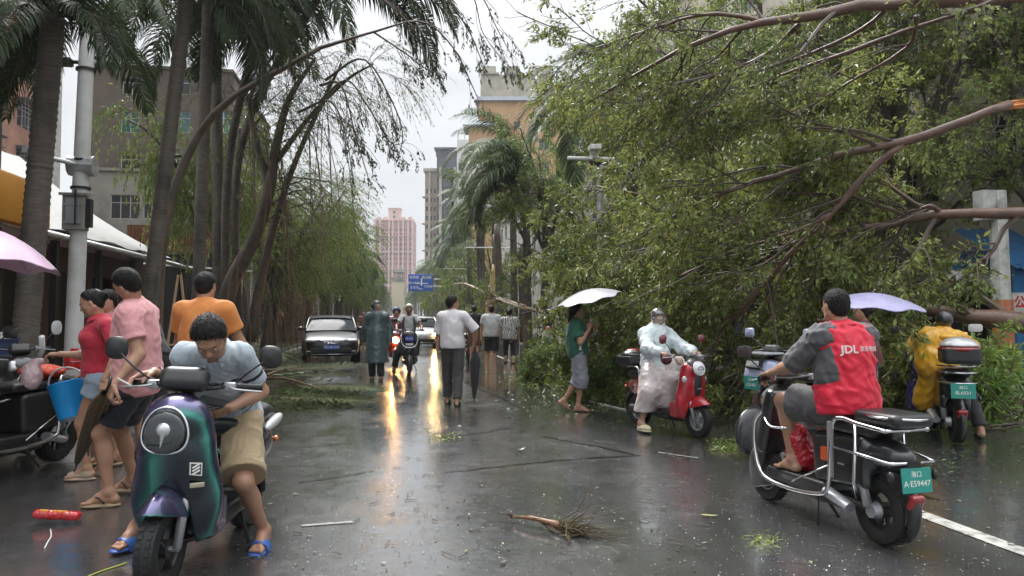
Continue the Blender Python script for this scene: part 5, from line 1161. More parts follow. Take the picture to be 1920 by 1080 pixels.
 def _b(s, g, name, m, smooth=True, label=None):
  g.v = [v - s.base.astype(np.float32) for v in g.v]; o = g.build(name, m, s.t, smooth=smooth)
  if label: o['label'] = label
  return o
 def shirt(s, m, sleeve=.62, band=None, hem=.02, infl=.018, name='shirt', wr=.010, neck_r=.075, seed=1, loose=1.0, collar=None, flare=0, wf=26, long=False, hemdir=None, neckdrop=.012):
  J, c, g = s.J, s.sc, s.g; b = SDF(); i = infl
  ch = J['neck'] * .68 + J['pelvis'] * .32; be = J['neck'] * .36 + J['pelvis'] * .64
  b.ell(ch, (np.array([.112 * g, .158, .19]) + i) * c, s.Ft, .06); b.ell(be, (np.array([.108 * g, .140 * g, .19]) + i * 1.3 * loose) * c, s.Ft, .08)
  b.ell(J['pelvis'], (np.array([.118 * g, .160 * g, .16]) + i * 1.2 * loose + flare) * c, s.Fp, .08)
  b.cone(J['shL'] * .9 + J['neck'] * .1, J['shR'] * .9 + J['neck'] * .1, (.066 + i * .8) * c, (.066 + i * .8) * c, .06)
  b.cone(J['neck'] - s.up * .04 * c, J['neck'] + (J['head'] - J['neck']) * .12, (.062 + i * .6) * c, (.058 + i * .5) * c, .03)
  b.cut(J['pelvis'] - s.up * hem * c, -s.up if hemdir is None else hemdir, .006)
  a = un(un(J['head'] - J['neck']) * .45 + s.up * .55); nk = SDF(); nk.cone(J['neck'] + a * .052 * c + s.fw * .034 * c, J['neck'] + a * .26 * c + s.fw * .06 * c, .056 * c, .13 * c, 0); b.sub(nk, .006)
  if s.female: [b.ell(ch + s.Ft[0] * .090 * c + s.Ft[1] * .06 * sg * c, (np.array([.055, .062, .062]) + i) * c, s.Ft, .05) for sg in (-1, 1)]
  v = SDF()
  for S in 'LR':
   if 'el' + S not in J: continue
   A, B, Cc = J['sh' + S], J['el' + S], J['wr' + S]
   if sleeve <= 0: continue
   if sleeve <= 1:
    e = A + (B - A) * sleeve; q = SDF(); q.cone(A, e + (e - A) * .3, (.052 + i * 1.1) * c * g ** .5, (.046 + i * 1.1 * loose) * c, 0); q.cut(e, B - A, .004);
    v.p.append(('s', q))
   else:
    e = B + (Cc - B) * (sleeve - 1); q = SDF(); q.cone(A, B, (.052 + i * 1.1) * c * g ** .5, (.042 + i * 1.3 * loose) * c, .03); q.cone(B, e, (.042 + i * 1.3 * loose) * c, (.030 + i * 1.1 * loose) * c, .02); q.cut(e - un(Cc - B) * .005, Cc - B, .003)
    v.p.append(('s', q))
  o = s._clothes(b, [q for _, q in v.p], m, name, wr, wf, seed)
  if band: s._band(o, band)
  if collar is not None:
   f, l, u = s.Fh; ax = un(un(J['head'] - J['neck']) * .45 + s.up * .55); n0 = J['neck'] + ax * .060 * c + s.fw * .012 * c; Fn = frame(s.fw, ax)
   pts = []
   for k in range(15):
    a = -2.75 + 5.5 * k / 14; pts.append(n0 + Fn[0] * -math.cos(a) * .072 * c + Fn[1] * math.sin(a) * .068 * c - ax * (.008 + .034 * max(0, -math.cos(a))) * c)
   pts = np.array(pts); ce = n0 - ax * .1; outv = unit(pts - n0 - ax * ((pts - n0) @ ax)[:, None])
   g1 = Geo(); top = pts + ax * .016 * c; bot = pts + outv * .034 * c - ax * .020 * c; n = len(pts); ii = np.arange(n - 1)
   for off in (0, .004):
    g1.add(np.vstack([top + outv * off, bot + outv * off]), np.stack([ii, ii + 1, ii + 1 + n, ii + n], -1))
   s._b(g1, 'collar', collar)
  return s
 def _clothes(s, b, subs, m, name, wr, wf, seed, vx=None):
  vx = vx or s.vx
  allp = [b] + subs
  lo = np.min([sdf_bounds(q, 3 * vx)[0] for q in allp], 0); hi = np.max([sdf_bounds(q, 3 * vx)[1] for q in allp], 0); n = np.ceil((hi - lo) / vx).astype(int) + 1
  D = sdf_eval(b, lo, n, vx)
  for q in subs:
   E_ = sdf_eval(q, lo, n, vx); k = .03; h = np.maximum(k - np.abs(D - E_), 0) / k; D = np.minimum(D, E_) - h * h * k * .25
  if wr:
   near = np.abs(D) < 3 * vx; idx = np.argwhere(near); D = D.copy(); P = lo + idx * vx; d0 = D[near]; d1 = wrinkle(wr, wf, seed)(P, d0); w_ = np.ones(len(P))
   for q in subs:
    for kd, _, _, dd, _k in q.p:
     if kd == '/': dist = np.abs((P - dd[0]) @ dd[1]); near_ = np.linalg.norm(P - dd[0], axis=1) < .14; w_ = np.where(near_, np.minimum(w_, np.clip(dist / .035, 0, 1)), w_)
   for kd, _, _, dd, _k in b.p:
    if kd == '/': w_ = np.minimum(w_, np.clip(np.abs((P - dd[0]) @ dd[1]) / .03, .08, 1))
   D[near] = d0 + (d1 - d0) * w_
  V, Q = nets(D.astype(np.float32), lo, vx); return s._b(Geo().add(V, Q), name, m)
 def _band(s, o, band):
  me = o.data; n = len(me.vertices); co = np.empty(n * 3, np.float32); me.vertices.foreach_get('co', co); P = co.reshape(-1, 3) + s.base; J = s.J
  val = (J['neck'] - P) @ s.up - band[0]; x = (P - J['neck']) @ s.lat
  for S, sg in (('L', 1), ('R', -1)):
   a = un(J['el' + S] - J['sh' + S]); t = (P - J['sh' + S]) @ a; m = (x * sg > .15 * s.sc) & (t > .02); val = np.where(m, t - band[1], val)
  at = me.attributes.new('band', 'FLOAT', 'POINT'); at.data.foreach_set('value', val.astype(np.float32))
 def pants(s, m, t=.55, infl=.02, name='shorts', wr=.008, top=.10, seed=2, loose=1.0, wf=26, flare=0.0):
  """t<=1 to a fraction of the thigh, t in 1..2 down the calf"""
  J, c, g = s.J, s.sc, s.g; b = SDF(); i = infl
  b.ell(J['pelvis'], (np.array([.115 * g, .158 * g, .13]) + i * .7) * c, s.Fp, .05); b.cut(J['pelvis'] + s.up * top * c, s.up, .004); subs = []
  for S in 'LR':
   A, B, Cc = J['hip' + S], J['kn' + S], J['an' + S]; q = SDF()
   if t <= 1: e = A + (B - A) * t; q.cone(A, e, (.086 + i) * c * g ** .5, (.078 - .016 * t + i * 1.4 * loose + flare) * c, .05); q.cone(e, e + (B - A) * .15, (.078 - .016 * t + i * 1.4 * loose + flare) * c, (.06 + i * 1.3 * loose + flare) * c, .02); q.cut(e, B - A, .003)
   else:
    e = B + (Cc - B) * (t - 1); q.cone(A, B, (.086 + i) * c * g ** .5, (.056 + i * loose) * c, .05); q.cone(B, e, (.056 + i * loose) * c, (.042 + i * 1.1 * loose) * c, .03); q.cut(e, Cc - B, .003)
   subs.append(q)
  s._clothes(b, subs, m, name, wr, wf, seed); return s
 def sdfpart(s, name, sd, m, vx=None, wr=0, wf=26, seed=5, label=None):
  if wr: sd.fn(wrinkle(wr, wf, seed))
  return s._b(sdf_geo(sd, vx or s.vx), name, m, label=label)
 def slipper(s, S, d, msole, mstrap, kind='slide', sole_label=None):
  d = un(d); z = np.array([0, 0, 1.0]); l = un(np.cross(z, d)); z = np.cross(d, l); c = s.sc; a = s.J['an' + S] - z * .092 * c
  F = np.array([d, l, z]); sd = SDF(); sd.ell(a + d * .10 * c, np.array([.092, .058, .015]) * c, F, .01).ell(a - d * .015 * c, np.array([.065, .040, .014]) * c, F, .02).rbox(a + d * .045 * c, np.array([.07, .034, .011]) * c, .01, F, .02)
  s._b(sdf_geo(sd, max(.005, s.vx * .6)), 'sandal_sole', msole)
  if kind == 'slide':
   g = Geo(); n = 13; th = np.linspace(-.15, PI + .15, n); rows = []
   for off in (.055, .075, .10, .12): rows.append(a + d * off * c + l * np.cos(th)[:, None] * .060 * c + z * (np.sin(th)[:, None] * (.080 - (off - .055) * .35) + .0) * c)
   v = np.vstack(rows); q = [(r_ * n + k, r_ * n + k + 1, (r_ + 1) * n + k + 1, (r_ + 1) * n + k) for r_ in range(3) for k in range(n - 1)]
   g.add(v, q); g.add(v - z * .006, q); s._b(g, 'sandal_strap', mstrap)
  elif kind == 'flip':
   g = Geo(); tp = a + d * .115 * c + z * .028 * c
   for sg in (-1, 1): g.tube(smooth_path([tp, a + d * .07 * c + l * .034 * sg * c + z * .062 * c, a + d * .015 * c + l * .045 * sg * c + z * .02 * c], 4), .006 * c, 6)
   s._b(g, 'sandal_strap', mstrap)
  elif kind == 'clog':
   sd = SDF(); sd.ell(a + d * .085 * c + z * .03 * c, np.array([.10, .056, .048]) * c, F, .02); sd.ell(a + d * .0 * c + z * .02, np.array([.07, .045, .03]) * c, F, .02)
   s._b(sdf_geo(sd, .007), 'clog', mstrap)
  elif kind == 'shoe':
   sd = SDF(); sd.cone(a + z * .035 * c - d * .02 * c, a + d * .13 * c + z * .028 * c, .044 * c, .038 * c, .02); sd.cone(a + z * .04 * c, a + z * .09 * c, .045 * c, .042 * c, .02)
   s._b(sdf_geo(sd, max(.007, s.vx * .7)), 'shoe', mstrap)
 def glasses(s): pass
def joints(lst, Z0=None):
 """pixel joints: name: (px, py, depth)"""
 return {k: W(*v) for k, v in lst.items()}
# ------------------------------------------------------------------ vehicles
def paint(name, c, **k): return mat(name, c, .28, var=.06, dirt=tuple(np.array(c) * .6 + .035), dscale=5, bump=.05, bscale=260, coat=1.0, crough=k.pop('crough', .06), **k)
M_red = paint('red_paint', (.42, .008, .022)); M_dred = paint('dark_red_paint', (.17, .010, .018)); M_blackp = paint('gloss_black_paint', (.012, .012, .014)); M_silver = mat('silver_paint', (.45, .46, .48), .35, metal=.6, coat=.5)
M_wpaint = paint('white_gloss', (.65, .66, .66)); M_lilac = paint('lilac_panel', (.42, .46, .66)); M_seat = mat('vinyl_seat', (.018, .018, .019), .38, var=.2, bump=.15, bscale=120, coat=.3, crough=.3)
M_lens = mat('clear_lens', (.55, .57, .58), .08, var=.1, scale=30, coat=1, metal=.4); M_tail = mat('red_lens', (.30, .01, .012), .15, coat=1); M_amb = mat('amber_lens', (.55, .16, .02), .2, coat=1)
M_plateg = mat('teal_plate', (.02, .27, .22), .4, var=.08, coat=.3); M_plateb = mat('blue_plate', (.03, .09, .42), .4, var=.05, coat=.3)
def iridescent():
 m = mat('iridescent_paint', (.02, .02, .03), .25, metal=.75, coat=1, crough=.05, spec=.8); t = m.node_tree; nd = t.nodes; lk = t.links; b = nd['Principled BSDF']
 g = nd.new('ShaderNodeLayerWeight'); g.inputs[0].default_value = .38; tc = nd.new('ShaderNodeTexCoord'); sp = nd.new('ShaderNodeSeparateXYZ'); lk.new(tc.outputs['Normal'], sp.inputs[0])
 r = nd.new('ShaderNodeValToRGB'); els = r.color_ramp.elements
 els[0].position = 0; els[0].color = (.012, .02, .03, 1); els[1].position = 1; els[1].color = (.035, .02, .05, 1)
 for p, c in ((.05, (.015, .05, .06)), (.15, (.03, .27, .21)), (.27, (.03, .10, .12)), (.38, (.04, .05, .11)), (.55, (.14, .12, .25)), (.8, (.08, .06, .13))): e = els.new(p); e.color = (*c, 1)
 mu = nd.new('ShaderNodeMath'); mu.operation = 'MULTIPLY_ADD'; mu.inputs[1].default_value = .42; lk.new(sp.outputs[2], mu.inputs[0]); lk.new(g.outputs['Facing'], mu.inputs[2])  # iridescent shift by view angle; teal reflection and dark underside painted in by upward tilt
 lk.new(mu.outputs[0], r.inputs[0]); lk.new(r.outputs[0], b.inputs['Base Color']); return m
M_irid = iridescent()
def wheel(parent, c, r=.225, w_=.10, yaw=0.0, m=None, spokes=5, n=36, rimr=.60):
 """wheel in the x-z plane"""
 Rm = Matrix.Translation(Vector(c)) @ Matrix.Rotation(yaw, 4, 'Z')
 rr = r * rimr; tr = (r - rr) / 2
 pr = [(rr, -w_ * .40), (rr + tr * .6, -w_ * .5), (r - tr * .35, -w_ * .46), (r - .004, -w_ * .25), (r, 0), (r - .004, w_ * .25), (r - tr * .35, w_ * .46), (rr + tr * .6, w_ * .5), (rr, w_ * .40)]
 ty = Geo().lathe(pr, (0, 0, 0), (0, 1, 0), n)
 for k in range(n):
  a = k * 2 * PI / n
  for s in (-1, 1): ty.box((math.cos(a) * (r - .002), s * w_ * .22, math.sin(a) * (r - .002)), (.004, w_ * .13, .010), rot=(0, -a, s * .0))
 tyo = ty.xf(Rm).build('tyre', M_rubber, parent, smooth='auto')
 g = Geo().lathe([(rr, -w_ * .40), (rr - .012, -w_ * .38), (rr - .022, -w_ * .2), (rr - .022, w_ * .2), (rr - .012, w_ * .38), (rr, w_ * .40)], (0, 0, 0), (0, 1, 0), n)
 g.tube([(0, -w_ * .42, 0), (0, w_ * .42, 0)], .05 if r < .3 else .07, 14)
 for k in range(spokes):
  a = k * 2 * PI / spokes + .3
  for s in (-1, 1): g.beam((math.cos(a) * .035, s * w_ * .2, math.sin(a) * .035), (math.cos(a + .25) * (rr - .016), s * w_ * .26, math.sin(a + .25) * (rr - .016)), .03, .014)
 g.xf(Rm).build('rim', m or M_silver, parent, smooth='auto'); return tyo
def mirror(parent, a, b, rr=(.075, .052), facing=(-1, 0, 0), shape='round', m=None):
 g = Geo(); mid = (np.array(a) + np.array(b)) / 2 + np.array([.03, 0, .0]); g.tube(smooth_path([a, mid, b], 4), .006, 6); g.build('mirror_stalk', M_black, parent, smooth=True)
 f = un(facing); F = frame(f, (0, 0, 1)); g = Geo(); b = np.array(b, float)
 pts = [(0, .018), (.7, .014), (.95, .004), (1, -.004), (.9, -.008), (0, -.009)]
 n = 20; an = np.arange(n) * 2 * PI / n; rx, rz = rr; e = .75 if shape == 'round' else .5
 ring = np.stack([np.sign(np.cos(an)) * np.abs(np.cos(an)) ** e * rx, np.sign(np.sin(an)) * np.abs(np.sin(an)) ** e * rz], -1)
 v = np.concatenate([b - f * d + F[1] * ring[:, :1] * s_ + F[2] * ring[:, 1:] * s_ for s_, d in pts]); i = np.arange(len(pts) - 1)[:, None] * n; j = np.arange(n)[None]; k = (j + 1) % n
 g.add(v, np.stack([i + j, i + k, i + n + k, i + n + j], -1).reshape(-1, 4)); g.build('mirror', m or M_black, parent, smooth='auto')
def plate(parent, c, rot, m, lines, w_=.11, h=.075, t_=None):
 g = Geo().bbox((0, 0, 0), (w_, .003, h), .002); M = Matrix.Translation(Vector(c)) @ Euler(rot).to_matrix().to_4x4(); g.xf(M); p = g.build('number_plate', m, parent)
 for (s_, x, z, sz) in lines:
  q = M @ Vector((x, -.0036, z)); text_mesh('lettering', s_, sz, M_let, p, q, (rot[0] + R(90), rot[1], rot[2]) if True else None, .0006)
def barset(t, h=1.0, x=.33, half=.33, rise=.03, m=None, sweep=.07, levers=True):
 """handlebar, grips, levers; returns grip centres"""
 P = smooth_path([(x - sweep, half, h), (x - .02, half * .62, h + rise * .4), (x + .03, half * .3, h + rise * -.2), (x + .03, -half * .3, h + rise * -.2), (x - .02, -half * .62, h + rise * .4), (x - sweep, -half, h)], 5)
 Geo().tube(P, .011, 8).build('handlebar', m or M_black, t, smooth=True)
 for s in (1, -1):
  a = np.array([x - sweep, half * s, h]); b = np.array([x - sweep * .35, half * .66 * s, h + .004]); g = Geo().tube([a, b], .0175, 12); g.lathe([(.0175, -.004), (.022, -.004), (.022, .004), (.0175, .004)], a, un(a - b), 12); g.build('grip', M_rubber, t, smooth='auto')
  g = Geo(); q = np.array([x - sweep * .2, half * .58 * s, h + .004]); g.bbox(q, (.024, .032, .024), .008)
  if levers: g.tube(smooth_path([q + [.03, 0, 0], q + [.055, .05 * s, -.008], q + [.035 - .02, .17 * s, -.02]], 4), .006, 6)
  g.build('brake_lever', M_alu if levers else M_black, t, smooth='auto')
 for s in (1, -1):
  Geo().tube(smooth_path([(x - .01, half * .52 * s, h), (x + .09, half * .40 * s, h + .03), (x + .10, half * .12 * s, h - .02), (x + .04, 0, h - .14)], 5), .004, 6).build('brake_cable', M_rubber, t, smooth=True)
 return np.array([x - sweep * .7, half * .84, h]), np.array([x - sweep * .7, -half * .84, h])
def place(name, label, cat, fr, rr, group=None, lean=0.0, wb=1.24):
 fr = np.asarray(fr, float); rr = np.asarray(rr, float); m = (fr + rr) / 2; d = fr - rr
 return thing(name, label, cat, (m[0], m[1], roadz(m[0], m[1]) * .5), (lean, 0, math.atan2(d[1], d[0])), group)
def wpt(t, p): bpy.context.view_layer.update(); return np.array(t.matrix_world @ Vector(p))
def retro(t, body, accent, vx=.008, rimm=None, front='big', seatm=None, side2=None, topbox=None, fend=None):
 """round-nosed retro scooter"""
 wb = .62
 wheel(t, (wb, 0, .222), .222, .095, 0, rimm or M_silver); wheel(t, (-wb, 0, .222), .222, .11, 0, rimm or M_silver)
 for s in (-1, 1):
  Geo().tube([(wb, .075 * s, .222), (wb - .07, .075 * s, .45), (wb - .12, .05 * s, .60)], (.022, .026, .024), 10).build('fork', M_silver, t, smooth=True)
  Geo().tube([(-wb, .10 * s, .23), (-wb + .08, .11 * s, .55)], .028, 10).build('shock_absorber', M_dark, t, smooth=True)
 Geo().tube([(wb, -.085, .222), (wb, .085, .222)], .014, 8).build('axle', M_alu, t)
 b = SDF(); b.ell((.50, 0, .70), (.125, .195, .26), None, .03); b.ell((.47, 0, .45), (.10, .235, .27), None, .08); b.ell((.515, 0, .86), (.13, .155, .11), None, .06)
 b.rbox((.36, 0, .34), (.10, .20, .12), .05, None, .06)
 hol = SDF(); hol.ell((.30, 0, .60), (.15, .21, .42), None, 0); hol.ell((wb + .01, 0, .22), (.30, .125, .30), None, .02); b.sub(hol, .012); b.cut((0, 0, .20), (0, 0, -1), .02)
 sdf_geo(b, vx).build('leg_shield', body, t, smooth=True)
 b = SDF(); b.ell((wb - .01, 0, .25), (.285, .118, .275), None, .02); h2 = SDF(); h2.ell((wb - .01, 0, .22), (.262, .102, .262), None, 0); b.sub(h2, .004); b.cut((0, 0, .225), (.25, 0, -1), .004)
 sdf_geo(b, min(vx, .009)).build('front_fender', fend or body, t, smooth=True)
 b = SDF(); b.rbox((.06, 0, .285), (.36, .175, .045), .03, None, .03); b.ell((.05, 0, .22), (.45, .13, .06), None, .05); b.rbox((-.22, 0, .40), (.10, .15, .14), .05, None, .06)
 sdf_geo(b, vx).build('floorboard', M_black, t, smooth=True)
 b = SDF(); b.ell((-.42, 0, .56), (.40, .185, .155), None, .02); b.ell((-.30, 0, .46), (.22, .19, .20), None, .06); h2 = SDF(); h2.ell((-wb, 0, .20), (.28, .11, .30), None, 0); b.sub(h2, .02); b.cut((0, 0, .69), (0, 0, 1), .02)
 sdf_geo(b, vx).build('rear_body', side2 or body, t, smooth=True)
 b = SDF(); b.rbox((-.36, 0, .735), (.36, .145, .045), .04, None, .02); b.ell((-.15, 0, .745), (.14, .10, .045), None, .05); b.ell((-.55, 0, .77), (.17, .14, .055), None, .05)
 sdf_geo(b, vx).build('seat', seatm or M_seat, t, smooth=True)
 g = Geo(); g.tube([(-wb, 0, .222), (-.2, 0, .26)], .035, 8); g.tube([(-.15, .12, .25), (-.1, .2, .04)], .012, 6); g.box((-.5, 0, .33), (.16, .06, .07)); g.build('swing_arm', M_dark, t)
 b = SDF(); b.ell((-wb - .06, 0, .27), (.27, .075, .27), None, 0); h2 = SDF(); h2.ell((-wb - .05, 0, .24), (.25, .09, .25), None, 0); b.sub(h2, .004); b.cut((0, 0, .34), (.5, 0, -1), .004); sdf_geo(b, .012).build('rear_fender', M_black, t, smooth=True)
 Geo().bbox((-.83, 0, .56), (.02, .09, .035), .012).build('tail_light', M_tail, t, smooth='auto')
 for s in (-1, 1): Geo().sphere((-.76, .14 * s, .55), (.03, .022, .022), 8).build('rear_indicator', M_amb, t, smooth=True)
 Geo().tube([(.46, 0, .88), (.39, 0, 1.0)], .035, 10).build('steering_stem', M_black, t)
# ---- A: iridescent scooter, front left
fA = W(306, 600, 3.68); fA[2] = 0; rA = W(464, 600, 4.92); rA[2] = 0
tA = place('scooter', 'dark iridescent green and purple scooter with big oval headlight facing the camera', 'scooter', fA, rA)
tA.scale = (.985,) * 3; tA.rotation_euler[0] = R(-2.2)
retro(tA, M_irid, M_black, .007, side2=M_irid, rimm=M_black)
gripAL, gripAR = barset(tA, 1.0, .36, .35)
b = SDF(); b.ell((.645, .0, .797), (.030, .110, .112), frame((1, 0, .10), (0, 0, 1)), .01); hz = sdf_geo(b, .006).build('headlight', M_dark, tA, smooth=True)
n = 40; an = np.arange(n + 1) * 2 * PI / n; ring = np.stack([.655 - .0 * an - .1 * .118 * np.sin(an), .114 * np.sign(np.cos(an)) * np.abs(np.cos(an)) ** .85, .797 + .112 * np.sin(an) - .012 * np.cos(2 * an)], -1)
Geo().tube(ring, .007, 8, caps=False).build('headlight_rim', M_chrome, tA, smooth=True)
b = SDF(); b.ell((.668, 0, .797), (.016, .105, .104), frame((1, 0, .10), (0, 0, 1)), .01); gl = sdf_geo(b, .006).build('headlight_lens', mat('smoked_lens', (.025, .03, .032), .05, coat=1, crough=.03, var=.2), tA, smooth=True)
Geo().lathe([(0, .012), (.02, .010), (.034, 0), (.036, -.006)], (.684, 0, .815), (1, 0, .1), 18).tube([(.684, 0, .785), (.683, -.004, .745), (.676, -.012, .712)], (.012, .006, .009), 8).torus((.672, 0, .80), .085, .004, (1, 0, .1), 28, 6).build('lamp_reflector', M_lens, tA, smooth='auto')
b = SDF(); b.rbox((.45, 0, 1.045), (.055, .125, .065), .05, frame((1, 0, .5), (0, 0, 1)), 0); sdf_geo(b, .007).build('instrument_pod', M_black, tA, smooth=True)
for s in (-1, 1): mirror(tA, (.34, .22 * s, 1.02), (.36, .41 * s, 1.19 if s < 0 else 1.17), (.062, .062), (-1, 0, .05))
g = Geo(); b_ = np.array([.609, .095, .60]); F = frame((1, .62, .1), (0, 0, 1))
def badge(pp, F, w_, h, m1, m2, bars):
 g = Geo(); P = lambda a, b, d=0: pp + F[1] * a + F[2] * b + F[0] * d
 v = [P(-w_, -h * .7), P(w_, -h), P(w_, h * .8), P(-w_, h)]; v2 = [x + F[0] * .006 for x in v]; g.add(v + v2, [(4, 5, 6, 7), (0, 1, 5, 4), (1, 2, 6, 5), (2, 3, 7, 6), (3, 0, 4, 7)]); o1 = g.build('badge', m1, tA)
 g = Geo(); k = .82; v = [P(-w_ * k, -h * .7 * k, .0075), P(w_ * k, -h * k, .0075), P(w_ * k, h * .8 * k, .0075), P(-w_ * k, h * k, .0075)]; g.add(v, [(0, 1, 2, 3)]); g.build('badge_field', m2, o1)
 g = Geo()
 for a in bars: g.beam(P(-w_ * .6, h * (a - .22), .009), P(w_ * .6, h * (a + .3), .009), .008, .003, up=F[0])
 g.build('badge_bar', m1, o1)
badge(np.array([.592, .135, .612]), frame((1, .75, .05), (0, 0, 1)), .030, .036, M_let, M_black, (-.45, 0, .45))
F = frame((1, .75, .05), (0, 0, 1)); M4 = Matrix([[*F[0], 0], [*F[1], 0], [*F[2], 0], [0, 0, 0, 1]]).transposed(); M4.translation = Vector((.588, .145, .532))
Geo().bbox((0, 0, 0), (.006, .036, .013), .005).xf(M4).build('name_strip', mat('champagne', (.42, .38, .28), .3, metal=.6), tA)
Geo().bbox((-.2, .165, .62), (.03, .02, .03), .01).build('side_latch', M_black, tA)
g = SDF(); g.ell((-.60, .165, .69), (.17, .035, .035), frame((1, 0, -.15), (0, 0, 1)), 0); sdf_geo(g, .008).build('side_panel', M_wpaint, tA, smooth=True)
# ---- B: red scooter in the middle right
fB = W(1308, 600, 8.50); fB[2] = 0; rB = W(1199, 600, 9.48); rB[2] = 0
tB = place('scooter', 'bright red retro scooter with black nose strip and round white headlight', 'scooter', fB, rB)
tB.scale = (.89,) * 3
retro(tB, M_red, M_black, .010, seatm=M_seat, fend=M_red, side2=M_dred)
gripBL, gripBR = barset(tB, 1.02, .36, .33)
b = SDF(); b.ell((.50, 0, .70), (.150, .10, .27), None, .02); b.ell((.53, 0, .90), (.12, .125, .10), None, .04); b.cut((0, 0, .47), (0, 0, -1), .01); sdf_geo(b, .009).build('nose_strip', M_black, tB, smooth=True)
Geo().lathe([(0, .035), (.055, .03), (.085, .012), (.09, -.01)], (.635, 0, .875), (1, 0, .18), 24).build('headlight', mat('white_lamp', (.75, .77, .78), .15, coat=1, crough=.05), tB, smooth='auto')
Geo().torus((.638, 0, .875), .09, .01, (1, 0, .18), 24).build('headlight_rim', M_chrome, tB, smooth=True)
g = Geo(); a_ = np.linspace(.25, PI - .25, 9); g.tube(np.stack([.672 + 0 * a_, .045 * np.cos(a_), .862 + .040 * np.sin(a_)], -1), .004, 6); g.tube([(.672, .045, .862), (.672, -.045, .862)], .004, 6); g.build('headlight_arc', M_black, tB)
for s in (-1, 1):
 Geo().lathe([(0, .02), (.03, .012), (.036, -.004)], (.555, .165 * s, .735), (1, .5 * s, 0), 16).build('front_indicator', M_lens, tB, smooth='auto'); Geo().torus((.555, .165 * s, .735), .036, .006, (1, .5 * s, 0), 16, 6).build('indicator_ring', M_chrome, tB, smooth=True)
 mirror(tB, (.34, .2 * s, 1.04), (.33, (.31 if s > 0 else .33) * s, 1.24), (.06, .06), (-1, 0, 0), m=M_dred)
Geo().box((.640, 0, .62), (.003, .035, .008)).build('name_strip', M_alu, tB)
b = SDF(); b.rbox((-.78, 0, .93), (.19, .19, .10), .06, None, 0); b.cut((0, 0, .975), (0, 0, 1), .01); sdf_geo(b, .011).build('top_box', M_black, tB, smooth=True)
b = SDF(); b.ell((-.78, 0, .965), (.185, .185, .11), None, 0); b.cut((0, 0, .978), (0, 0, -1), .004); sdf_geo(b, .011).build('top_box_lid', M_blackp, tB, smooth=True)
b = SDF(); b.ell((-.78, 0, 1.0), (.14, .14, .088), None, 0); b.cut((0, 0, 1.0), (0, 0, -1), .004); sdf_geo(b, .011).build('red_reflector', M_tail, tB, smooth=True)
g = Geo()
for s in (-1, 1): g.tube(smooth_path([(-.42, .16 * s, .60), (-.42, .17 * s, .80), (-.52, .16 * s, .84), (-.72, .14 * s, .83)], 4), .013, 8)
g.build('grab_rail', M_chrome, tB, smooth=True)
text_mesh('lettering', '友', .16, mat('pink_graphic', (.7, .45, .45), .5), tB, (-.44, -.194, .53), (R(90), 0, 0), .001)
Geo().tube([(-.62, -.13, .25), (-.2, -.16, .24)], (.07, .05), 12).build('motor_cover', M_black, tB, smooth='auto')
b = SDF(); b.ell((.50, -.20, .97), (.05, .05, .055), None, 0); b.ell((.49, -.235, 1.0), (.03, .03, .03), None, .03); b.ell((.54, -.20, 1.0), (.02, .02, .03), None, .02)
tag(sdf_geo(b, .008).build('plush_charm', mat('beige_plush', (.62, .47, .38), .9, bump=.4), tB, smooth=True))
b = SDF(); b.ell((.32, .27 * -1, .98), (.07, .075, .07), None, 0); sdf_geo(b, .01).build('hand_muff', mat('maroon_muff', (.10, .02, .03), .7), tB, smooth=True)
b = SDF(); b.ell((.34, .27, .99), (.055, .06, .055), None, 0); sdf_geo(b, .01).build('hand_muff', mat('grey_muff', (.25, .24, .24), .7), tB, smooth=True)
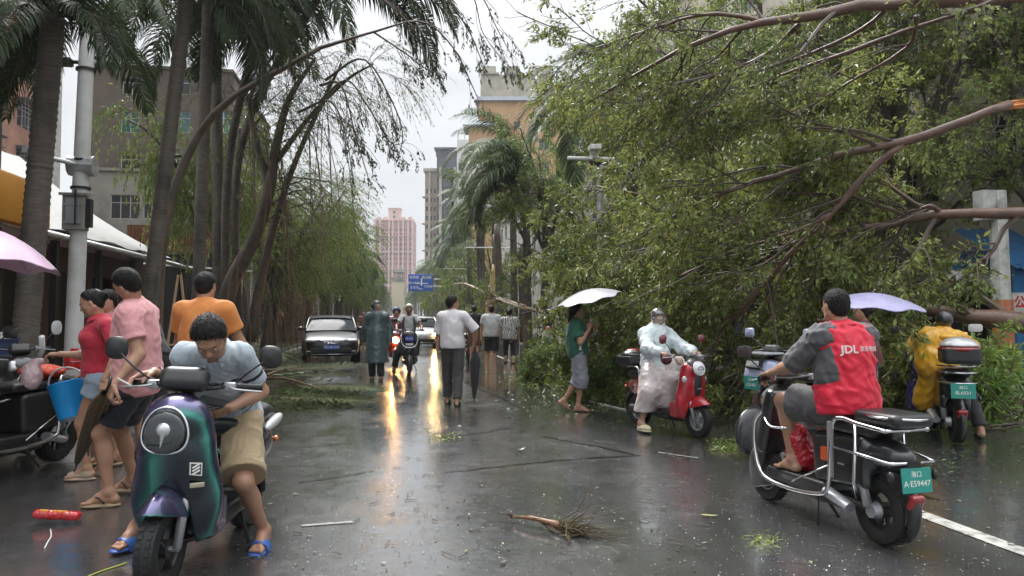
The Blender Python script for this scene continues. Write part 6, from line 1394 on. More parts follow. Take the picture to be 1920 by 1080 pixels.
# ---- C: black delivery scooter with chrome guards
fC = W(1437, 600, 5.62); fC[2] = 0; rC = W(1654, 600, 4.50); rC[2] = 0
tC = place('scooter', 'black electric scooter with chrome side guards and teal plate seen from behind', 'scooter', fC, rC)
def guard_scooter(t, body, vx=.009, barh=1.03, plate_=True, guards=True, rack=True):
 wb = .63
 wheel(t, (wb, 0, .222), .222, .10, 0, M_silver, 3); wheel(t, (-wb, 0, .225), .225, .115, 0, M_dark, 3)
 for s in (-1, 1):
  Geo().tube([(wb, .075 * s, .222), (wb - .16, .06 * s, .66)], (.024, .026), 10).build('fork', M_dark, t, smooth=True)
  Geo().tube([(-wb + .02, .11 * s, .25), (-wb + .12, .12 * s, .58)], (.03, .03), 10).build('shock_absorber', M_silver if s > 0 else M_dark, t, smooth=True)
 b = SDF(); b.rbox((.43, 0, .68), (.06, .20, .27), .05, frame((1, 0, .32), (0, 0, 1)), .03); b.ell((.47, 0, .83), (.12, .17, .14), None, .06); b.ell((.52, 0, .55), (.07, .12, .16), None, .05); h2 = SDF(); h2.ell((wb, 0, .22), (.29, .12, .29), None, 0); b.sub(h2, .01)
 sdf_geo(b, vx).build('leg_shield', body, t, smooth=True)
 b = SDF(); b.ell((wb, 0, .24), (.27, .085, .262), None, .02); h2 = SDF(); h2.ell((wb, 0, .22), (.25, .07, .248), None, 0); b.sub(h2, .004); b.cut((0, 0, .30), (-.3, 0, -1), .004); sdf_geo(b, .010).build('front_fender', body, t, smooth=True)
 b = SDF(); b.rbox((.10, 0, .285), (.34, .165, .05), .025, None, .03); b.rbox((-.05, 0, .215), (.33, .10, .05), .03, None, .02); sdf_geo(b, vx).build('floorboard', M_black, t, smooth=True)
 b = SDF(); b.rbox((-.36, 0, .52), (.27, .15, .18), .05, frame((1, 0, -.06), (0, 0, 1)), .04); b.ell((-.62, 0, .60), (.26, .13, .11), None, .06); h2 = SDF(); h2.ell((-wb, 0, .20), (.29, .12, .29), None, 0); b.sub(h2, .02); sdf_geo(b, vx).build('rear_body', body, t, smooth=True)
 b = SDF(); b.rbox((-.34, 0, .745), (.35, .14, .04), .035, None, .02); b.ell((-.12, 0, .745), (.16, .12, .045), None, .04); b.rbox((-.62, 0, .775), (.13, .13, .035), .03, None, .03); sdf_geo(b, vx).build('seat', M_seat, t, smooth=True)
 Geo().tube([(.42, 0, .9), (.37, 0, barh)], .035, 10).build('steering_stem', M_black, t)
 b = SDF(); b.rbox((.43, 0, barh + .0), (.05, .10, .06), .04, frame((1, 0, .6), (0, 0, 1)), 0); sdf_geo(b, .01).build('instrument_pod', M_black, t, smooth=True)
 b = SDF(); b.ell((-wb - .02, 0, .27), (.29, .075, .275), None, 0); h2 = SDF(); h2.ell((-wb, 0, .23), (.262, .09, .262), None, 0); b.sub(h2, .004); b.cut((0, 0, .26), (.35, 0, -1), .004); b.cut((-wb + .05, 0, 0), (1, 0, 0), .004); sdf_geo(b, .010).build('rear_fender', M_blackp, t, smooth=True)
 b = SDF(); b.rbox((-.90, 0, .335), (.025, .05, .055), .02, frame((1, 0, .5), (0, 0, 1)), 0); sdf_geo(b, .009).build('tail_light', M_tail, t, smooth=True)
 if guards:
  for s in (1, -1):
   y = .22 * s
   P = smooth_path([(.44, y * .7, .78), (.50, y, .66), (.48, y * 1.05, .42), (.36, y * 1.1, .27), (.05, y * 1.12, .24), (-.28, y * 1.12, .27), (-.38, y * 1.1, .33), (-.40, y * 1.05, .55), (-.42, y, .78), (-.48, y * .9, .82), (-.62, y * .85, .80), (-.84, y * .75, .78)], 5)
   Geo().tube(P, .0155, 9).build('side_guard', M_chrome, t, smooth=True)
   g = Geo().tube(smooth_path([(.46, y * .8, .74), (.30, y * 1.0, .66), (.12, y * .9, .67)], 4), .009, 7); g.tube([(-.41, y * 1.05, .62), (-.72, y * .9, .60), (-.88, y * .75, .58)], .011, 8); g.tube([(-.60, y * .85, .80), (-.60, y * .95, .42), (-.56, y * .7, .30)], .013, 8)
   g.tube([(-.41, y * 1.05, .50), (.0, y * 1.14, .30)], .007, 6); g.build('guard_brace', M_chrome, t, smooth=True)
   Geo().box((-.405, y * 1.06, .60), (.022, .008, .19)).build('guard_plate', M_alu, t)
  [Geo().tube([(x, -.165, z_), (x, .165, z_)], .011, 8).build('rear_bar', M_chrome, t, smooth=True) for x, z_ in ((-.88, .58), (-.84, .78))]
 if rack:
  b = SDF(); b.rbox((-.72, 0, .845), (.20, .155, .045), .04, None, 0); sdf_geo(b, .009).build('rear_cushion', M_seat, t, smooth=True)
  n = 22; a_ = np.linspace(-2.2, 2.2, n); P = np.stack([-.75 - .205 * np.cos(a_), .165 * np.sin(a_), .86 + 0 * a_], -1); Geo().tube(P, .009, 7).build('cushion_rail', M_chrome, t, smooth=True)
 for s in (-1, 1): Geo().sphere((-.88, .17 * s, .50), (.025, .02, .035), 8).build('rear_indicator', M_black, t, smooth=True)
 g = Geo(); g.tube([(-wb, .07, .225), (-.18, .10, .26)], .032, 8); g.tube([(-.12, .12, .23), (-.22, .2, .03)], .010, 6); g.tube([(-.12, .05, .2), (-.30, .09, .10)], .012, 6); g.build('swing_arm', M_dark, t, smooth=True)
 Geo().tube([(-.30, .185, .29), (-.52, .175, .225)], (.05, .045), 10, sq=.8).build('motor_cover', M_silver, t, smooth='auto')
 Geo().tube([(-wb, .06, .225), (-wb, .11, .225)], (.06, .045), 14).build('hub', M_silver, t, smooth='auto')
tC.scale = (.90,) * 3
guard_scooter(tC, M_blackp)
gripCL, gripCR = barset(tC, 1.03, .33, .33)
plate(tC, (-.90, -.01, .475), (R(-6), 0, R(-90)), M_plateg, [('海口', 0, .035, .042), ('A·E59447', 0, -.022, .052)], .115, .078)
Geo().box((-.885, 0, .56), (.01, .05, .03)).build('plate_bracket', M_dark, tC)
mirror(tC, (.34, .21, 1.06), (.42, .36, 1.235), (.072, .046), (-1, -.1, 0), 'sq'); mirror(tC, (.34, -.21, 1.06), (.42, -.40, 1.22), (.072, .046), (-1, .1, 0), 'sq')
Geo().bbox((-.25, .158, .54), (.035, .012, .05), .01).build('orange_sticker', mat('orange_sticker', (.65, .10, .02), .4), tC)
Geo().box((-.42, .163, .50), (.03, .003, .006)).build('side_lettering', M_alu, tC)
def at_local(t, p): return wpt(t, p)
p = at_local(tC, (.16, .03, .34)); bg_ = thing('red_bag', 'red plastic bag stuffed between the feet of the red shirt rider', 'bag', p)
b = SDF(); b.ell((0, 0, .10), (.11, .12, .11), None, .02); b.ell((.08, .08, .07), (.09, .06, .07), None, .04); b.ell((-.05, -.02, .22), (.08, .09, .10), None, .05); b.fn(wrinkle(.012, 45, 4)); sdf_geo(b, .008).build('bag_body', mat('red_film', (.50, .015, .03), .3, coat=.4, bump=.2), bg_, smooth=True)
# ---- D: yellow-coat scooter, rear view
fD = W(1745, 600, 9.35); fD[2] = 0; rD = W(1790, 600, 8.12); rD[2] = 0
tD = place('scooter', 'dark scooter with silver lidded top box and teal plate under the yellow raincoat', 'scooter', fD, rD)
guard_scooter(tD, M_blackp, .014, guards=False, rack=False)
gripDL, gripDR = barset(tD, 1.03, .33, .33)
b = SDF(); b.rbox((-.82, 0, .98), (.17, .18, .12), .05, None, 0); b.cut((0, 0, 1.03), (0, 0, 1), .004); sdf_geo(b, .011).build('top_box', M_black, tD, smooth=True)
b = SDF(); b.ell((-.82, 0, 1.02), (.185, .20, .13), None, 0); b.cut((0, 0, 1.045), (0, 0, -1), .004); sdf_geo(b, .011).build('top_box_lid', mat('silver_lid', (.55, .55, .56), .3, metal=.3, coat=.6), tD, smooth=True)
b = SDF(); b.ell((-.82, 0, 1.02), (.19, .205, .05), None, 0); sdf_geo(b, .011).build('red_band', M_tail, tD, smooth=True)
for z_, w2 in ((.84, .19), (.77, .20), (.66, .19)):
 g = Geo(); n = 14; a_ = np.linspace(-1.5, 1.5, n); g.tube(np.stack([-.66 - .27 * np.cos(a_), w2 * np.sin(a_), z_ + 0 * a_], -1), .010, 7); g.build('rear_bar', M_chrome, tD, smooth=True)
plate(tD, (-.965, 0, .585), (R(-4), 0, R(-90)), M_plateg, [('海口', 0, .035, .04), ('8L6031', 0, -.02, .05)], .115, .078)
mirror(tD, (.34, -.21, 1.06), (.36, -.42, 1.23), (.075, .048), (-1, .1, 0), 'sq', m=M_wpaint)
mirror(tD, (.34, .21, 1.06), (.36, .42, 1.20), (.075, .048), (-1, .1, 0), 'sq')
# ---- F: lilac fronted moped half hidden behind the delivery scooter
fF = W(1410, 600, 7.3); fF[2] = 0; rF = W(1600, 600, 7.85); rF[2] = 0
tF = place('scooter', 'moped with pale lilac front panel and teal front plate behind the black delivery scooter', 'scooter', fF, rF)
guard_scooter(tF, M_blackp, .013, guards=False, rack=True)
gripFL, gripFR = barset(tF, 1.03, .33, .33)
b = SDF(); b.rbox((.60, 0, .84), (.055, .16, .10), .04, frame((1, 0, .3), (0, 0, 1)), 0); b.ell((.50, 0, .84), (.14, .185, .12), None, .05); b.cut((0, 0, .96), (0, 0, 1), .02); sdf_geo(b, .010).build('front_panel', M_lilac, tF, smooth=True)
Geo().bbox((.655, 0, .90), (.03, .10, .05), .02, rot=(0, -.3, 0)).build('headlight', M_dark, tF, smooth='auto'); Geo().bbox((.675, 0, .90), (.02, .085, .035), .015, rot=(0, -.3, 0)).build('headlight_lens', M_lens, tF, smooth='auto')
g = Geo(); g.bbox((.56, 0, 1.005), (.13, .17, .012), .01); g.build('front_rack', M_alu, tF)
plate(tF, (.70, 0, .72), (R(8), 0, R(90)), M_plateg, [('海口', 0, .03, .035), ('A20481', 0, -.02, .045)], .10, .065)
for s in (-1, 1): mirror(tF, (.34, .21 * s, 1.06), (.36, .40 * s, 1.20), (.07, .05), (-1, 0, 0), 'sq', m=M_lilac)
Geo().lathe([(0, .03), (.045, .02), (.05, 0)], (.50, .17, .68), (1, .5, 0), 16).build('side_lamp', M_lens, tF, smooth='auto')
Geo().tube([(.52, .19, .92), (.55, .21, .80), (.42, .22, .72)], .012, 8).build('side_rail', M_chrome, tF, smooth=True)
# ---- E: parked cluttered scooter at the left edge (front wheel out of frame to the left)
fE = W(-75, 600, 6.1); fE[2] = 0; rE = W(78, 600, 6.95); rE[2] = 0
tE = place('scooter', 'dark parked scooter loaded with bags at the left edge of the street', 'scooter', fE, rE)
guard_scooter(tE, M_black, .012, guards=True, rack=False)
gripEL, gripER = barset(tE, 1.03, .33, .33)
mirror(tE, (.34, .21, 1.06), (.36, .40, 1.24), (.07, .05), (-1, 0, 0), 'sq')
fE2 = W(70, 600, 7.4); fE2[2] = 0; rE2 = W(-40, 600, 8.5); rE2[2] = 0
tE2 = place('scooter', 'second dark scooter with white mirror beside the pale bag and blue bucket', 'scooter', fE2, rE2)
guard_scooter(tE2, M_blackp, .013, guards=False, rack=True)
gripE2L, gripE2R = barset(tE2, 1.03, .33, .33); mirror(tE2, (.34, .21, 1.06), (.36, .36, 1.25), (.06, .075), (1, .3, 0), 'round', m=M_wpaint); mirror(tE2, (.34, -.21, 1.06), (.36, -.40, 1.22), (.07, .05), (-1, 0, 0), 'sq')
b = SDF(); b.rbox((.52, 0, .86), (.05, .13, .06), .03, frame((1, 0, .4), (0, 0, 1)), 0); sdf_geo(b, .012).build('headlight', M_lens, tE2, smooth=True)
Geo().tube([(.42, .2, 1.16), (.34, .24, 1.02), (.30, .20, .9)], .03, 8).build('cable_guard', M_wpaint, tE2, smooth=True)
# ---- G: motorcycle with chrome front arch in the middle distance
fG = W(768, 600, 17.9); fG[2] = 0; rG = W(766, 600, 19.2); rG[2] = 0
tG = place('motorcycle', 'small black motorcycle with blue plate inside a chrome front guard coming head on', 'motorcycle', fG, rG)
guard_scooter(tG, M_blackp, .02, guards=False, rack=False); gripGL, gripGR = barset(tG, 1.05, .33, .36)
Geo().tube(smooth_path([(.62, .20, .95), (.66, .19, .78), (.68, .10, .66), (.68, -.10, .66), (.66, -.19, .78), (.62, -.20, .95)], 4), .016, 8).build('front_guard', M_chrome, tG, smooth=True)
b = SDF(); b.ell((.55, 0, .93), (.14, .18, .12), None, .02); sdf_geo(b, .018).build('front_cowl', M_black, tG, smooth=True)
plate(tG, (.70, 0, .86), (R(6), 0, R(90)), M_plateb, [('琼A81', 0, 0, .07)], .10, .065)
for s in (-1, 1): mirror(tG, (.34, .21 * s, 1.08), (.40, .36 * s, 1.30), (.075, .045), (-1, 0, 0), 'sq')
Geo().bbox((.70, 0, .72), (.02, .10, .025), .01).build('lamp_bar', M_lens, tG, smooth='auto')
# ---- H: scooter with lit headlight behind the raincoat man
M_lamp = mat('lit_headlamp', (1, .9, .7), .3, emit=(1.0, .50, .13), estr=190)
M_lampw = mat('lit_white_headlamp', (1, .95, .85), .3, emit=(1.0, .60, .22), estr=170)
fH = W(742, 600, 21.3); fH[2] = 0; rH = W(744, 600, 22.6); rH[2] = 0
tH = place('scooter', 'scooter with a lit yellow headlamp half hidden behind the dark raincoat man', 'scooter', fH, rH)
retro(tH, M_dred, M_black, .022); gripHL, gripHR = barset(tH, 1.02, .36, .33, levers=False)
Geo().lathe([(0, .03), (.075, .02), (.085, 0)], (.63, 0, .72), (1, 0, 0), 16).build('headlight', M_lamp, tH, smooth=True)
# ---- K: white-green scooter seen from behind on the right
fK = W(1024, 600, 26.6); fK[2] = 0; rK = W(1027, 600, 25.4); rK[2] = 0
tK = place('scooter', 'small white and mint green scooter seen from behind by the fallen branches', 'scooter', fK, rK)
retro(tK, mat('mint_paint', (.30, .62, .42), .3, coat=1), M_black, .022, side2=M_wpaint); gripKL, gripKR = barset(tK, 1.02, .36, .33, levers=False)
b = SDF(); b.rbox((-.72, 0, .78), (.12, .20, .14), .05, None, 0); sdf_geo(b, .018).build('rear_box', M_wpaint, tK, smooth=True)
b = SDF(); b.ell((-.75, 0, 1.0), (.09, .09, .09), None, 0); sdf_geo(b, .018).build('pink_ball', mat('pink_ball', (.65, .25, .25), .4), tK, smooth=True)
# ---- bicycle / moped of the green shirt rider
fM = W(893, 600, 24.6); fM[2] = 0; rM = W(880, 600, 23.5); rM[2] = 0
tM = place('scooter', 'dark scooter under the rider in a green shirt beyond the pale shirt man', 'scooter', fM, rM)
guard_scooter(tM, M_blackp, .022, guards=False, rack=True); gripML, gripMR = barset(tM, 1.03, .33, .33, levers=False)
# ------------------------------------------------------------------ cars
def car(label, front_mid, heading, body, Lc=4.6, Wc=1.78, Hc=1.46, lights=None, platem=None, ptxt=None, name='parked_car', grille=True, tint=(.02, .025, .028)):
 f = np.asarray(front_mid, float); hd = np.array([math.cos(heading), math.sin(heading), 0]); c = f - hd * Lc / 2
 t = thing(name, label, 'car', (c[0], c[1], roadz(c[0], c[1]) if c[1] < 60 else 0), (0, 0, heading)); hl = Lc / 2; hw = Wc / 2
 st = [(hl, .52, .26, .52, .60), (hl - .06, .74, .20, .58, .68), (hl - .25, .84, .17, .66, .76), (hl - .6, .88, .16, .74, .86), (hl - 1.05, .89, .16, .82, .95), (hl - 1.5, .89, .17, .88, .97), (0, .89, .17, .90, .97), (-.8, .89, .17, .92, .99), (-hl + .85, .88, .18, .94, 1.03), (-hl + .4, .86, .20, .95, 1.06), (-hl + .1, .80, .24, .92, 1.04), (-hl, .68, .30, .85, .98)]
 g = Geo(); ring = []
 for x, w_, zb, zs, zd in st:
  w_ = w_ * hw / .89
  ring.append([(x, 0, zb), (x, w_ * .8, zb), (x, w_ * .97, zb + .10), (x, w_, (zb + zs) / 2), (x, w_ * .985, zs), (x, w_ * .90, zd - .03), (x, w_ * .5, zd + .005), (x, 0, zd + .015),
                     (x, -w_ * .5, zd + .005), (x, -w_ * .90, zd - .03), (x, -w_ * .985, zs), (x, -w_, (zb + zs) / 2), (x, -w_ * .97, zb + .10), (x, -w_ * .8, zb)])
 v = np.array(ring).reshape(-1, 3); n = 14; i = np.arange(len(st) - 1)[:, None] * n; j = np.arange(n)[None]; k = (j + 1) % n
 q = np.stack([i + j, i + n + j, i + n + k, i + k], -1).reshape(-1, 4)
 v = np.vstack([v, [hl + .01, 0, .42], [-hl - .01, 0, .62]]); e0, e1 = len(st) * n, len(st) * n + 1; jj = np.arange(n); kk = (jj + 1) % n
 g.add(v, q, np.vstack([np.stack([jj, kk, np.full(n, e0)], -1), np.stack([(len(st) - 1) * n + kk, (len(st) - 1) * n + jj, np.full(n, e1)], -1)]))
 o = g.build('body', body, t, smooth=True); sm = o.modifiers.new('s', 'SUBSURF'); sm.levels = sm.render_levels = 2
 cs = [(hl - 1.05, .80, .96, .965), (hl - 1.75, .70, .97, 1.36), (hl - 2.1, .66, .97, Hc - .03), (-.35, .655, .97, Hc), (-hl + 1.5, .64, .98, Hc - .05), (-hl + 1.0, .66, 1.0, 1.30), (-hl + .55, .72, 1.02, 1.06)]
 ring = []
 for x, w_, z0, z1 in cs:
  w_ = w_ * hw / .89; wb_ = .80 * hw / .89
  ring.append([(x, wb_, z0 - .05), (x, (wb_ + w_) / 2 + .02, (z0 + z1) / 2), (x, w_, z1 - .05 * min(1, (z1 - z0) * 3)), (x, w_ * .86, z1), (x, 0, z1 + .018), (x, -w_ * .86, z1), (x, -w_, z1 - .05 * min(1, (z1 - z0) * 3)), (x, -(wb_ + w_) / 2 - .02, (z0 + z1) / 2), (x, -wb_, z0 - .05)])
 v = np.array(ring).reshape(-1, 3); n = 9; i = np.arange(len(cs) - 1)[:, None] * n; j = np.arange(n - 1)[None]
 Q = np.stack([i + j, i + n + j, i + n + j + 1, i + j + 1], -1)
 gl = Geo().add(v, Q.reshape(-1, 4)); go = gl.build('windows', mat('car_glass', tint, .06, spec=.3, var=.5, scale=3), t, smooth=True); MATS['car_glass'].node_tree.nodes['Principled BSDF'].inputs['IOR'].default_value = 1.15; sm = go.modifiers.new('s', 'SUBSURF'); sm.levels = sm.render_levels = 2
 r_ = Geo().add(v * [1, 1.004, 1] + [0, 0, .008], Q[1:-1][:, 2:6].reshape(-1, 4)); ro = r_.build('roof', body, t, smooth=True); sm = ro.modifiers.new('s', 'SUBSURF'); sm.levels = sm.render_levels = 2
 k_ = hw / .89
 for s in (1, -1):
  Geo().tube(smooth_path([(hl - 1.12, .80 * s * k_, .965), (hl - 1.75, .71 * s * k_, 1.33), (hl - 2.15, .665 * s * k_, Hc - .045), (-.3, .665 * s * k_, Hc - .03), (-hl + 1.5, .65 * s * k_, Hc - .08), (-hl + .7, .72 * s * k_, 1.05)], 5), .03, 6).build('roof_pillar', body, t, smooth=True)
  Geo().box((.0, .775 * s * k_, 1.16), (.035, .03, .20)).build('door_pillar', M_blackp, t)
  wheel(t, (hl - .92, (hw - .09) * s, .315), .315, .20, 0, M_silver, 7, 28, .66); wheel(t, (-hl + .98, (hw - .09) * s, .315), .315, .20, 0, M_silver, 7, 28, .66)
  for x in (hl - .92, -hl + .98): Geo().lathe([(.37, -.01), (.345, .012), (.33, -.03)], (x, (hw - .002) * s, .315), (0, s, 0), 24).build('wheel_arch', M_black, t)
  b = SDF(); b.ell((hl - 1.42, (hw + .055) * s, 1.02), (.07, .125, .07), None, 0); b.cut((hl - 1.49, 0, 0), (-1, 0, 0), .004); sdf_geo(b, .02).build('wing_mirror', body, t, smooth=True)
  b = SDF(); b.ell((hl - .16, .60 * s * k_, .665), (.16, .25, .070), frame((1, .45 * s, 0), (0, 0, 1)), 0); hlm = sdf_geo(b, .018).build('headlight', M_lens, t, smooth=True)
  Geo().tube([(hl - .02, .42 * s, .672), (hl - .05, .60 * s * k_, .690), (hl - .16, .78 * s * k_, .715)], .016, 6).build('lamp_strip', M_let, t)
  if lights: Geo().sphere((hl - .0, .60 * s * k_, .665), (.03, .085, .06), 10).build('lit_lamp', lights, t, smooth=True)
  Geo().bbox((hl - .06, .66 * s * k_, .345), (.03, .07, .012), .008).build('fog_lamp', M_let, t)
 if grille:
  for z_, w2 in ((.66, .42), (.62, .40), (.585, .36)): Geo().tube(smooth_path([(hl - .10, -w2, z_ + .015), (hl + .035, 0, z_ - .01), (hl - .10, w2, z_ + .015)], 4), .010, 6).build('grille_slat', M_chrome, t, smooth=True)
  Geo().tube(smooth_path([(hl - .18, -.78 * k_, .72), (hl + .00, -.42, .70), (hl + .045, 0, .665), (hl + .00, .42, .70), (hl - .18, .78 * k_, .72)], 5), .012, 6).build('chrome_trim', M_chrome, t, smooth=True)
  Geo().torus((hl + .055, 0, .655), .05, .009, (1, 0, 0), 16, 6, 0, 1.25).build('emblem', M_chrome, t, smooth=True)
 b = SDF(); b.rbox((hl - .02, 0, .36), (.06, .62 * k_, .085), .04, None, 0); sdf_geo(b, .02).build('lower_grille', M_dark, t, smooth=True)
 Geo().tube([(hl + .03, -.6, .255), (hl + .05, 0, .25), (hl + .03, .6, .255)], .010, 6).build('bumper_trim', M_chrome, t, smooth=True)
 if platem: plate(t, (hl + .075, 0, .47), (0, 0, R(90)), platem, [(ptxt, 0, 0, .10)], .22, .07)
 for s in (.3, -.25): Geo().beam((hl - 1.12, s, .985), (hl - 1.28, s + .55, 1.065), .012, .012).build('wiper', M_black, t)
 return t
car('black sedan with chrome grille and blue plate parked by the left tree row', W(622, 600, 23.0) * [1, 1, 0], R(-90) + R(5), mat('dark_car_paint', (.010, .010, .012), .3, coat=.45, crough=.08, var=.05), platem=M_plateb, ptxt='琼A·B1U30')
car('silver grey car with lit headlamps approaching behind the white shirt man', W(790, 600, 34.0) * [1, 1, 0], R(-90), mat('silver_car_paint', (.36, .37, .38), .3, metal=.5, coat=1), lights=M_lampw, name='approaching_car', grille=False, tint=(.12, .14, .15))
# ------------------------------------------------------------------ the people
fh = np.array([math.sin(-YAW), math.cos(YAW), 0.0]); Zv = np.array([0, 0, 1.0])
def D(a, b, c=0.0): return _r * a + fh * b + Zv * c
def ik(a, b, l1, l2, hint):
 a = np.asarray(a, float); b = np.asarray(b, float); d = b - a; L_ = np.linalg.norm(d)
 if L_ > (l1 + l2) * .995: return a + d * l1 / (l1 + l2)
 x = (l1 * l1 - l2 * l2 + L_ * L_) / (2 * L_); h = math.sqrt(max(l1 * l1 - x * x, 0)); u = d / L_; q = np.asarray(hint, float); q = un(q - u * (q @ u)); return a + u * x + q * h
C_polo = cloth('grey_blue_polo', (.38, .44, .49)); C_khaki = cloth('khaki_shorts', (.36, .27, .16)); C_redp = cloth('crimson_polo', (.45, .02, .045)); C_denim = cloth('pale_denim', (.27, .33, .40), bump=.3)
C_pink = cloth('salmon_tshirt', (.66, .31, .32)); C_navy = cloth('navy_shorts', (.012, .014, .022)); C_black = cloth('black_cotton', (.016, .016, .018)); C_orange = cloth('orange_tshirt', (.62, .22, .05))
C_jred = cloth('bright_red_jersey', (.66, .012, .04), .6); C_jgrey = cloth('charcoal_jersey', (.085, .083, .088), .7); C_yel = cloth('yellow_raincoat', (.74, .38, .015), .3, coat=.5, crough=.25); C_rain = cloth('white_raincoat', (.60, .68, .70), .3, coat=.5, crough=.25)
C_rain2 = cloth('pinkish_rain_skirt', (.52, .46, .45), .3, coat=.5, crough=.25); C_green = cloth('dark_green_tshirt', (.018, .11, .07)); C_greyp = cloth('grey_trousers', (.26, .27, .31)); C_white = cloth('off_white_tshirt', (.70, .66, .68)); C_char = cloth('charcoal_trousers', (.06, .055, .055))
C_teal = cloth('dark_slate_raincoat', (.055, .085, .09), .35, coat=.5, crough=.25); C_tgreen = cloth('jade_tshirt', (.02, .30, .23)); C_brown = cloth('brown_shirt', (.16, .08, .05)); C_purple = cloth('violet_shirt', (.20, .15, .36)); C_dtank = cloth('dark_brown_tank', (.05, .035, .035))
C_maroon = cloth('maroon_poncho', (.22, .03, .06), .35, coat=.4); C_lstripe = cloth('light_grey_tshirt', (.48, .48, .48))
M_bluesl = mat('blue_rubber', (.05, .13, .40), .4); M_tan = mat('tan_sole', (.35, .25, .16), .5); M_cream = mat('cream_foam', (.66, .58, .40), .5); M_skinshoe = mat('beige_flat', (.42, .32, .24), .5)
def stripes(mt, zc, rad, col):      # printed bands round the garment, measured in the garment's own space
 pass
t_ = C_polo.node_tree; b_ = t_.nodes['Principled BSDF']; src = b_.inputs['Base Color'].links[0].from_socket; at = t_.nodes.new('ShaderNodeAttribute'); at.attribute_name = 'band'; mxb = t_.nodes.new('ShaderNodeMixRGB'); mxb.inputs[2].default_value = (.008, .009, .014, 1)
def _cmp(c, w_):
 n = t_.nodes.new('ShaderNodeMath'); n.operation = 'COMPARE'; n.inputs[1].default_value = c; n.inputs[2].default_value = w_; t_.links.new(at.outputs['Fac'], n.inputs[0]); return n.outputs[0]
acc = _cmp(0, .010)
for c_, w_ in ((.165, .004), (.185, .003), (.205, .004), (.235, .003)):
 a_ = t_.nodes.new('ShaderNodeMath'); a_.operation = 'MAXIMUM'; t_.links.new(acc, a_.inputs[0]); t_.links.new(_cmp(c_, w_), a_.inputs[1]); acc = a_.outputs[0]
t_.links.new(acc, mxb.inputs[0]); t_.links.new(src, mxb.inputs[1]); t_.links.new(mxb.outputs[0], b_.inputs['Base Color'])
gL, gR = wpt(tA, gripAL), wpt(tA, gripAR)
J = joints(dict(head=(393, 634, 3.92), neck=(402, 660, 4.12), pelvis=(432, 776, 4.50), shR=(345, 668, 4.06), shL=(453, 668, 4.16), wrR=(258, 698, 3.86), wrL=(432, 765, 4.10), hipL=(454, 788, 4.44), hipR=(408, 788, 4.46)))
J['wrR'] = gR + D(.03, .085, .055); J['elR'] = ik(J['shR'], J['wrR'], .275, .245, D(-.5, .5, -.8)); J['elL'] = ik(J['shL'], J['wrL'], .27, .24, D(.35, .8, -.3))
J['anL'] = G(483, 1036) + [0, 0, .098]; J['anR'] = G(232, 1030) + [0, 0, .098]
J['anL'] += D(0, .10); J['anR'] += D(.02, .10)
J['knL'] = ik(J['hipL'], J['anL'], .43, .42, D(.12, -1, .2)); J['knR'] = ik(J['hipR'], J['anR'], .43, .42, D(-.3, -1, .2))
P = Person('man in pale blue grey striped polo and khaki shorts astride the iridescent scooter looking down', J, D(.16, -.62, -.72), (J['pelvis'][0], J['pelvis'][1], 0), sk=SK1, sc=1.0, vx=.009, headup=D(.05, -.72, .62), girth=1.08)
tp = P.hand('R', D(-.45, -.55, -.10), D(0, -.35, -1), 1, curl=(.35, .55, .4)); P.hand('L', D(-.55, -.35, -.25), D(-.5, .3, .6), -1, curl=(.7, .7, .5))
P.foot('L', D(.05, -1)); P.foot('R', D(-.25, -1))
P.shirt(C_polo, sleeve=.72, hem=.06, infl=.015, wr=.008, wf=30, collar=cloth('grey_blue_collar', (.38, .44, .49)), loose=1.15, seed=3, band=(.13, .13)); P.pants(C_khaki, .92, .024, wr=.014, loose=1.7, top=.05)
P.slipper('L', D(.05, -1), M_bluesl, M_bluesl, 'slide'); P.slipper('R', D(-.25, -1), M_bluesl, M_bluesl, 'slide'); p1 = P.finish('thick')
Geo().bbox((J['wrL'] + D(-.05, -.12, .05)) - P.base, (.075, .04, .005), .004, (.3, .2, YAW)).build('phone', M_black, p1)
o = p1.children[-1]; o.parent = None; o.location = tuple(P.base); o.name = 'phone'; tag(o, 'dark phone held in the lap of the man on the iridescent scooter', 'phone')
Geo().tube([tp[0] + D(.01, 0, .0), tp[0] + D(-.055, -.03, .045)], .005, 8).build('cigarette', M_white, None); tag(SC.objects['cigarette'], 'thin white cigarette between the fingers on the left handlebar grip', 'cigarette')
g = Geo(); w0 = J['wrR'] - D(0, 0, 0); ax = un(J['elR'] - J['wrR']); g.torus(w0 + ax * .02 - P.base, .035, .005, ax, 18, 6); g.build('wristband', M_black, p1, smooth=True)
J = joints(dict(head=(171, 568, 6.30), neck=(187, 601, 6.34), pelvis=(184, 704, 6.36), shL=(203, 612, 6.18), shR=(186, 612, 6.50), wrR=(112, 664, 6.30), wrL=(196, 712, 6.02), hipL=(186, 713, 6.28), hipR=(184, 713, 6.45), anL=(163, 878, 6.32), anR=(192, 876, 6.50)))
J['elR'] = ik(J['shR'], J['wrR'], .26, .235, D(.2, 0, -1)); J['elL'] = ik(J['shL'], J['wrL'], .26, .235, D(1, 0, -.2)); J['knL'] = ik(J['hipL'], J['anL'], .40, .385, D(-1, 0, 0)); J['knR'] = ik(J['hipR'], J['anR'], .40, .385, D(-1, 0, 0))
P = Person('woman in crimson polo and pale denim shorts reaching left towards the parked scooter', J, D(-.85, -.25, -.42), (J['pelvis'][0], J['pelvis'][1], 0), sk=SK1, sc=.94, vx=.010, female=True, headup=D(-.35, 0, .9))
P.hand('R', D(-1, -.1, 0), D(0, .2, -1), -1, curl=(.6, .7, .5)); P.hand('L', D(0, -.2, -1), D(0, 1, 0), 1, curl=(.3, .3, .2)); P.foot('L', D(-1, -.15)); P.foot('R', D(-1, -.1))
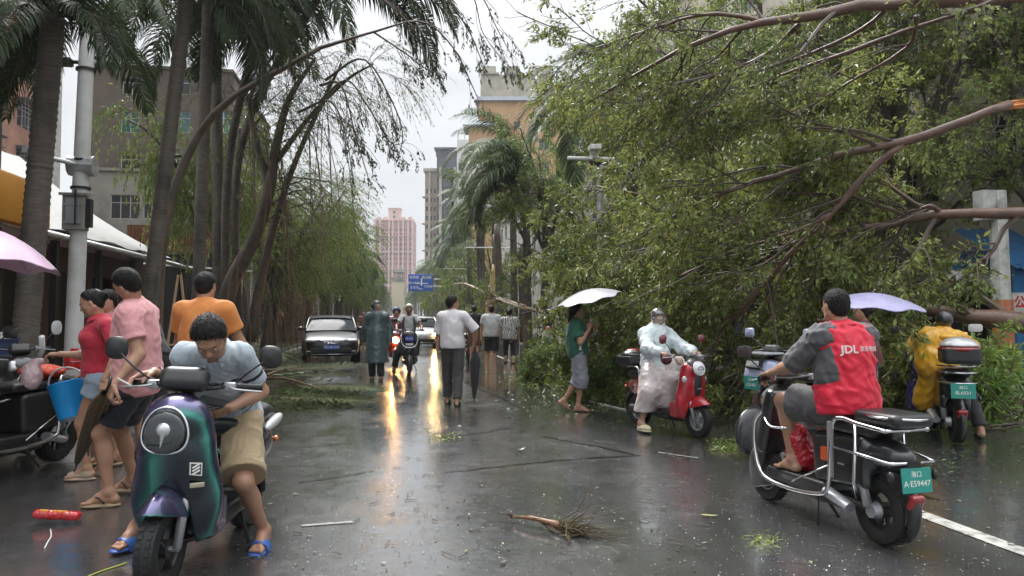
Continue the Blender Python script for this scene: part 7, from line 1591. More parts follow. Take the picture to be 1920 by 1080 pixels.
P.shirt(C_redp, sleeve=.6, hem=.0, infl=.014, collar=C_redp, seed=7, wr=.008); P.pants(C_denim, .36, .018, wr=.008, loose=1.2, top=.11); P.slipper('L', D(-1, -.15), M_skinshoe, M_skinshoe, 'shoe'); P.slipper('R', D(-1, -.1), M_skinshoe, M_skinshoe, 'shoe'); t = P.finish('bun')
F = P.Fh; Geo().tube([J['head'] + F[2] * .06 - F[0] * .10 - P.base, J['head'] + F[2] * .085 - F[0] * .075 + F[1] * .03 - P.base], .012, 8).build('hair_clip', M_silver, t)
hold2 = J['wrR'] + D(-.07, 0, -.04)
J = joints(dict(head=(237, 532, 5.38), neck=(251, 568, 5.44), pelvis=(258, 708, 5.46), shL=(240, 592, 5.28), shR=(275, 590, 5.60), wrL=(213, 722, 5.12), wrR=(262, 735, 5.70), hipL=(250, 719, 5.38), hipR=(266, 719, 5.55), anL=(205, 922, 5.42), anR=(250, 896, 5.80)))
J['elL'] = ik(J['shL'], J['wrL'], .29, .26, D(.6, .3, -.2)); J['elR'] = ik(J['shR'], J['wrR'], .29, .26, D(1, 0, 0)); J['knL'] = ik(J['hipL'], J['anL'], .44, .43, D(-1, 0, 0)); J['knR'] = ik(J['hipR'], J['anR'], .44, .43, D(-1, 0, 0))
P = Person('man in salmon pink T-shirt and navy shorts with a folded umbrella facing left', J, D(-.9, .30, -.25), (J['pelvis'][0], J['pelvis'][1], 0), sk=SK1, sc=1.03, vx=.010, girth=1.08)
P.hand('L', D(-.2, -.2, -1), D(.6, .7, 0), 1, curl=(.9, .9, .6)); P.hand('R', D(0, 0, -1), D(-1, 0, 0), -1); P.foot('L', D(-1, -.15)); P.foot('R', D(-.9, .2))
P.shirt(C_pink, sleeve=.62, hem=.12, infl=.022, wr=.007, loose=1.3, seed=9); P.pants(C_navy, .74, .024, wr=.010, loose=1.15, top=.0); P.slipper('L', D(-1, -.15), M_tan, M_dark, 'flip'); P.slipper('R', D(-.9, .2), M_tan, M_dark, 'flip'); P.finish('crop')
hold3 = J['wrL'] + D(-.04, -.02, -.07)
def rig(base, f, H=1.7, stride=.0, arms=((.05, .05), (.05, .05)), lean=0.0, lift=0.0, wide=1.0, out=(.06, .06)):
 c = H / 1.7; f = un(f); l = np.cross(Zv, f); base = np.asarray(base, float)
 q = lambda a, b, z: base + (f * a + l * b * wide + Zv * z) * c
 J = dict(pelvis=q(0, 0, .94), neck=q(lean, 0, 1.43), head=q(lean + .03, 0, 1.595), shL=q(lean, .175, 1.385), shR=q(lean, -.175, 1.385), hipL=q(0, .09, .90), hipR=q(0, -.09, .90))
 J['anL'] = q(stride, .10, .09); J['anR'] = q(-stride, -.10, .09 + lift)
 J['knL'] = ik(J['hipL'], J['anL'], .42 * c, .41 * c, f); J['knR'] = ik(J['hipR'], J['anR'], .42 * c, .41 * c, f)
 for S, sg, (a, b), o in (('L', 1, arms[0], out[0]), ('R', -1, arms[1], out[1])):
  e = J['sh' + S] + (f * a + l * sg * o - Zv * .265) * c; J['el' + S] = e; n = un(f * b - Zv * .23 + l * sg * .01); J['wr' + S] = e + n * .25 * c
 return J, f, l, c
def walker(label, base, f, shirt, pants, H=1.7, sk=SK1, vx=.014, hair='short', sleeve=.6, pl=.6, hem=.04, hold=None, shoes=('flip', M_tan, M_dark), female=False, face=None, fine=False, group=None, infl=.022, ploose=1.4, adj=None, eyes=False, girth=1.0, headup=None, hands=True, toes=False, pinfl=.022, **k):
 J, f, l, c = rig(base, f, H, **k)
 if adj: adj(J, f, l, c)
 P = Person(label, J, f if face is None else face, (base[0], base[1], base[2] if len(base) > 2 and base[2] > .5 else 0), sk=sk, sc=c, vx=vx, fine=fine, female=female, group=group, girth=girth, headup=headup)
 for S, sd_ in (('L', -1), ('R', 1)):
  d = un(J['wr' + S] - J['el' + S]); P.hand(S, d + f * .1, l * (-1 if S == 'L' else 1) + f * .2, sd_ * (1), curl=(.45, .5, .35))
 P.foot('L', f, toes); P.foot('R', f, toes)
 if shirt: P.shirt(shirt, sleeve=sleeve, hem=hem, infl=infl, wr=.010, loose=1.3, wf=22)
 if pants: P.pants(pants, pl, pinfl, wr=.009, loose=ploose, name='trousers' if pl > 1.2 else 'shorts')
 if shoes:
  for S in 'LR': P.slipper(S, f, shoes[1], shoes[2], shoes[0])
 P.finish(hair, eyes); return P, J, f, l, c
def gnd(px, py): p = G(px, py); p[2] = roadz(p[0], p[1]); return p
b = W(288, 600, 7.4); b[2] = 0
walker('man in black T-shirt bending forward behind the salmon shirt man', b, D(-.8, .5), C_black, C_black, 1.72, vx=.013, pl=.9, lean=.34, hair='crop')
b = W(212, 600, 7.0); b[2] = 0
walker('person in rose shirt mostly hidden between the red and salmon shirts', b, D(-.5, -.8), cloth('rose_shirt', (.45, .12, .16)), C_navy, 1.60, vx=.013, pl=.55, lean=.04)
b = W(382, 600, 6.2); b[2] = 0
walker('balding man in orange T-shirt with his back turned behind the polo rider', b, D(.05, 1), C_orange, C_navy, 1.72, vx=.011, hair='crop', fine=True, pl=.8, arms=((.12, .16), (.12, .16)), girth=1.1, infl=.024, out=(.09, .09), toes=True)
def adj(J, f, l, c):
 J['wrR'] = J['shR'] + D(.16, .10, -.46); J['elR'] = ik(J['shR'], J['wrR'], .29, .26, D(1, -.3, 0))
b = gnd(848, 757); P, J, f, l, c = walker('man in off white T-shirt and charcoal trousers holding a folded black umbrella', b, D(.08, 1), C_white, C_char, 1.71, vx=.011, stride=.15, sleeve=1.0, pl=1.93, hem=.05, infl=.026, fine=True, face=D(.85, .5, 0), shoes=('shoe', M_dark, M_dark), adj=adj, ploose=1.3, hair='thick', pinfl=.022, arms=((.05, .0), (0, 0)))
hold10 = J['wrR'] + D(0, 0, -.08)
b = gnd(706, 712); P, J, f, l, c = walker('man with dark helmet in long dark slate raincoat walking towards the camera', b, D(.05, -1), None, C_black, 1.72, vx=.014, hair=None, face=D(.8, -.6, .12), pl=1.95, shoes=('shoe', M_dark, M_black), arms=((-.03, .05), (-.05, -.05)), stride=.05, eyes=False, out=(.10, .09))
sd = SDF(); n0 = J['neck']; sd.cone(n0 - Zv * .02, n0 - Zv * .45, .15, .20, .05); sd.cone(J['shL'], J['shR'], .095, .095, .06); sd.cone(n0 - Zv * .4, n0 - Zv * 1.02, .205, .27, .05); sd.cone(n0, n0 + Zv * .06, .085, .08, .03)
for S in 'LR': sd.cone(J['sh' + S], J['el' + S], .085, .08, .05); sd.cone(J['el' + S], J['wr' + S], .08, .07, .03)
sd.cut(n0 - Zv * 1.05, -Zv, .004); P.sdfpart('raincoat', sd, C_teal, .015, wr=.009, wf=20)
def helmet(P, m=M_blackp, visor=None, open_=.0, sc=1.0):
 F = P.Fh; hc = P.J['head']; c = P.sc * sc; s_ = SDF(); s_.ell(hc - F[0] * .012 * c + F[2] * .032 * c, np.array([.122, .102, .112]) * c, F, 0); s_.cut(hc + F[0] * .045 * c + F[2] * .035 * c, F[0] * .75 - F[2] * .66, .01); s_.cut(hc - F[2] * .05 * c, -F[2], .01); P.sdfpart('helmet', s_, m, max(P.vx * .7, .008))
 if visor is not None:
  v = SDF(); v.ell(hc - F[0] * .002 * c + F[2] * .02 * c, np.array([.138, .112, .105]) * c, F, 0); h2 = SDF(); h2.ell(hc - F[0] * .005 * c + F[2] * .02 * c, np.array([.130, .104, .12]) * c, F, 0); v.sub(h2, .002); v.cut(hc + F[0] * .02 * c, -F[0], .004); v.cut(hc + F[2] * visor[0] * c, -F[2], .003); v.cut(hc + F[2] * visor[1] * c, F[2], .003); P.sdfpart('visor', v, mat('clear_visor', (.35, .37, .38), .08, coat=1, alpha=.22), .007)
helmet(P, M_blackp, (.0, .07))
b = gnd(921, 696); P, J, f, l, c = walker('man in pale grey shirt with black chest band and black shorts walking away', b, D(-.05, 1), C_lstripe, C_black, 1.68, vx=.015, pl=.85, stride=.08, hair='short', girth=1.1, infl=.03)
g = SDF(); ch = J['neck'] * .68 + J['pelvis'] * .32; g.ell(ch, np.array([.152, .195, .216]), P.Ft, 0); g.cut(ch + Zv * .045, Zv, .002); g.cut(ch + Zv * .01, -Zv, .002); P.sdfpart('chest_band', g, C_black, .014)
b = gnd(955, 698); P, J, f, l, c = walker('person in zebra printed white T-shirt and black leggings walking away', b, D(0, 1), None, C_black, 1.60, vx=.015, pl=1.72, stride=.09, pinfl=.006, ploose=1.0, hair='bun', female=True, shoes=('flip', M_white, M_white))
zeb = mat('zebra_cotton', (.62, .60, .58), .75, col2=(.62, .60, .58)); t_ = zeb.node_tree; wv = t_.nodes.new('ShaderNodeTexWave'); wv.inputs['Scale'].default_value = 9; wv.inputs['Distortion'].default_value = 9; wv.inputs['Detail'].default_value = 2
cr = t_.nodes.new('ShaderNodeValToRGB'); cr.color_ramp.elements[0].position = .42; cr.color_ramp.elements[0].color = (.05, .05, .05, 1); cr.color_ramp.elements[1].position = .5; cr.color_ramp.elements[1].color = (.62, .60, .58, 1)
tcn = [n for n in t_.nodes if n.type == 'TEX_COORD'][0]; t_.links.new(tcn.outputs['Object'], wv.inputs[0]); t_.links.new(wv.outputs[0], cr.inputs[0]); t_.links.new(cr.outputs[0], t_.nodes['Principled BSDF'].inputs['Base Color'])
P.shirt(zeb, sleeve=.65, hem=.06, infl=.028, loose=1.4)
b = gnd(521, 640); b = W(521, 600, 34.5); b[2] = .1
def adj(J, f, l, c): J['wrL'] = J['head'] + f * .12 + l * .10 - Zv * .04; J['elL'] = ik(J['shL'], J['wrL'], .28, .26, -Zv)
walker('man in brown shirt holding a phone to his ear under the left trees', b, D(.9, -.3), C_brown, C_black, 1.72, vx=.022, pl=1.9, adj=adj, shoes=('shoe', M_dark, M_dark))
b = W(889, 600, 23.0); b[2] = 0
walker('dark haired man in black T-shirt walking behind the green shirt rider', b, D(.05, 1), C_black, C_brown, 1.72, vx=.02, pl=.9)
b = W(682, 600, 33); b[2] = 0
walker('small figure with orange cap behind the parked black sedan', b, D(0, -1), C_brown, C_black, 1.66, vx=.025, pl=1.8)
b = W(255, 470, 26.2); b[2] -= .15
def adj(J, f, l, c):
 J['pelvis'] = J['pelvis'] - Zv * .22 - f * .18;
 for S in 'LR': J['hip' + S] = J['hip' + S] - Zv * .22 - f * .18; J['kn' + S] = ik(J['hip' + S], J['an' + S], .42 * c, .41 * c, f)
 J['neck'] = J['pelvis'] + f * .46 + Zv * .2; J['head'] = J['neck'] + f * .15 + Zv * .04; J['shL'] = J['neck'] + l * .17 - f * .03; J['shR'] = J['neck'] - l * .17 - f * .03
 for S in 'LR': J['wr' + S] = J['sh' + S] - Zv * .45 + f * .12; J['el' + S] = ik(J['sh' + S], J['wr' + S], .28, .25, -f)
b[2] -= .1
walker('worker in violet shirt crouching on the white sheet roof', b, D(-1, -.2), C_purple, C_black, .95, vx=.02, pl=1.8, sleeve=1.4, adj=adj, face=D(-.8, 0, -.6), headup=D(-.5, 0, .8))
b = W(-75, 600, 6.4); b[2] = 0
def adj(J, f, l, c): J['wrR'] = J['shR'] + D(.22, .05, .02); J['elR'] = ik(J['shR'], J['wrR'], .28, .25, -Zv)
P, J, f, l, c = walker('person at the left edge under the pale pink umbrella', b, D(.9, -.3), C_white, C_black, 1.65, vx=.02, pl=1.6, adj=adj); holdU = J['wrR']
# ---- riders
def rider(label, t, grips, seat=(-.30, 0, .80), shirt=None, pants=None, lean=.16, H=1.7, sk=SK1, vx=.012, hair='short', feet=((.08, .16, .43), (.08, -.16, .43)), face=None, sleeve=.6, pl=.8, fine=False, torso=.50, headup=None, shoes=('flip', M_tan, M_dark), hem=.0, infl=.022, girth=1.0, toes=False, eyes=False, elh=None, hoff=(0, 0), collar=None, ploose=1.5, wr=.010, kneeh=None):
 c = H / 1.7; M = lambda p: wpt(t, p); fx = un(M((1, 0, 0)) - M((0, 0, 0))); lx = un(M((0, 1, 0)) - M((0, 0, 0)))
 pel = M(seat) + Zv * .06; up = un(Zv + fx * lean * 2); neck = pel + up * torso * c
 J = dict(pelvis=pel, neck=neck, head=neck + un(up * .55 + Zv * .9) * .165 * c + fx * (.03 + hoff[0]) + lx * hoff[1], shL=neck + (lx * .175 - up * .045) * c, shR=neck - (lx * .175 + up * .045) * c, hipL=pel + (lx * .09 + fx * .03 - up * .03) * c, hipR=pel + (-lx * .09 + fx * .03 - up * .03) * c)
 for S, g_, ft, sg in (('L', grips[0], feet[0], 1), ('R', grips[1], feet[1], -1)):
  J['wr' + S] = M(g_) - fx * .075 + Zv * .045 if g_ is not None else J['sh' + S] - Zv * .5 + fx * .1
  J['el' + S] = ik(J['sh' + S], J['wr' + S], .285 * c, .255 * c, (lx * sg * .8 - Zv) if elh is None else elh)
  J['an' + S] = M(ft) if len(ft) == 3 else ft
  J['kn' + S] = ik(J['hip' + S], J['an' + S], .43 * c, .41 * c, (fx + Zv * .8 + lx * sg * .25) if kneeh is None else kneeh)
 P = Person(label, J, fx if face is None else face, (pel[0], pel[1], 0), sk=sk, sc=c, vx=vx, fine=fine, girth=girth, headup=headup)
 for S, sg in (('L', 1), ('R', -1)): P.hand(S, fx - Zv * .25, -Zv - fx * .3, 1 if S == 'R' else -1, curl=(.9, .9, .7)) ; P.foot(S, fx, toes)
 if shirt: P.shirt(shirt, sleeve=sleeve, hem=hem, infl=infl, wr=wr, loose=1.2, collar=collar)
 if pants: P.pants(pants, pl, .022, wr=.009, loose=ploose, name='trousers' if pl > 1.2 else 'shorts', top=.05)
 if shoes: [P.slipper(S, fx, shoes[1], shoes[2], shoes[0]) for S in 'LR']
 return P, J, fx, lx
P, J, fx, lx = rider('man in red and charcoal jersey riding the black delivery scooter seen from behind', tC, (gripCL, gripCR), (-.30, 0, .83), None, C_jgrey, lean=.04, H=1.66, vx=.009, hair='crop', fine=True, feet=((.14, .13, .43), (.14, -.14, .43)), torso=.475, girth=1.2, toes=True, shoes=None, pl=.72, face=D(-.2, 1, .0), headup=Zv, hoff=(.0, .02), ploose=2.0)
P.shirt(C_jred, sleeve=0, hem=.07, infl=.024, wr=.012, loose=1.15, name='jersey', collar=C_jred, seed=12)
sd = SDF()
for S in 'LR':
 A, B = J['sh' + S], J['el' + S]; e = A + (B - A) * .80; q = SDF(); sd.cone(A + (J['neck'] - A) * .40, A, .086, .086, .02); sd.cone(A, e, .085, .076, .02); sd.cone(e, e + (B - A) * .03, .078, .074, .01)
P.sdfpart('sleeves', sd, C_jgrey, .009, wr=.012, wf=30)
for S in 'LR':
 sg = 1 if S == 'L' else -1; sd = SDF(); ch = J['neck'] * .68 + J['pelvis'] * .32; be = J['neck'] * .36 + J['pelvis'] * .64
 sd.ell(ch + P.Ft[1] * .020 * sg * P.sc, (np.array([.112 * 1.22, .158, .19]) + .022) * P.sc, P.Ft, .06); sd.ell(be + P.Ft[1] * .020 * sg * P.sc, (np.array([.108 * 1.22, .14 * 1.22, .17]) + .027) * P.sc, P.Ft, .08)
 sd.cut(J['neck'] * .5 + J['pelvis'] * .5 + P.Ft[1] * sg * .118 * P.sc - P.Ft[0] * .0, -P.Ft[1] * sg - P.Ft[0] * .25 + P.Ft[2] * .14, .003); P.sdfpart('side_panel', sd, C_jgrey, .009, wr=.012, wf=26, seed=12)
t = P.finish('crop', False)
bk = J['neck'] * .72 + J['pelvis'] * .28 - P.Ft[0] * .168 * P.sc; yaw_ = math.atan2(lx[1], lx[0]) + PI
M_prn = mat('jersey_print', (.70, .62, .62), .6)
def backtext(P, s_, sz, off, h_, bold=0.0):
 o = text_mesh('print', s_, sz, M_prn, P.t, (0, 0, 0), (0, 0, 0), .0008, 'CENTER', bold); me = o.data; F = P.Ft; c0 = J['neck'] * .70 + J['pelvis'] * .30
 be = J['neck'] * .68 + J['pelvis'] * .32; ax = (np.array([.112 * 1.22, .158, .19]) + .024) * P.sc
 for v in me.vertices:
  x = -(v.co.x + off); z = v.co.y + h_; k = max(1 - (x / (ax[1] * 1.25)) ** 2, .05); d = ax[0] * math.sqrt(k) + .018 + v.co.z
  p = c0 + F[1] * x + F[2] * z - F[0] * d - P.base; v.co = Vector(p)
 return o
backtext(P, 'JDL', .068, -.085, .01, .002); backtext(P, '京东物流', .036, .05, .012, .0005)
P, J, fx, lx = rider('rider in white raincoat and clear visor helmet stopped on the red scooter', tB, (gripBL, gripBR), (-.26, 0, .83), None, None, lean=.03, H=1.58, vx=.011, hair=None, fine=True, feet=((.10, .15, .44), (-.12, -.35, .12)), face=D(.12, -1, -.28), torso=.42, headup=Zv, sk=SK2, shoes=None)
for S in 'R': P.slipper(S, fx, M_cream, M_cream, 'clog')
n0 = J['neck']; sd = SDF(); ch = J['neck'] * .6 + J['pelvis'] * .4; sd.cone(n0 - Zv * .03, J['pelvis'], .15, .19, .05); sd.cone(J['shL'], J['shR'], .085, .085, .05); sd.cone(n0, n0 + Zv * .05, .085, .075, .03)
for S in 'LR': sd.cone(J['sh' + S], J['el' + S], .085, .085, .05); sd.cone(J['el' + S], J['wr' + S] - fx * .03, .085, .065, .03)
P.sdfpart('raincoat', sd, C_rain, .011, wr=.014, wf=22)
sd = SDF(); k1, k2 = J['knR'], J['knL']; sd.cone(J['hipR'], k1, .12, .09, .12); sd.cone(J['hipL'], k2, .12, .09, .12); sd.cone(k1 * .5 + J['hipR'] * .5, J['anR'] * .6 + k1 * .4, .11, .085, .12); sd.cone(k1, J['anR'] + Zv * .1, .085, .085, .10); sd.cone(k2, k2 - Zv * .26 - fx * .03, .085, .08, .12); sd.cone(k1 * .5 + k2 * .5, (k1 + k2) / 2 - Zv * .28 - fx * .04, .09, .09, .14); sd.cone((J['pelvis'] + k1) / 2 - Zv * .08, J['anR'] * .7 + J['pelvis'] * .3 - Zv * .02, .09, .08, .12); sd.cut(J['anR'] + Zv * .13, -Zv, .004)
P.sdfpart('rain_skirt', sd, C_rain2, .011, wr=.006, wf=26); P.finish(None, True); helmet(P, mat('smoky_helmet', (.16, .16, .165), .12, coat=1, metal=.3), (-.045, .045))
F = P.Fh; Geo().tube([J['head'] + (F[0] * a + F[1] * b + F[2] * c_) * P.sc - P.base for a, b, c_ in ((0, .085, .0), (.06, .078, -.05), (.08, .0, -.10), (.06, -.078, -.05), (0, -.085, .0))], .010, 6).build('chin_guard', M_wpaint, P.t, smooth=True)
for S in 'LR': pass
P, J, fx, lx = rider('rider in yellow raincoat and dark helmet on the scooter with the silver lidded box', tD, (gripDL, gripDR), (-.22, 0, .76), None, C_black, lean=.08, H=1.52, vx=.014, hair=None, feet=((.10, .18, .42), (-.30, -.30, .11)), torso=.385, pl=1.9, headup=Zv, shoes=('shoe', M_dark, M_tan))
n0 = J['neck']; sd = SDF(); sd.cone(n0 - Zv * .05, J['pelvis'] - Zv * .05 + fx * .02, .125, .165, .05); sd.cone(J['shL'] - Zv * .02, J['shR'] - Zv * .02, .08, .08, .06); sd.cone(n0 - Zv * .02, n0 + Zv * .02 - fx * .02, .085, .08, .05)
for S in 'LR': sd.cone(J['sh' + S], J['el' + S] + Zv * .02, .08, .08, .05); sd.cone(J['el' + S], J['wr' + S] - fx * .05, .09, .07, .03)
sd.cone(J['pelvis'] + lx * .08, J['pelvis'] + lx * .22 - Zv * .42 + fx * .1, .16, .13, .08); sd.cone(J['shL'], J['pelvis'] + lx * .2, .12, .14, .1)
P.sdfpart('raincoat', sd, C_yel, .012, wr=.016, wf=18); P.finish(None, False); helmet(P, M_blackp)
sd = SDF(); h0 = J['neck'] - fx * .11 - Zv * .03; sd.ell(h0, (.07, .11, .045), frame(fx, Zv), .02); P.sdfpart('hood', sd, C_yel, .012, wr=.01)
c0 = J['neck'] * .5 + J['pelvis'] * .5; Fy = frame(-fx, P.up); sd = SDF(); sd.ell(c0 - fx * .215, (.012, .09, .055), Fy, 0); sd.ell(c0 - fx * .21 - Zv * .05, (.014, .05, .04), Fy, .02); P.sdfpart('print', sd, mat('faded_print', (.75, .5, .42), .6), .008)
sd = SDF(); q = wpt(tD, (.25, .28, .62)); sd.rbox(q, (.14, .05, .38), .04, frame(fx, Zv), 0); sd.fn(wrinkle(.02, 14, 8)); o = sdf_geo(sd, .014).build('leg_apron', cloth('blue_violet_apron', (.07, .06, .30), .35), None, smooth=True); tag(o, 'blue violet rain apron hanging on the left of the yellow raincoat rider', 'apron')
b = W(1628, 600, 8.5); b[2] = 0
def adj(J, f, l, c): J['wrL'] = J['shL'] + f * .26 + Zv * .02; J['elL'] = ik(J['shL'], J['wrL'], .28, .25, -Zv)
P, J, f, l, c = walker('person in wine red shirt under the lilac umbrella hidden behind the red jersey rider', b, D(-.9, .2), cloth('wine_shirt', (.16, .03, .04)), C_black, 1.50, vx=.015, pl=1.8, adj=adj, lean=.06, hair='bun'); holdF = J['wrL']
P, J, fx, lx = rider('motorcyclist in cream helmet and grey white shirt with black straps coming head on', tG, (gripGL, gripGR), (-.25, 0, .82), C_lstripe, C_black, lean=.05, H=1.70, vx=.017, hair=None, pl=1.9, sk=SK3, feet=((.12, .17, .40), (-.1, -.36, .11)), shoes=('shoe', M_dark, M_dark), torso=.52); P.finish(None, False); helmet(P, mat('cream_helmet', (.60, .52, .36), .3, coat=.8), None, sc=1.08)
for s_ in (-1, 1): P._b(Geo().tube(smooth_path([J['neck'] + lx * .10 * s_ - fx * .05, J['neck'] + lx * .125 * s_ + fx * .10 - Zv * .05, J['neck'] + lx * .15 * s_ + fx * .135 - Zv * .25, J['pelvis'] + lx * .14 * s_ + fx * .12 + Zv * .12], 4), .022, 6), 'backpack_strap', M_black)
P, J, fx, lx = rider('rider in maroon poncho with blue rain hood behind the raincoat man', tH, (gripHL, gripHR), (-.25, 0, .80), C_maroon, C_black, lean=.05, H=1.68, vx=.02, hair=None, pl=1.9, sleeve=1.7, infl=.05); P.finish(None, False); helmet(P, mat('blue_hood', (.06, .10, .22), .5), None, sc=1.25)
P, J, fx, lx = rider('man in dark brown tank top riding the mint scooter away from the camera', tK, (gripKL, gripKR), (-.25, 0, .80), C_dtank, C_black, lean=.04, H=1.72, vx=.02, hair='short', pl=.7, sleeve=0, feet=((.05, .3, .12), (.05, -.3, .12)), torso=.54, infl=.012); P.finish('short', False)
P, J, fx, lx = rider('man in jade green T-shirt sitting on a dark scooter facing away', tM, (gripML, gripMR), (-.30, 0, .80), C_tgreen, C_lstripe, lean=.10, H=1.66, vx=.02, hair='short', pl=.8, torso=.50); P.finish('short', False)
J = joints(dict(head=(1082, 583, 10.8), neck=(1079, 604, 10.8), pelvis=(1083, 655, 10.8), shR=(1081, 611, 10.65), shL=(1084, 611, 10.96), wrR=(1104, 618, 10.62), wrL=(1109, 622, 10.85), hipR=(1084, 660, 10.72), hipL=(1084, 660, 10.88)))
b = gnd(1084, 771); J['anR'] = b + D(0, -.03, .09); J['anL'] = b + D(-.20, .12, .15); J['elR'] = ik(J['shR'], J['wrR'], .26, .235, D(.5, -.4, -1)); J['elL'] = ik(J['shL'], J['wrL'], .26, .235, D(.4, .4, -1))
J['knR'] = ik(J['hipR'], J['anR'], .40, .385, D(1, 0, 0)); J['knL'] = ik(J['hipL'], J['anL'], .40, .385, D(1, 0, 0))
P = Person('barefoot woman in dark green T-shirt and rolled grey trousers under a pale umbrella', J, D(.95, .2, -.05), (b[0], b[1], 0), sk=SK1, sc=.95, vx=.011, female=True)
P.hand('R', D(.2, .1, 1), D(.6, .8, 0), 1, curl=(.9, .9, .6)); P.hand('L', D(.3, 0, .9), D(.5, -.8, 0), -1, curl=(.8, .8, .6)); P.foot('R', D(1, -.05)); P.foot('L', D(.9, 0, -.5))
P.shirt(C_green, sleeve=.7, hem=.13, infl=.026, wr=.012, loose=1.4); P.pants(C_greyp, 1.32, .028, wr=.010, loose=1.8, name='trousers'); P.finish('long')
text_mesh('print', 'S\nR\nS', .075, M_let, P.t, J['shR'] * .35 + J['pelvis'] * .65 + D(.03, -.155, -.02) - P.base, (R(90), 0, YAW), .002, bold=.004); hold9 = (J['wrR'] + J['wrL']) / 2 + D(.02, 0, .06)
# ------------------------------------------------------------------ umbrellas, bags, debris
def umbrella(label, apex, axis, rad, grip, mout, min_=None, ribs=8, depth=.30, name='umbrella'):
 apex = np.asarray(apex, float); ax = un(axis); F = frame(ax, (0.2, 1, .1)); t = thing(name, label, 'umbrella', apex); n = ribs * 6; m = 9
 v = []
 for i in range(m):
  s = i / (m - 1)
  for j in range(n):
   a = 2 * PI * j / n; w = .5 - .5 * math.cos(2 * PI * ((j * ribs / n) % 1)); r = rad * s * (1 - .085 * w * s); h = -depth * rad * (s ** 1.9) * 1.0 - .05 * rad * w * s * (1 - s) + .05 * rad * w * s * s
   v.append(F[1] * math.cos(a) * r + F[2] * math.sin(a) * r + ax * h)
 v = np.array(v); i = np.arange(m - 1)[:, None] * n; j = np.arange(n)[None]; k = (j + 1) % n; q = np.stack([i + j, i + k, i + n + k, i + n + j], -1).reshape(-1, 4)
 Geo().add(v, q).build('canopy', mout, t, smooth=True); Geo().add(v - ax * .006, q).build('lining', min_ or mout, t, smooth=True)
 for j in range(ribs):
  a = 2 * PI * j / ribs; P = [F[1] * math.cos(a) * rad * s + F[2] * math.sin(a) * rad * s - ax * (depth * rad * s ** 1.9 + .010) for s in np.linspace(0, 1, 7)]
  Geo().tube(P, .0025, 5).build('rib', M_alu, t)
 e = np.asarray(grip, float) - apex
 Geo().tube([ax * .035, e * 1.0], .006, 8).build('shaft', M_alu, t); Geo().tube([e, e * 1.07 + un(e) * .06], .014, 8).build('handle', M_black, t); return t
M_umb = cloth('pale_lilac_umbrella', (.52, .49, .55), .35, coat=.3); M_umi = cloth('umbrella_lining', (.10, .10, .12), .5)
umbrella('pale grey umbrella held by the barefoot woman in green', W(1101, 543, 10.72), D(-.24, -.12, 1), .47, hold9, M_umb, M_umi)
umbrella('lilac umbrella showing behind the head of the red jersey rider', W(1640, 549, 7.75), D(.05, -.10, 1), .50, holdF, cloth('lilac_umbrella', (.44, .42, .66), .35, coat=.3))
umbrella('pale pink umbrella cut by the left edge of the photo', W(-22, 428, 6.0), D(.10, .10, 1), .56, holdU, cloth('pink_umbrella', (.60, .40, .54), .4, coat=.2), depth=.5)
def folded(label, top, tip, r, m, handle_m, splay=0.0, seed=1):
 top = np.asarray(top, float); tip = np.asarray(tip, float); d = tip - top; L_ = np.linalg.norm(d); F = frame(d, (.1, .2, 1)); t = thing('folded_umbrella', label, 'umbrella', top); n = 40; m_ = 14; rg = np.random.default_rng(seed); ph = rg.random() * 6
 v = []
 for i in range(m_):
  s = i / (m_ - 1); R_ = r * (min(1, .35 + s * 3.2) * (1 - s) ** .55 + .06)
  for j in range(n):
   a = 2 * PI * j / n; rr = R_ * (1 + .22 * math.sin(8 * a + ph + s * 1.5) + splay * .5 * s * math.cos(a - 1)); v.append(F[0] * s * L_ * .93 + F[1] * math.cos(a) * rr + F[2] * math.sin(a) * rr)
 i = np.arange(m_ - 1)[:, None] * n; j = np.arange(n)[None]; k = (j + 1) % n; Geo().add(v, np.stack([i + j, i + k, i + n + k, i + n + j], -1).reshape(-1, 4)).build('canopy', m, t, smooth=True)
 Geo().tube([-F[0] * .10, F[0] * L_], .006, 6).build('shaft', M_dark, t); Geo().tube(smooth_path([F[0] * -.02, -F[0] * .12, -F[0] * .15 + F[2] * .03, -F[0] * .12 + F[2] * .06], 4), .011, 8).build('handle', handle_m, t, smooth=True)
 if splay:
  e = F[0] * L_ * .80; Geo().tube([F[0] * L_ * .35 + F[1] * r * .6, e + F[1] * -r * 1.0 * splay + F[2] * .02], [.03, .006], 7).build('loose_fold', m, t, smooth=True)
 return t
plaid = mat('brown_plaid', (.012, .012, .014), .5, coat=.3); t_ = plaid.node_tree; ck = t_.nodes.new('ShaderNodeTexBrick'); ck.inputs['Scale'].default_value = 15; ck.inputs['Color1'].default_value = (.012, .012, .014, 1); ck.inputs['Color2'].default_value = (.03, .025, .02, 1); ck.inputs['Mortar'].default_value = (.28, .17, .05, 1); ck.inputs['Mortar Size'].default_value = .035
tcn = [n for n in t_.nodes if n.type == 'TEX_COORD'][0]; t_.links.new(tcn.outputs['Object'], ck.inputs[0]); t_.links.new(ck.outputs[0], t_.nodes['Principled BSDF'].inputs['Base Color'])
folded('folded black and brown plaid umbrella hanging from the hand of the salmon shirt man', hold3 + D(.0, 0, .02), G(118, 912) + D(0, .15, .09), .065, plaid, M_black, .9)
folded('folded black umbrella in the hand of the off white shirt man', hold10 + D(.02, 0, -.02), W(889, 757, 11.7), .075, C_black, M_black, 0, 3)
c0 = W(128, 722, 6.55); t = thing('bucket', 'bright blue plastic bucket with white handle tilted beside the woman in red', 'bucket', c0, (R(-8), R(-17), YAW))
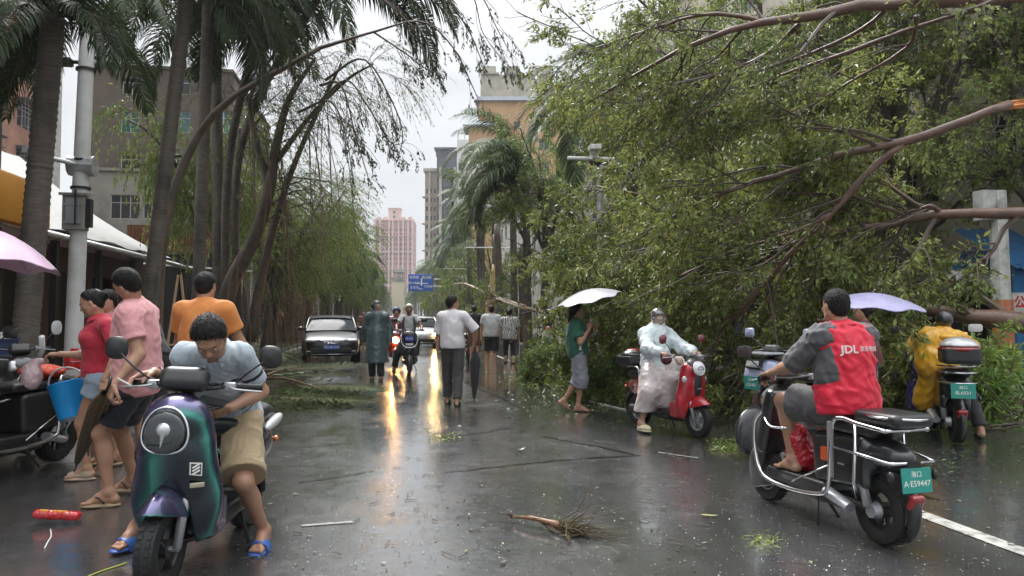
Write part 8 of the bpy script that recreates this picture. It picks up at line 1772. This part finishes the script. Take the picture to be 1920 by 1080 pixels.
Geo().lathe([(0, -.30), (.115, -.30), (.12, -.29), (.158, -.01), (.168, 0), (.168, .012), (.155, .012), (.15, -.01), (.108, -.28), (0, -.285)], (0, 0, 0), (0, 0, 1), 32).build('pail', mat('blue_bucket', (.01, .32, .78), .35, coat=.3), t, smooth='auto')
a_ = np.linspace(0, PI, 14); Geo().tube(np.stack([-.168 * np.cos(a_) * 1.0, -.06 * np.sin(a_), .15 * np.sin(a_)], -1), .008, 7).build('handle', M_white, t, smooth=True)
b = SDF(); b.ell((0, 0, -.06), (.11, .11, .07), None, .02); b.fn(wrinkle(.01, 50, 2)); sdf_geo(b, .01).build('red_content', mat('orange_red_cloth', (.62, .08, .03), .5), t, smooth=True); t.children[-1].parent = None
o = SC.objects['red_content']; o.name = 'red_cloth'; o.location = tuple(c0 + D(0, 0, .03)); tag(o, 'orange red cloth lying in the blue bucket', 'cloth')
def blob(name, label, cat, p, r, m, wr=.012, wf=40, seed=1, extra=(), vx=.009):
 b = SDF(); b.ell((0, 0, 0), r, None, .02)
 for q, rr in extra: b.ell(q, rr, None, .03)
 b.fn(wrinkle(wr, wf, seed)); o = sdf_geo(b, vx).build(name, m, None, smooth=True); o.location = tuple(p); tag(o, label, cat); return o
blob('plastic_bag', 'thin pinkish plastic bag hanging from the hand of the woman in red', 'bag', hold2 + D(-.16, 0, -.14), (.085, .06, .12), mat('pink_film', (.58, .42, .44), .3, coat=.5, alpha=.9), .009, 30, 3, [((.06, 0, .12), (.07, .02, .03))])
blob('red_cover', 'orange red rain cover bundled on the seat of the cluttered parked scooter', 'cover', wpt(tE, (-.45, .0, .86)), (.20, .13, .07), mat('orange_red_cloth', (.62, .08, .03), .5), .014, 30, 5)
pb_ = wpt(tE, (-.80, .05, .86)); t = thing('red_bottle', 'red plastic drum strapped on the rear of the cluttered parked scooter', 'drum', pb_); Geo().lathe([(0, 0), (.085, 0), (.09, .02), (.09, .13), (.06, .17), (.035, .18), (.035, .20), (0, .2)], (0, 0, 0), (0, 0, 1), 20).build('drum_body', mat('red_plastic', (.5, .015, .02), .35, coat=.3), t, smooth='auto'); Geo().lathe([(.092, .07), (.096, .075), (.092, .08)], (0, 0, 0), (0, 0, 1), 20).build('hoop', M_dred, t)
p = wpt(tE2, (-.45, .05, .86)); t = thing('crate', 'navy plastic crate on the second parked scooter behind the blue bucket', 'crate', p, (0, 0, .4)); g = Geo()
g.box((0, 0, .01), (.2, .15, .01)); [g.box((s * .2, 0, .13), (.008, .15, .13)) for s in (-1, 1)]; [g.box((0, s * .15, .13), (.2, .008, .129)) for s in (-1, 1)]; g.box((0, .16, .255), (.215, .012, .012)); g.box((0, -.16, .255), (.215, .012, .012)); g.build('crate_body', mat('navy_plastic', (.02, .03, .10), .4), t)
blob('junk_bag', 'grey bag of odds and ends in the navy crate', 'bag', p + D(0, 0, .24), (.15, .12, .10), mat('grey_bag', (.20, .19, .18), .6, var=.5, scale=12), .02, 30, 9)
p = G(107, 974); t = thing('red_packet', 'flattened red packet with yellow print lying on the wet road at lower left', 'packet', p + [0, 0, .03], (0, R(4), YAW + R(5))); b = SDF(); b.rbox((0, 0, 0), (.152, .035, .030), .025, None, 0); b.fn(wrinkle(.006, 45, 4)); sdf_geo(b, .006).build('packet_body', mat('red_foil_packet', (.50, .012, .015), .25, coat=.8), t, smooth=True)
for x, w_ in ((-.08, .03), (.02, .045)): Geo().box((x, -.008, .0275), (w_, .015, .003)).build('printed_label', mat('yellow_print', (.70, .28, .02), .4), t)
def flat_tube(name, label, cat, pts, r, m, h=.006):
 P = smooth_path([G(a, b) for a, b in pts], 5); P[:, 2] = roadz(P[:, 0], P[:, 1]) + h; o = Geo().tube(P, r, 6).build(name, m, None, smooth=True); tag(o, label, cat); return o
flat_tube('string', 'short white string below the red packet', 'string', [(95, 985), (96, 998), (90, 1008), (84, 1020)], .004, M_white)
flat_tube('strap', 'thin yellow green strap on the road by the front wheel of the iridescent scooter', 'strap', [(150, 1082), (185, 1068), (238, 1052)], .004, mat('yellow_strap', (.45, .50, .06), .5))
flat_tube('cord', 'pale cord lying in front of the fallen foliage', 'cord', [(1104, 752), (1135, 760), (1170, 768), (1200, 771)], .010, M_white)
flat_tube('cord', 'thin pale wire on the wet road right of the red scooter', 'cord', [(1335, 752), (1385, 760), (1440, 770)], .008, M_conc)
p = G(592, 697); o = Geo().sphere((0, 0, 0), (.10, .10, .085), 16).build('coconut', mat('coconut_husk', (.07, .06, .04), .6, bump=.5), None, smooth=True); o.location = tuple(p + [0, 0, .08]); tag(o, 'dark coconut lying on the road in front of the sedan', 'coconut')
A = G(958, 978); B = G(1075, 1002); t = thing('broken_branch', 'torn reddish branch stump ending in bare twigs alone on the near road', 'branch', A); L = np.array(A); e = B - L
P = smooth_path([(0, 0, .03), (*(e * .35)[:2], .05), (*(e * .8)[:2], .04)], 5); Geo().tube(P, np.linspace(.010, .021, len(P)) * (1 + .16 * rng.normal(size=len(P))), 9).build('stump', mat('torn_red_wood', (.14, .045, .022), .45, col2=(.38, .19, .08), scale=22, stretch=(1, 5, 5), coat=.3, bump=.8), t, smooth=True)
g = Geo()
for k in range(9):
 s_ = rng.random() * .7; g.tube([np.array((*(e * s_)[:2], .045)) + rng.normal(size=3) * .008, np.array((*(e * (s_ + .3))[:2], .055)) + rng.normal(size=3) * .018], [.007, .002], 5)
for k in range(6): g.tube([(0.02, 0, .04), (-.05 - .02 * rng.random(), rng.normal() * .03, .04 + .04 * rng.random())], [.009, .002], 5)
g.build('splinter', M_bark, t)
rg2 = np.random.default_rng(8); g = Geo(); dirn = un(G(1215, 1022) - B); side = np.array([-dirn[1], dirn[0], 0])
for k in range(50):
 a = rg2.normal() * .33; d = dirn * math.cos(a) + side * math.sin(a); s0 = e * (.5 + .45 * rg2.random()); ln = .16 + .44 * rg2.random() * math.cos(a); p = s0 + [0, 0, .03]; pts = [p.copy()]
 for q in range(5): d = un(d + rg2.normal(size=3) * .22 - [0, 0, .0]); p = p + d * ln / 5; p[2] = max(.008, p[2] + rg2.normal() * .008); pts.append(p.copy())
 g.tube(pts, np.linspace(.0065, .002, 6), 5, mi=0)
tag(g.build('twigs', mat('dark_wet_twig', (.045, .03, .02), .4, var=.6, coat=.3, col2=(.15, .12, .06), scale=9), t), kind='stuff')
def leaf_obj(label, px, py, L_, m, rot, grp=None, w_=.42, curl=.25):
 n = 9; s = np.linspace(0, 1, n); hw = L_ * w_ / 2 * np.sin(PI * s ** .8) ** .8; z = L_ * curl * (s - .5) ** 2 + .004; v = []
 for i in range(n): v += [(s[i] * L_ - L_ / 2, -hw[i], z[i] + hw[i] * .3), (s[i] * L_ - L_ / 2, 0, z[i]), (s[i] * L_ - L_ / 2, hw[i], z[i] + hw[i] * .3)]
 q = [(3 * i + k, 3 * i + 3 + k, 3 * i + 4 + k, 3 * i + 1 + k) for i in range(n - 1) for k in (0, 1)]; o = Geo().add(v, q).build('fallen_leaf', m, None, smooth=True); p = G(px, py); o.location = (p[0], p[1], roadz(p[0], p[1]) + .006); o.rotation_euler = (0, 0, rot); tag(o, label, 'leaf', grp); return o
M_lg = mat('green_fallen_leaf', (.07, .13, .035), .35, var=.4, scale=20, coat=.5); M_ly = mat('yellow_fallen_leaf', (.42, .38, .16), .4, var=.3, scale=20, coat=.4); M_lp = mat('pale_fallen_leaf', (.50, .48, .40), .4, coat=.4); M_lb = mat('brown_fallen_leaf', (.07, .05, .035), .4, coat=.4)
leaf_obj('curled green leaf alone in the middle of the road', 975, 847, .13, M_lg, .3, curl=.9); leaf_obj('long pale yellow leaf in the red reflection on the wet road', 1330, 970, .12, M_ly, -.3, w_=.26)
leaf_obj('small dark leaf with thin stalk at the bottom of the road', 943, 1056, .07, M_lb, .9); leaf_obj('small brown leaf near the worn white mark', 775, 803, .07, M_lb, .2)
leaf_obj('yellow leaf beside the dropped sprig near the black scooter', 1425, 1012, .06, M_ly, .8)
rg3 = np.random.default_rng(21); lm = []
g = Geo(); N_ = 620; px = rg3.random(N_) * 1500 + 420; py = 640 + 440 * rg3.random(N_) ** 1.1;
pts = np.array([G(a, b) for a, b in zip(px, py)]); pts = pts[(pts[:, 0] > -3.7) & (pts[:, 0] < 8)]; pts[:, 2] = roadz(pts[:, 0], pts[:, 1]) + .006; n = len(pts)
def litter(pts, size, m, seed, name='leaf_litter', up=.15, asp=.38):
 rg = np.random.default_rng(seed); n = len(pts); a = rg.random(n) * 2 * PI; d = np.stack([np.cos(a), np.sin(a), rg.normal(size=n) * up], -1); sd = np.stack([-np.sin(a), np.cos(a), rg.normal(size=n) * up], -1); L_ = (size[0] + (size[1] - size[0]) * rg.random(n) ** 2)[:, None]
 p0 = pts - d * L_ / 2; p2 = pts + d * L_ / 2; mid = pts + [0, 0, .004]; v = np.stack([p0, mid + sd * L_ * asp / 2, p2, mid - sd * L_ * asp / 2], 1).reshape(-1, 3); v[:, 2] = np.maximum(v[:, 2], roadz(v[:, 0], v[:, 1]) + .004); b = np.arange(n) * 4
 o = Geo().add(v, t=np.vstack([np.stack([b, b + 1, b + 2], -1), np.stack([b, b + 2, b + 3], -1)])).build(name, m); tag(o, kind='stuff'); return o
litter(pts, (.012, .055), leafmat('litter_leaf', (.05, .07, .03), (.20, .19, .09), .7, .4, .05, 3), 5)
N_ = 1500; px = rg3.random(N_) * 1500 + 420; py = 700 + 380 * rg3.random(N_); pts = np.array([G(a, b) for a, b in zip(px, py)]); pts = pts[(pts[:, 0] > -3.7) & (pts[:, 0] < 8)]; pts[:, 2] = roadz(pts[:, 0], pts[:, 1]) + .005
litter(pts, (.006, .016), mat('pale_grit', (.45, .44, .42), .4, coat=.5), 6, 'grit', .1, .8)
def patch(px0, px1, py0, py1, n, size, m, seed, name, h=.05, up=.5, asp=.3):
 rg = np.random.default_rng(seed); a = rg.normal(size=n) * .25 + .5; b = rg.normal(size=n) * .22 + .5; P = np.array([G(px0 + (px1 - px0) * u, max(py0 + (py1 - py0) * v, 612)) for u, v in zip(a, b)]); P[:, 2] = roadz(P[:, 0], P[:, 1]) + .006 + h * rg.random(n) ** 2; return litter(P, size, m, seed, name, up, asp)
M_grass = leafmat('strewn_leaf', (.10, .17, .03), (.28, .36, .09), .5, .35, .2, 3)
patch(1325, 1410, 822, 846, 420, (.04, .10), M_grass, 31, 'strewn_sprigs', .03, .3, .18); patch(1395, 1470, 995, 1035, 90, (.03, .07), M_grass, 32, 'strewn_sprigs', .02, .3, .15)
patch(965, 1110, 695, 728, 1500, (.06, .16), M_grass, 33, 'strewn_sprigs', .08, .5, .2); patch(1080, 1380, 705, 765, 2200, (.05, .14), M_olive, 34, 'strewn_leaves', .12, .5, .3); patch(800, 860, 810, 830, 60, (.03, .07), M_grass, 35, 'strewn_sprigs', .02)
M_dryfr = leafmat('fallen_frond', (.03, .05, .018), (.11, .14, .045), .5, .6, .15, 1); M_dryfr.node_tree.nodes['Principled BSDF'].inputs['Specular IOR Level'].default_value = .2; M_stalk = mat('frond_stalk', (.17, .11, .06), .5, var=.4)
FL = [frond_mesh(L=2.3, n=46, a0=6, a1=-3, ll=.62, side=sd_, seed=300 + k, gl=.12, wd=.045, m=M_dryfr, name='fallen_frond') for k, sd_ in enumerate((.25, -.3, .1))]
for me in FL:
 n = len(me.vertices); co = np.empty(n * 3, np.float32); me.vertices.foreach_get('co', co); co = co.reshape(-1, 3); co[:, 2] = np.maximum(np.abs(co[:, 2]) * .35, .01); me.vertices.foreach_set('co', co.ravel()); me.materials[1] = M_stalk; me.update()
rg4 = np.random.default_rng(44)
def fallen_frond(px, py, ang, sc, label, k, z=.01, tilt=0, grp=None):
 o = bpy.data.objects.new('fallen_frond', FL[k % 3]); COL.objects.link(o); p = G(px, py); zz = roadz(p[0], p[1]) if p[0] > XL else .1; o.location = (p[0], p[1], zz + z); o.rotation_euler = (tilt, rg4.normal() * .03, ang); o.scale = (sc,) * 3; tag(o, label, 'palm frond', grp)
heap = [(505, 745, .1, .78, 'fallen palm frond on the near side of the heap left of the road'), (525, 755, -.15, .72, 'fallen frond whose tips point to the road centre at the heap front'), (560, 738, -.35, .62, 'fallen frond lying over the middle of the near heap'), (505, 722, .25, .75, 'fallen frond at the back of the near heap'), (600, 750, -.3, .6, 'short fallen frond at the right tip of the near heap'), (490, 716, 0, .85, 'long fallen frond under the whole near heap'), (540, 728, .5, .7, 'fallen frond crossing the near heap upward')]
for k, (a, b, c, d, lb) in enumerate(heap): fallen_frond(a, b, c + YAW, d, lb, k, .03 + .055 * k, .12)
for k in range(34): fallen_frond(425 + rg4.random() * 95, 640 + rg4.random() * 62, rg4.random() * 6.3, .28 + .22 * rg4.random(), 'fallen palm frond in the tangle between the front rider and the sedan', k, .03 + .25 * rg4.random(), rg4.normal() * .25, 'fronds tangled at the left kerb')
for k, (a, b, c, w_) in enumerate(((530, 728, .4, .5), (545, 726, .9, .5), (560, 724, 1.3, .45))): leaf_obj(('pale green broad leaf at the left of the near heap', 'pale green broad leaf in the middle of the near heap', 'pale green broad leaf at the right of the near heap')[k], a, b, .42, mat('broad_leaf', (.18, .27, .08), .35, coat=.4, var=.3, scale=9), c, None, w_, .4).location.z += .22
for k, (a, b, c, d) in enumerate(((478, 705, 660, 712), (470, 722, 600, 742), (500, 712, 585, 700))):
 A, B = G(a, b), G(c, d); o = Geo().tube(smooth_path([(*A[:2], .10), (*((A + B) / 2)[:2], .22), (*B[:2], .12)], 4), np.linspace(.035, .012, 9), 7).build('palm_stalk', M_stalk, None, smooth=True); tag(o, ('long brown palm stalk along the back of the near heap', 'curved brown palm stalk on the left of the near heap', 'short brown palm stalk rising behind the near heap')[k], 'palm stalk')
patch(440, 570, 640, 700, 2600, (.10, .30), M_dryfr, 36, 'torn_leaflets', .35, .6, .08); patch(490, 690, 712, 775, 1500, (.10, .32), M_dryfr, 37, 'torn_leaflets', .12, .35, .07)
patch(430, 560, 618, 650, 1600, (.12, .3), M_grass, 38, 'torn_leaflets', .5, .6, .15)
def clump(label, mains_px, leafm, seed, leaf=(.06, .10), **kw):
 m_ = [PX(x) for x in mains_px]; return tree_from('fallen_bough', label, 'bough', m_, (m_[0][0][0], m_[0][0][1], 0), M_bark, leafm, seed, mainname='stem', **{**dict(n1=26, n2=160, n3=850, L1=.7, L2=.4, L3=.22, per=12, leaf=leaf, grav=(-.02, .0, .05)), **kw})
clump('low green bough resting on the road behind the woman in green', [[(1240, 690, 13.0, 5), (1180, 700, 13.2, 4), (1120, 705, 13.4, 2)], [(1230, 720, 12.2, 4), (1180, 722, 12.3, 3), (1110, 725, 12.4, 2)], [(1200, 700, 12.6, 4), (1150, 680, 13, 3), (1090, 690, 13.4, 2)]], M_green, 301)
clump('low dark bough beside the walkers at the left foot of the fallen tree', [[(1090, 660, 17, 4), (1050, 670, 17.5, 3), (1020, 680, 18, 2)], [(1080, 690, 15.5, 4), (1050, 695, 15.6, 3), (1030, 700, 15.8, 2)]], M_green, 302)
M_long = leafmat('long_fresh_leaf', (.10, .19, .04), (.26, .36, .10), .5, .3, .3, .8)
clump('bright green bough with long leaves heaped at the right edge', [[(1990, 760, 9.3, 5), (1920, 770, 9.4, 4), (1850, 790, 9.4, 2)], [(1980, 725, 10, 5), (1910, 730, 10.2, 4), (1840, 745, 10.3, 2)], [(1960, 790, 8.8, 4), (1900, 795, 8.9, 3), (1845, 800, 9, 2)], [(1950, 720, 10.5, 5), (1890, 715, 10.8, 4), (1840, 725, 11, 2)]], M_long, 303, leaf=(.10, .17), wd=.24, n1=44, n2=260, n3=900)
clump('dim bough tangled behind the yellow raincoat rider', [[(1850, 650, 11.5, 6), (1760, 690, 11.6, 4), (1690, 700, 11.7, 2)], [(1850, 700, 11, 5), (1700, 690, 11, 4), (1640, 720, 11, 2)]], M_olive, 304, n1=40, n2=220)
rg5 = np.random.default_rng(9); g = Geo()
for k in range(420):
 p = G(430 + rg5.random() * 1480, 660 + 400 * rg5.random());
 if not -3.6 < p[0] < 7.8: continue
 p[2] = roadz(p[0], p[1]) + .008; a = rg5.random() * 6.28; ln = .03 + .11 * rg5.random() ** 2; m_ = p + [ln * .5 * math.cos(a), ln * .5 * math.sin(a), .006 * rg5.random()]; e = m_ + [ln * .5 * math.cos(a + rg5.normal() * .5), ln * .5 * math.sin(a + rg5.normal() * .5), 0]
 g.tube([p, m_, e], [.003, .0025, .0015], 4)
tag(g.build('twig_litter', M_twig), kind='stuff')
for bx in ((1050, 1420, 735, 800, 900), (900, 1150, 715, 790, 420), (1500, 1900, 800, 900, 420), (620, 900, 690, 800, 260)):
 patch(*bx[:4], bx[4], (.03, .075), M_lg, 50 + bx[0] % 37, 'leaf_litter', .015, .15, .42)
p = W(333, 585, 12.5); p[2] = .1; h = W(345, 515, 12.5)[2] - .1; t = thing('trestle_ladder', 'wooden trestle ladder standing behind the orange shirt man', 'ladder', p); g = Geo()
for a, b in (((-.25, 0, 0), (.0, 0, h)), ((.25, .1, 0), (.04, 0, h))): Geo().beam(a, b, .045, .03).build('leg', mat('pale_timber', (.38, .27, .16), .6), t)
for z_ in (.35, .8, 1.2): Geo().beam((-.25 + .25 * z_ / h, 0, z_), (.25 - .21 * z_ / h, .05, z_), .03, .03).build('rung', mat('pale_timber', (.38, .27, .16)), t)
hz = Geo().box((40, 290, 45.5), (190, 320, 47)); o = hz.build('haze', None); o.data.materials.clear(); m = bpy.data.materials.new('rain_haze'); m.use_nodes = True; nd = m.node_tree.nodes; nd.remove(nd['Principled BSDF']); pv = nd.new('ShaderNodeVolumePrincipled'); pv.inputs['Color'].default_value = (.92, .95, 1, 1); pv.inputs['Density'].default_value = .0004; pv.inputs['Anisotropy'].default_value = .2
m.node_tree.links.new(pv.outputs[0], [n for n in nd if n.type == 'OUTPUT_MATERIAL'][0].inputs['Volume']); o.data.materials.append(m); tag(o, kind='stuff')
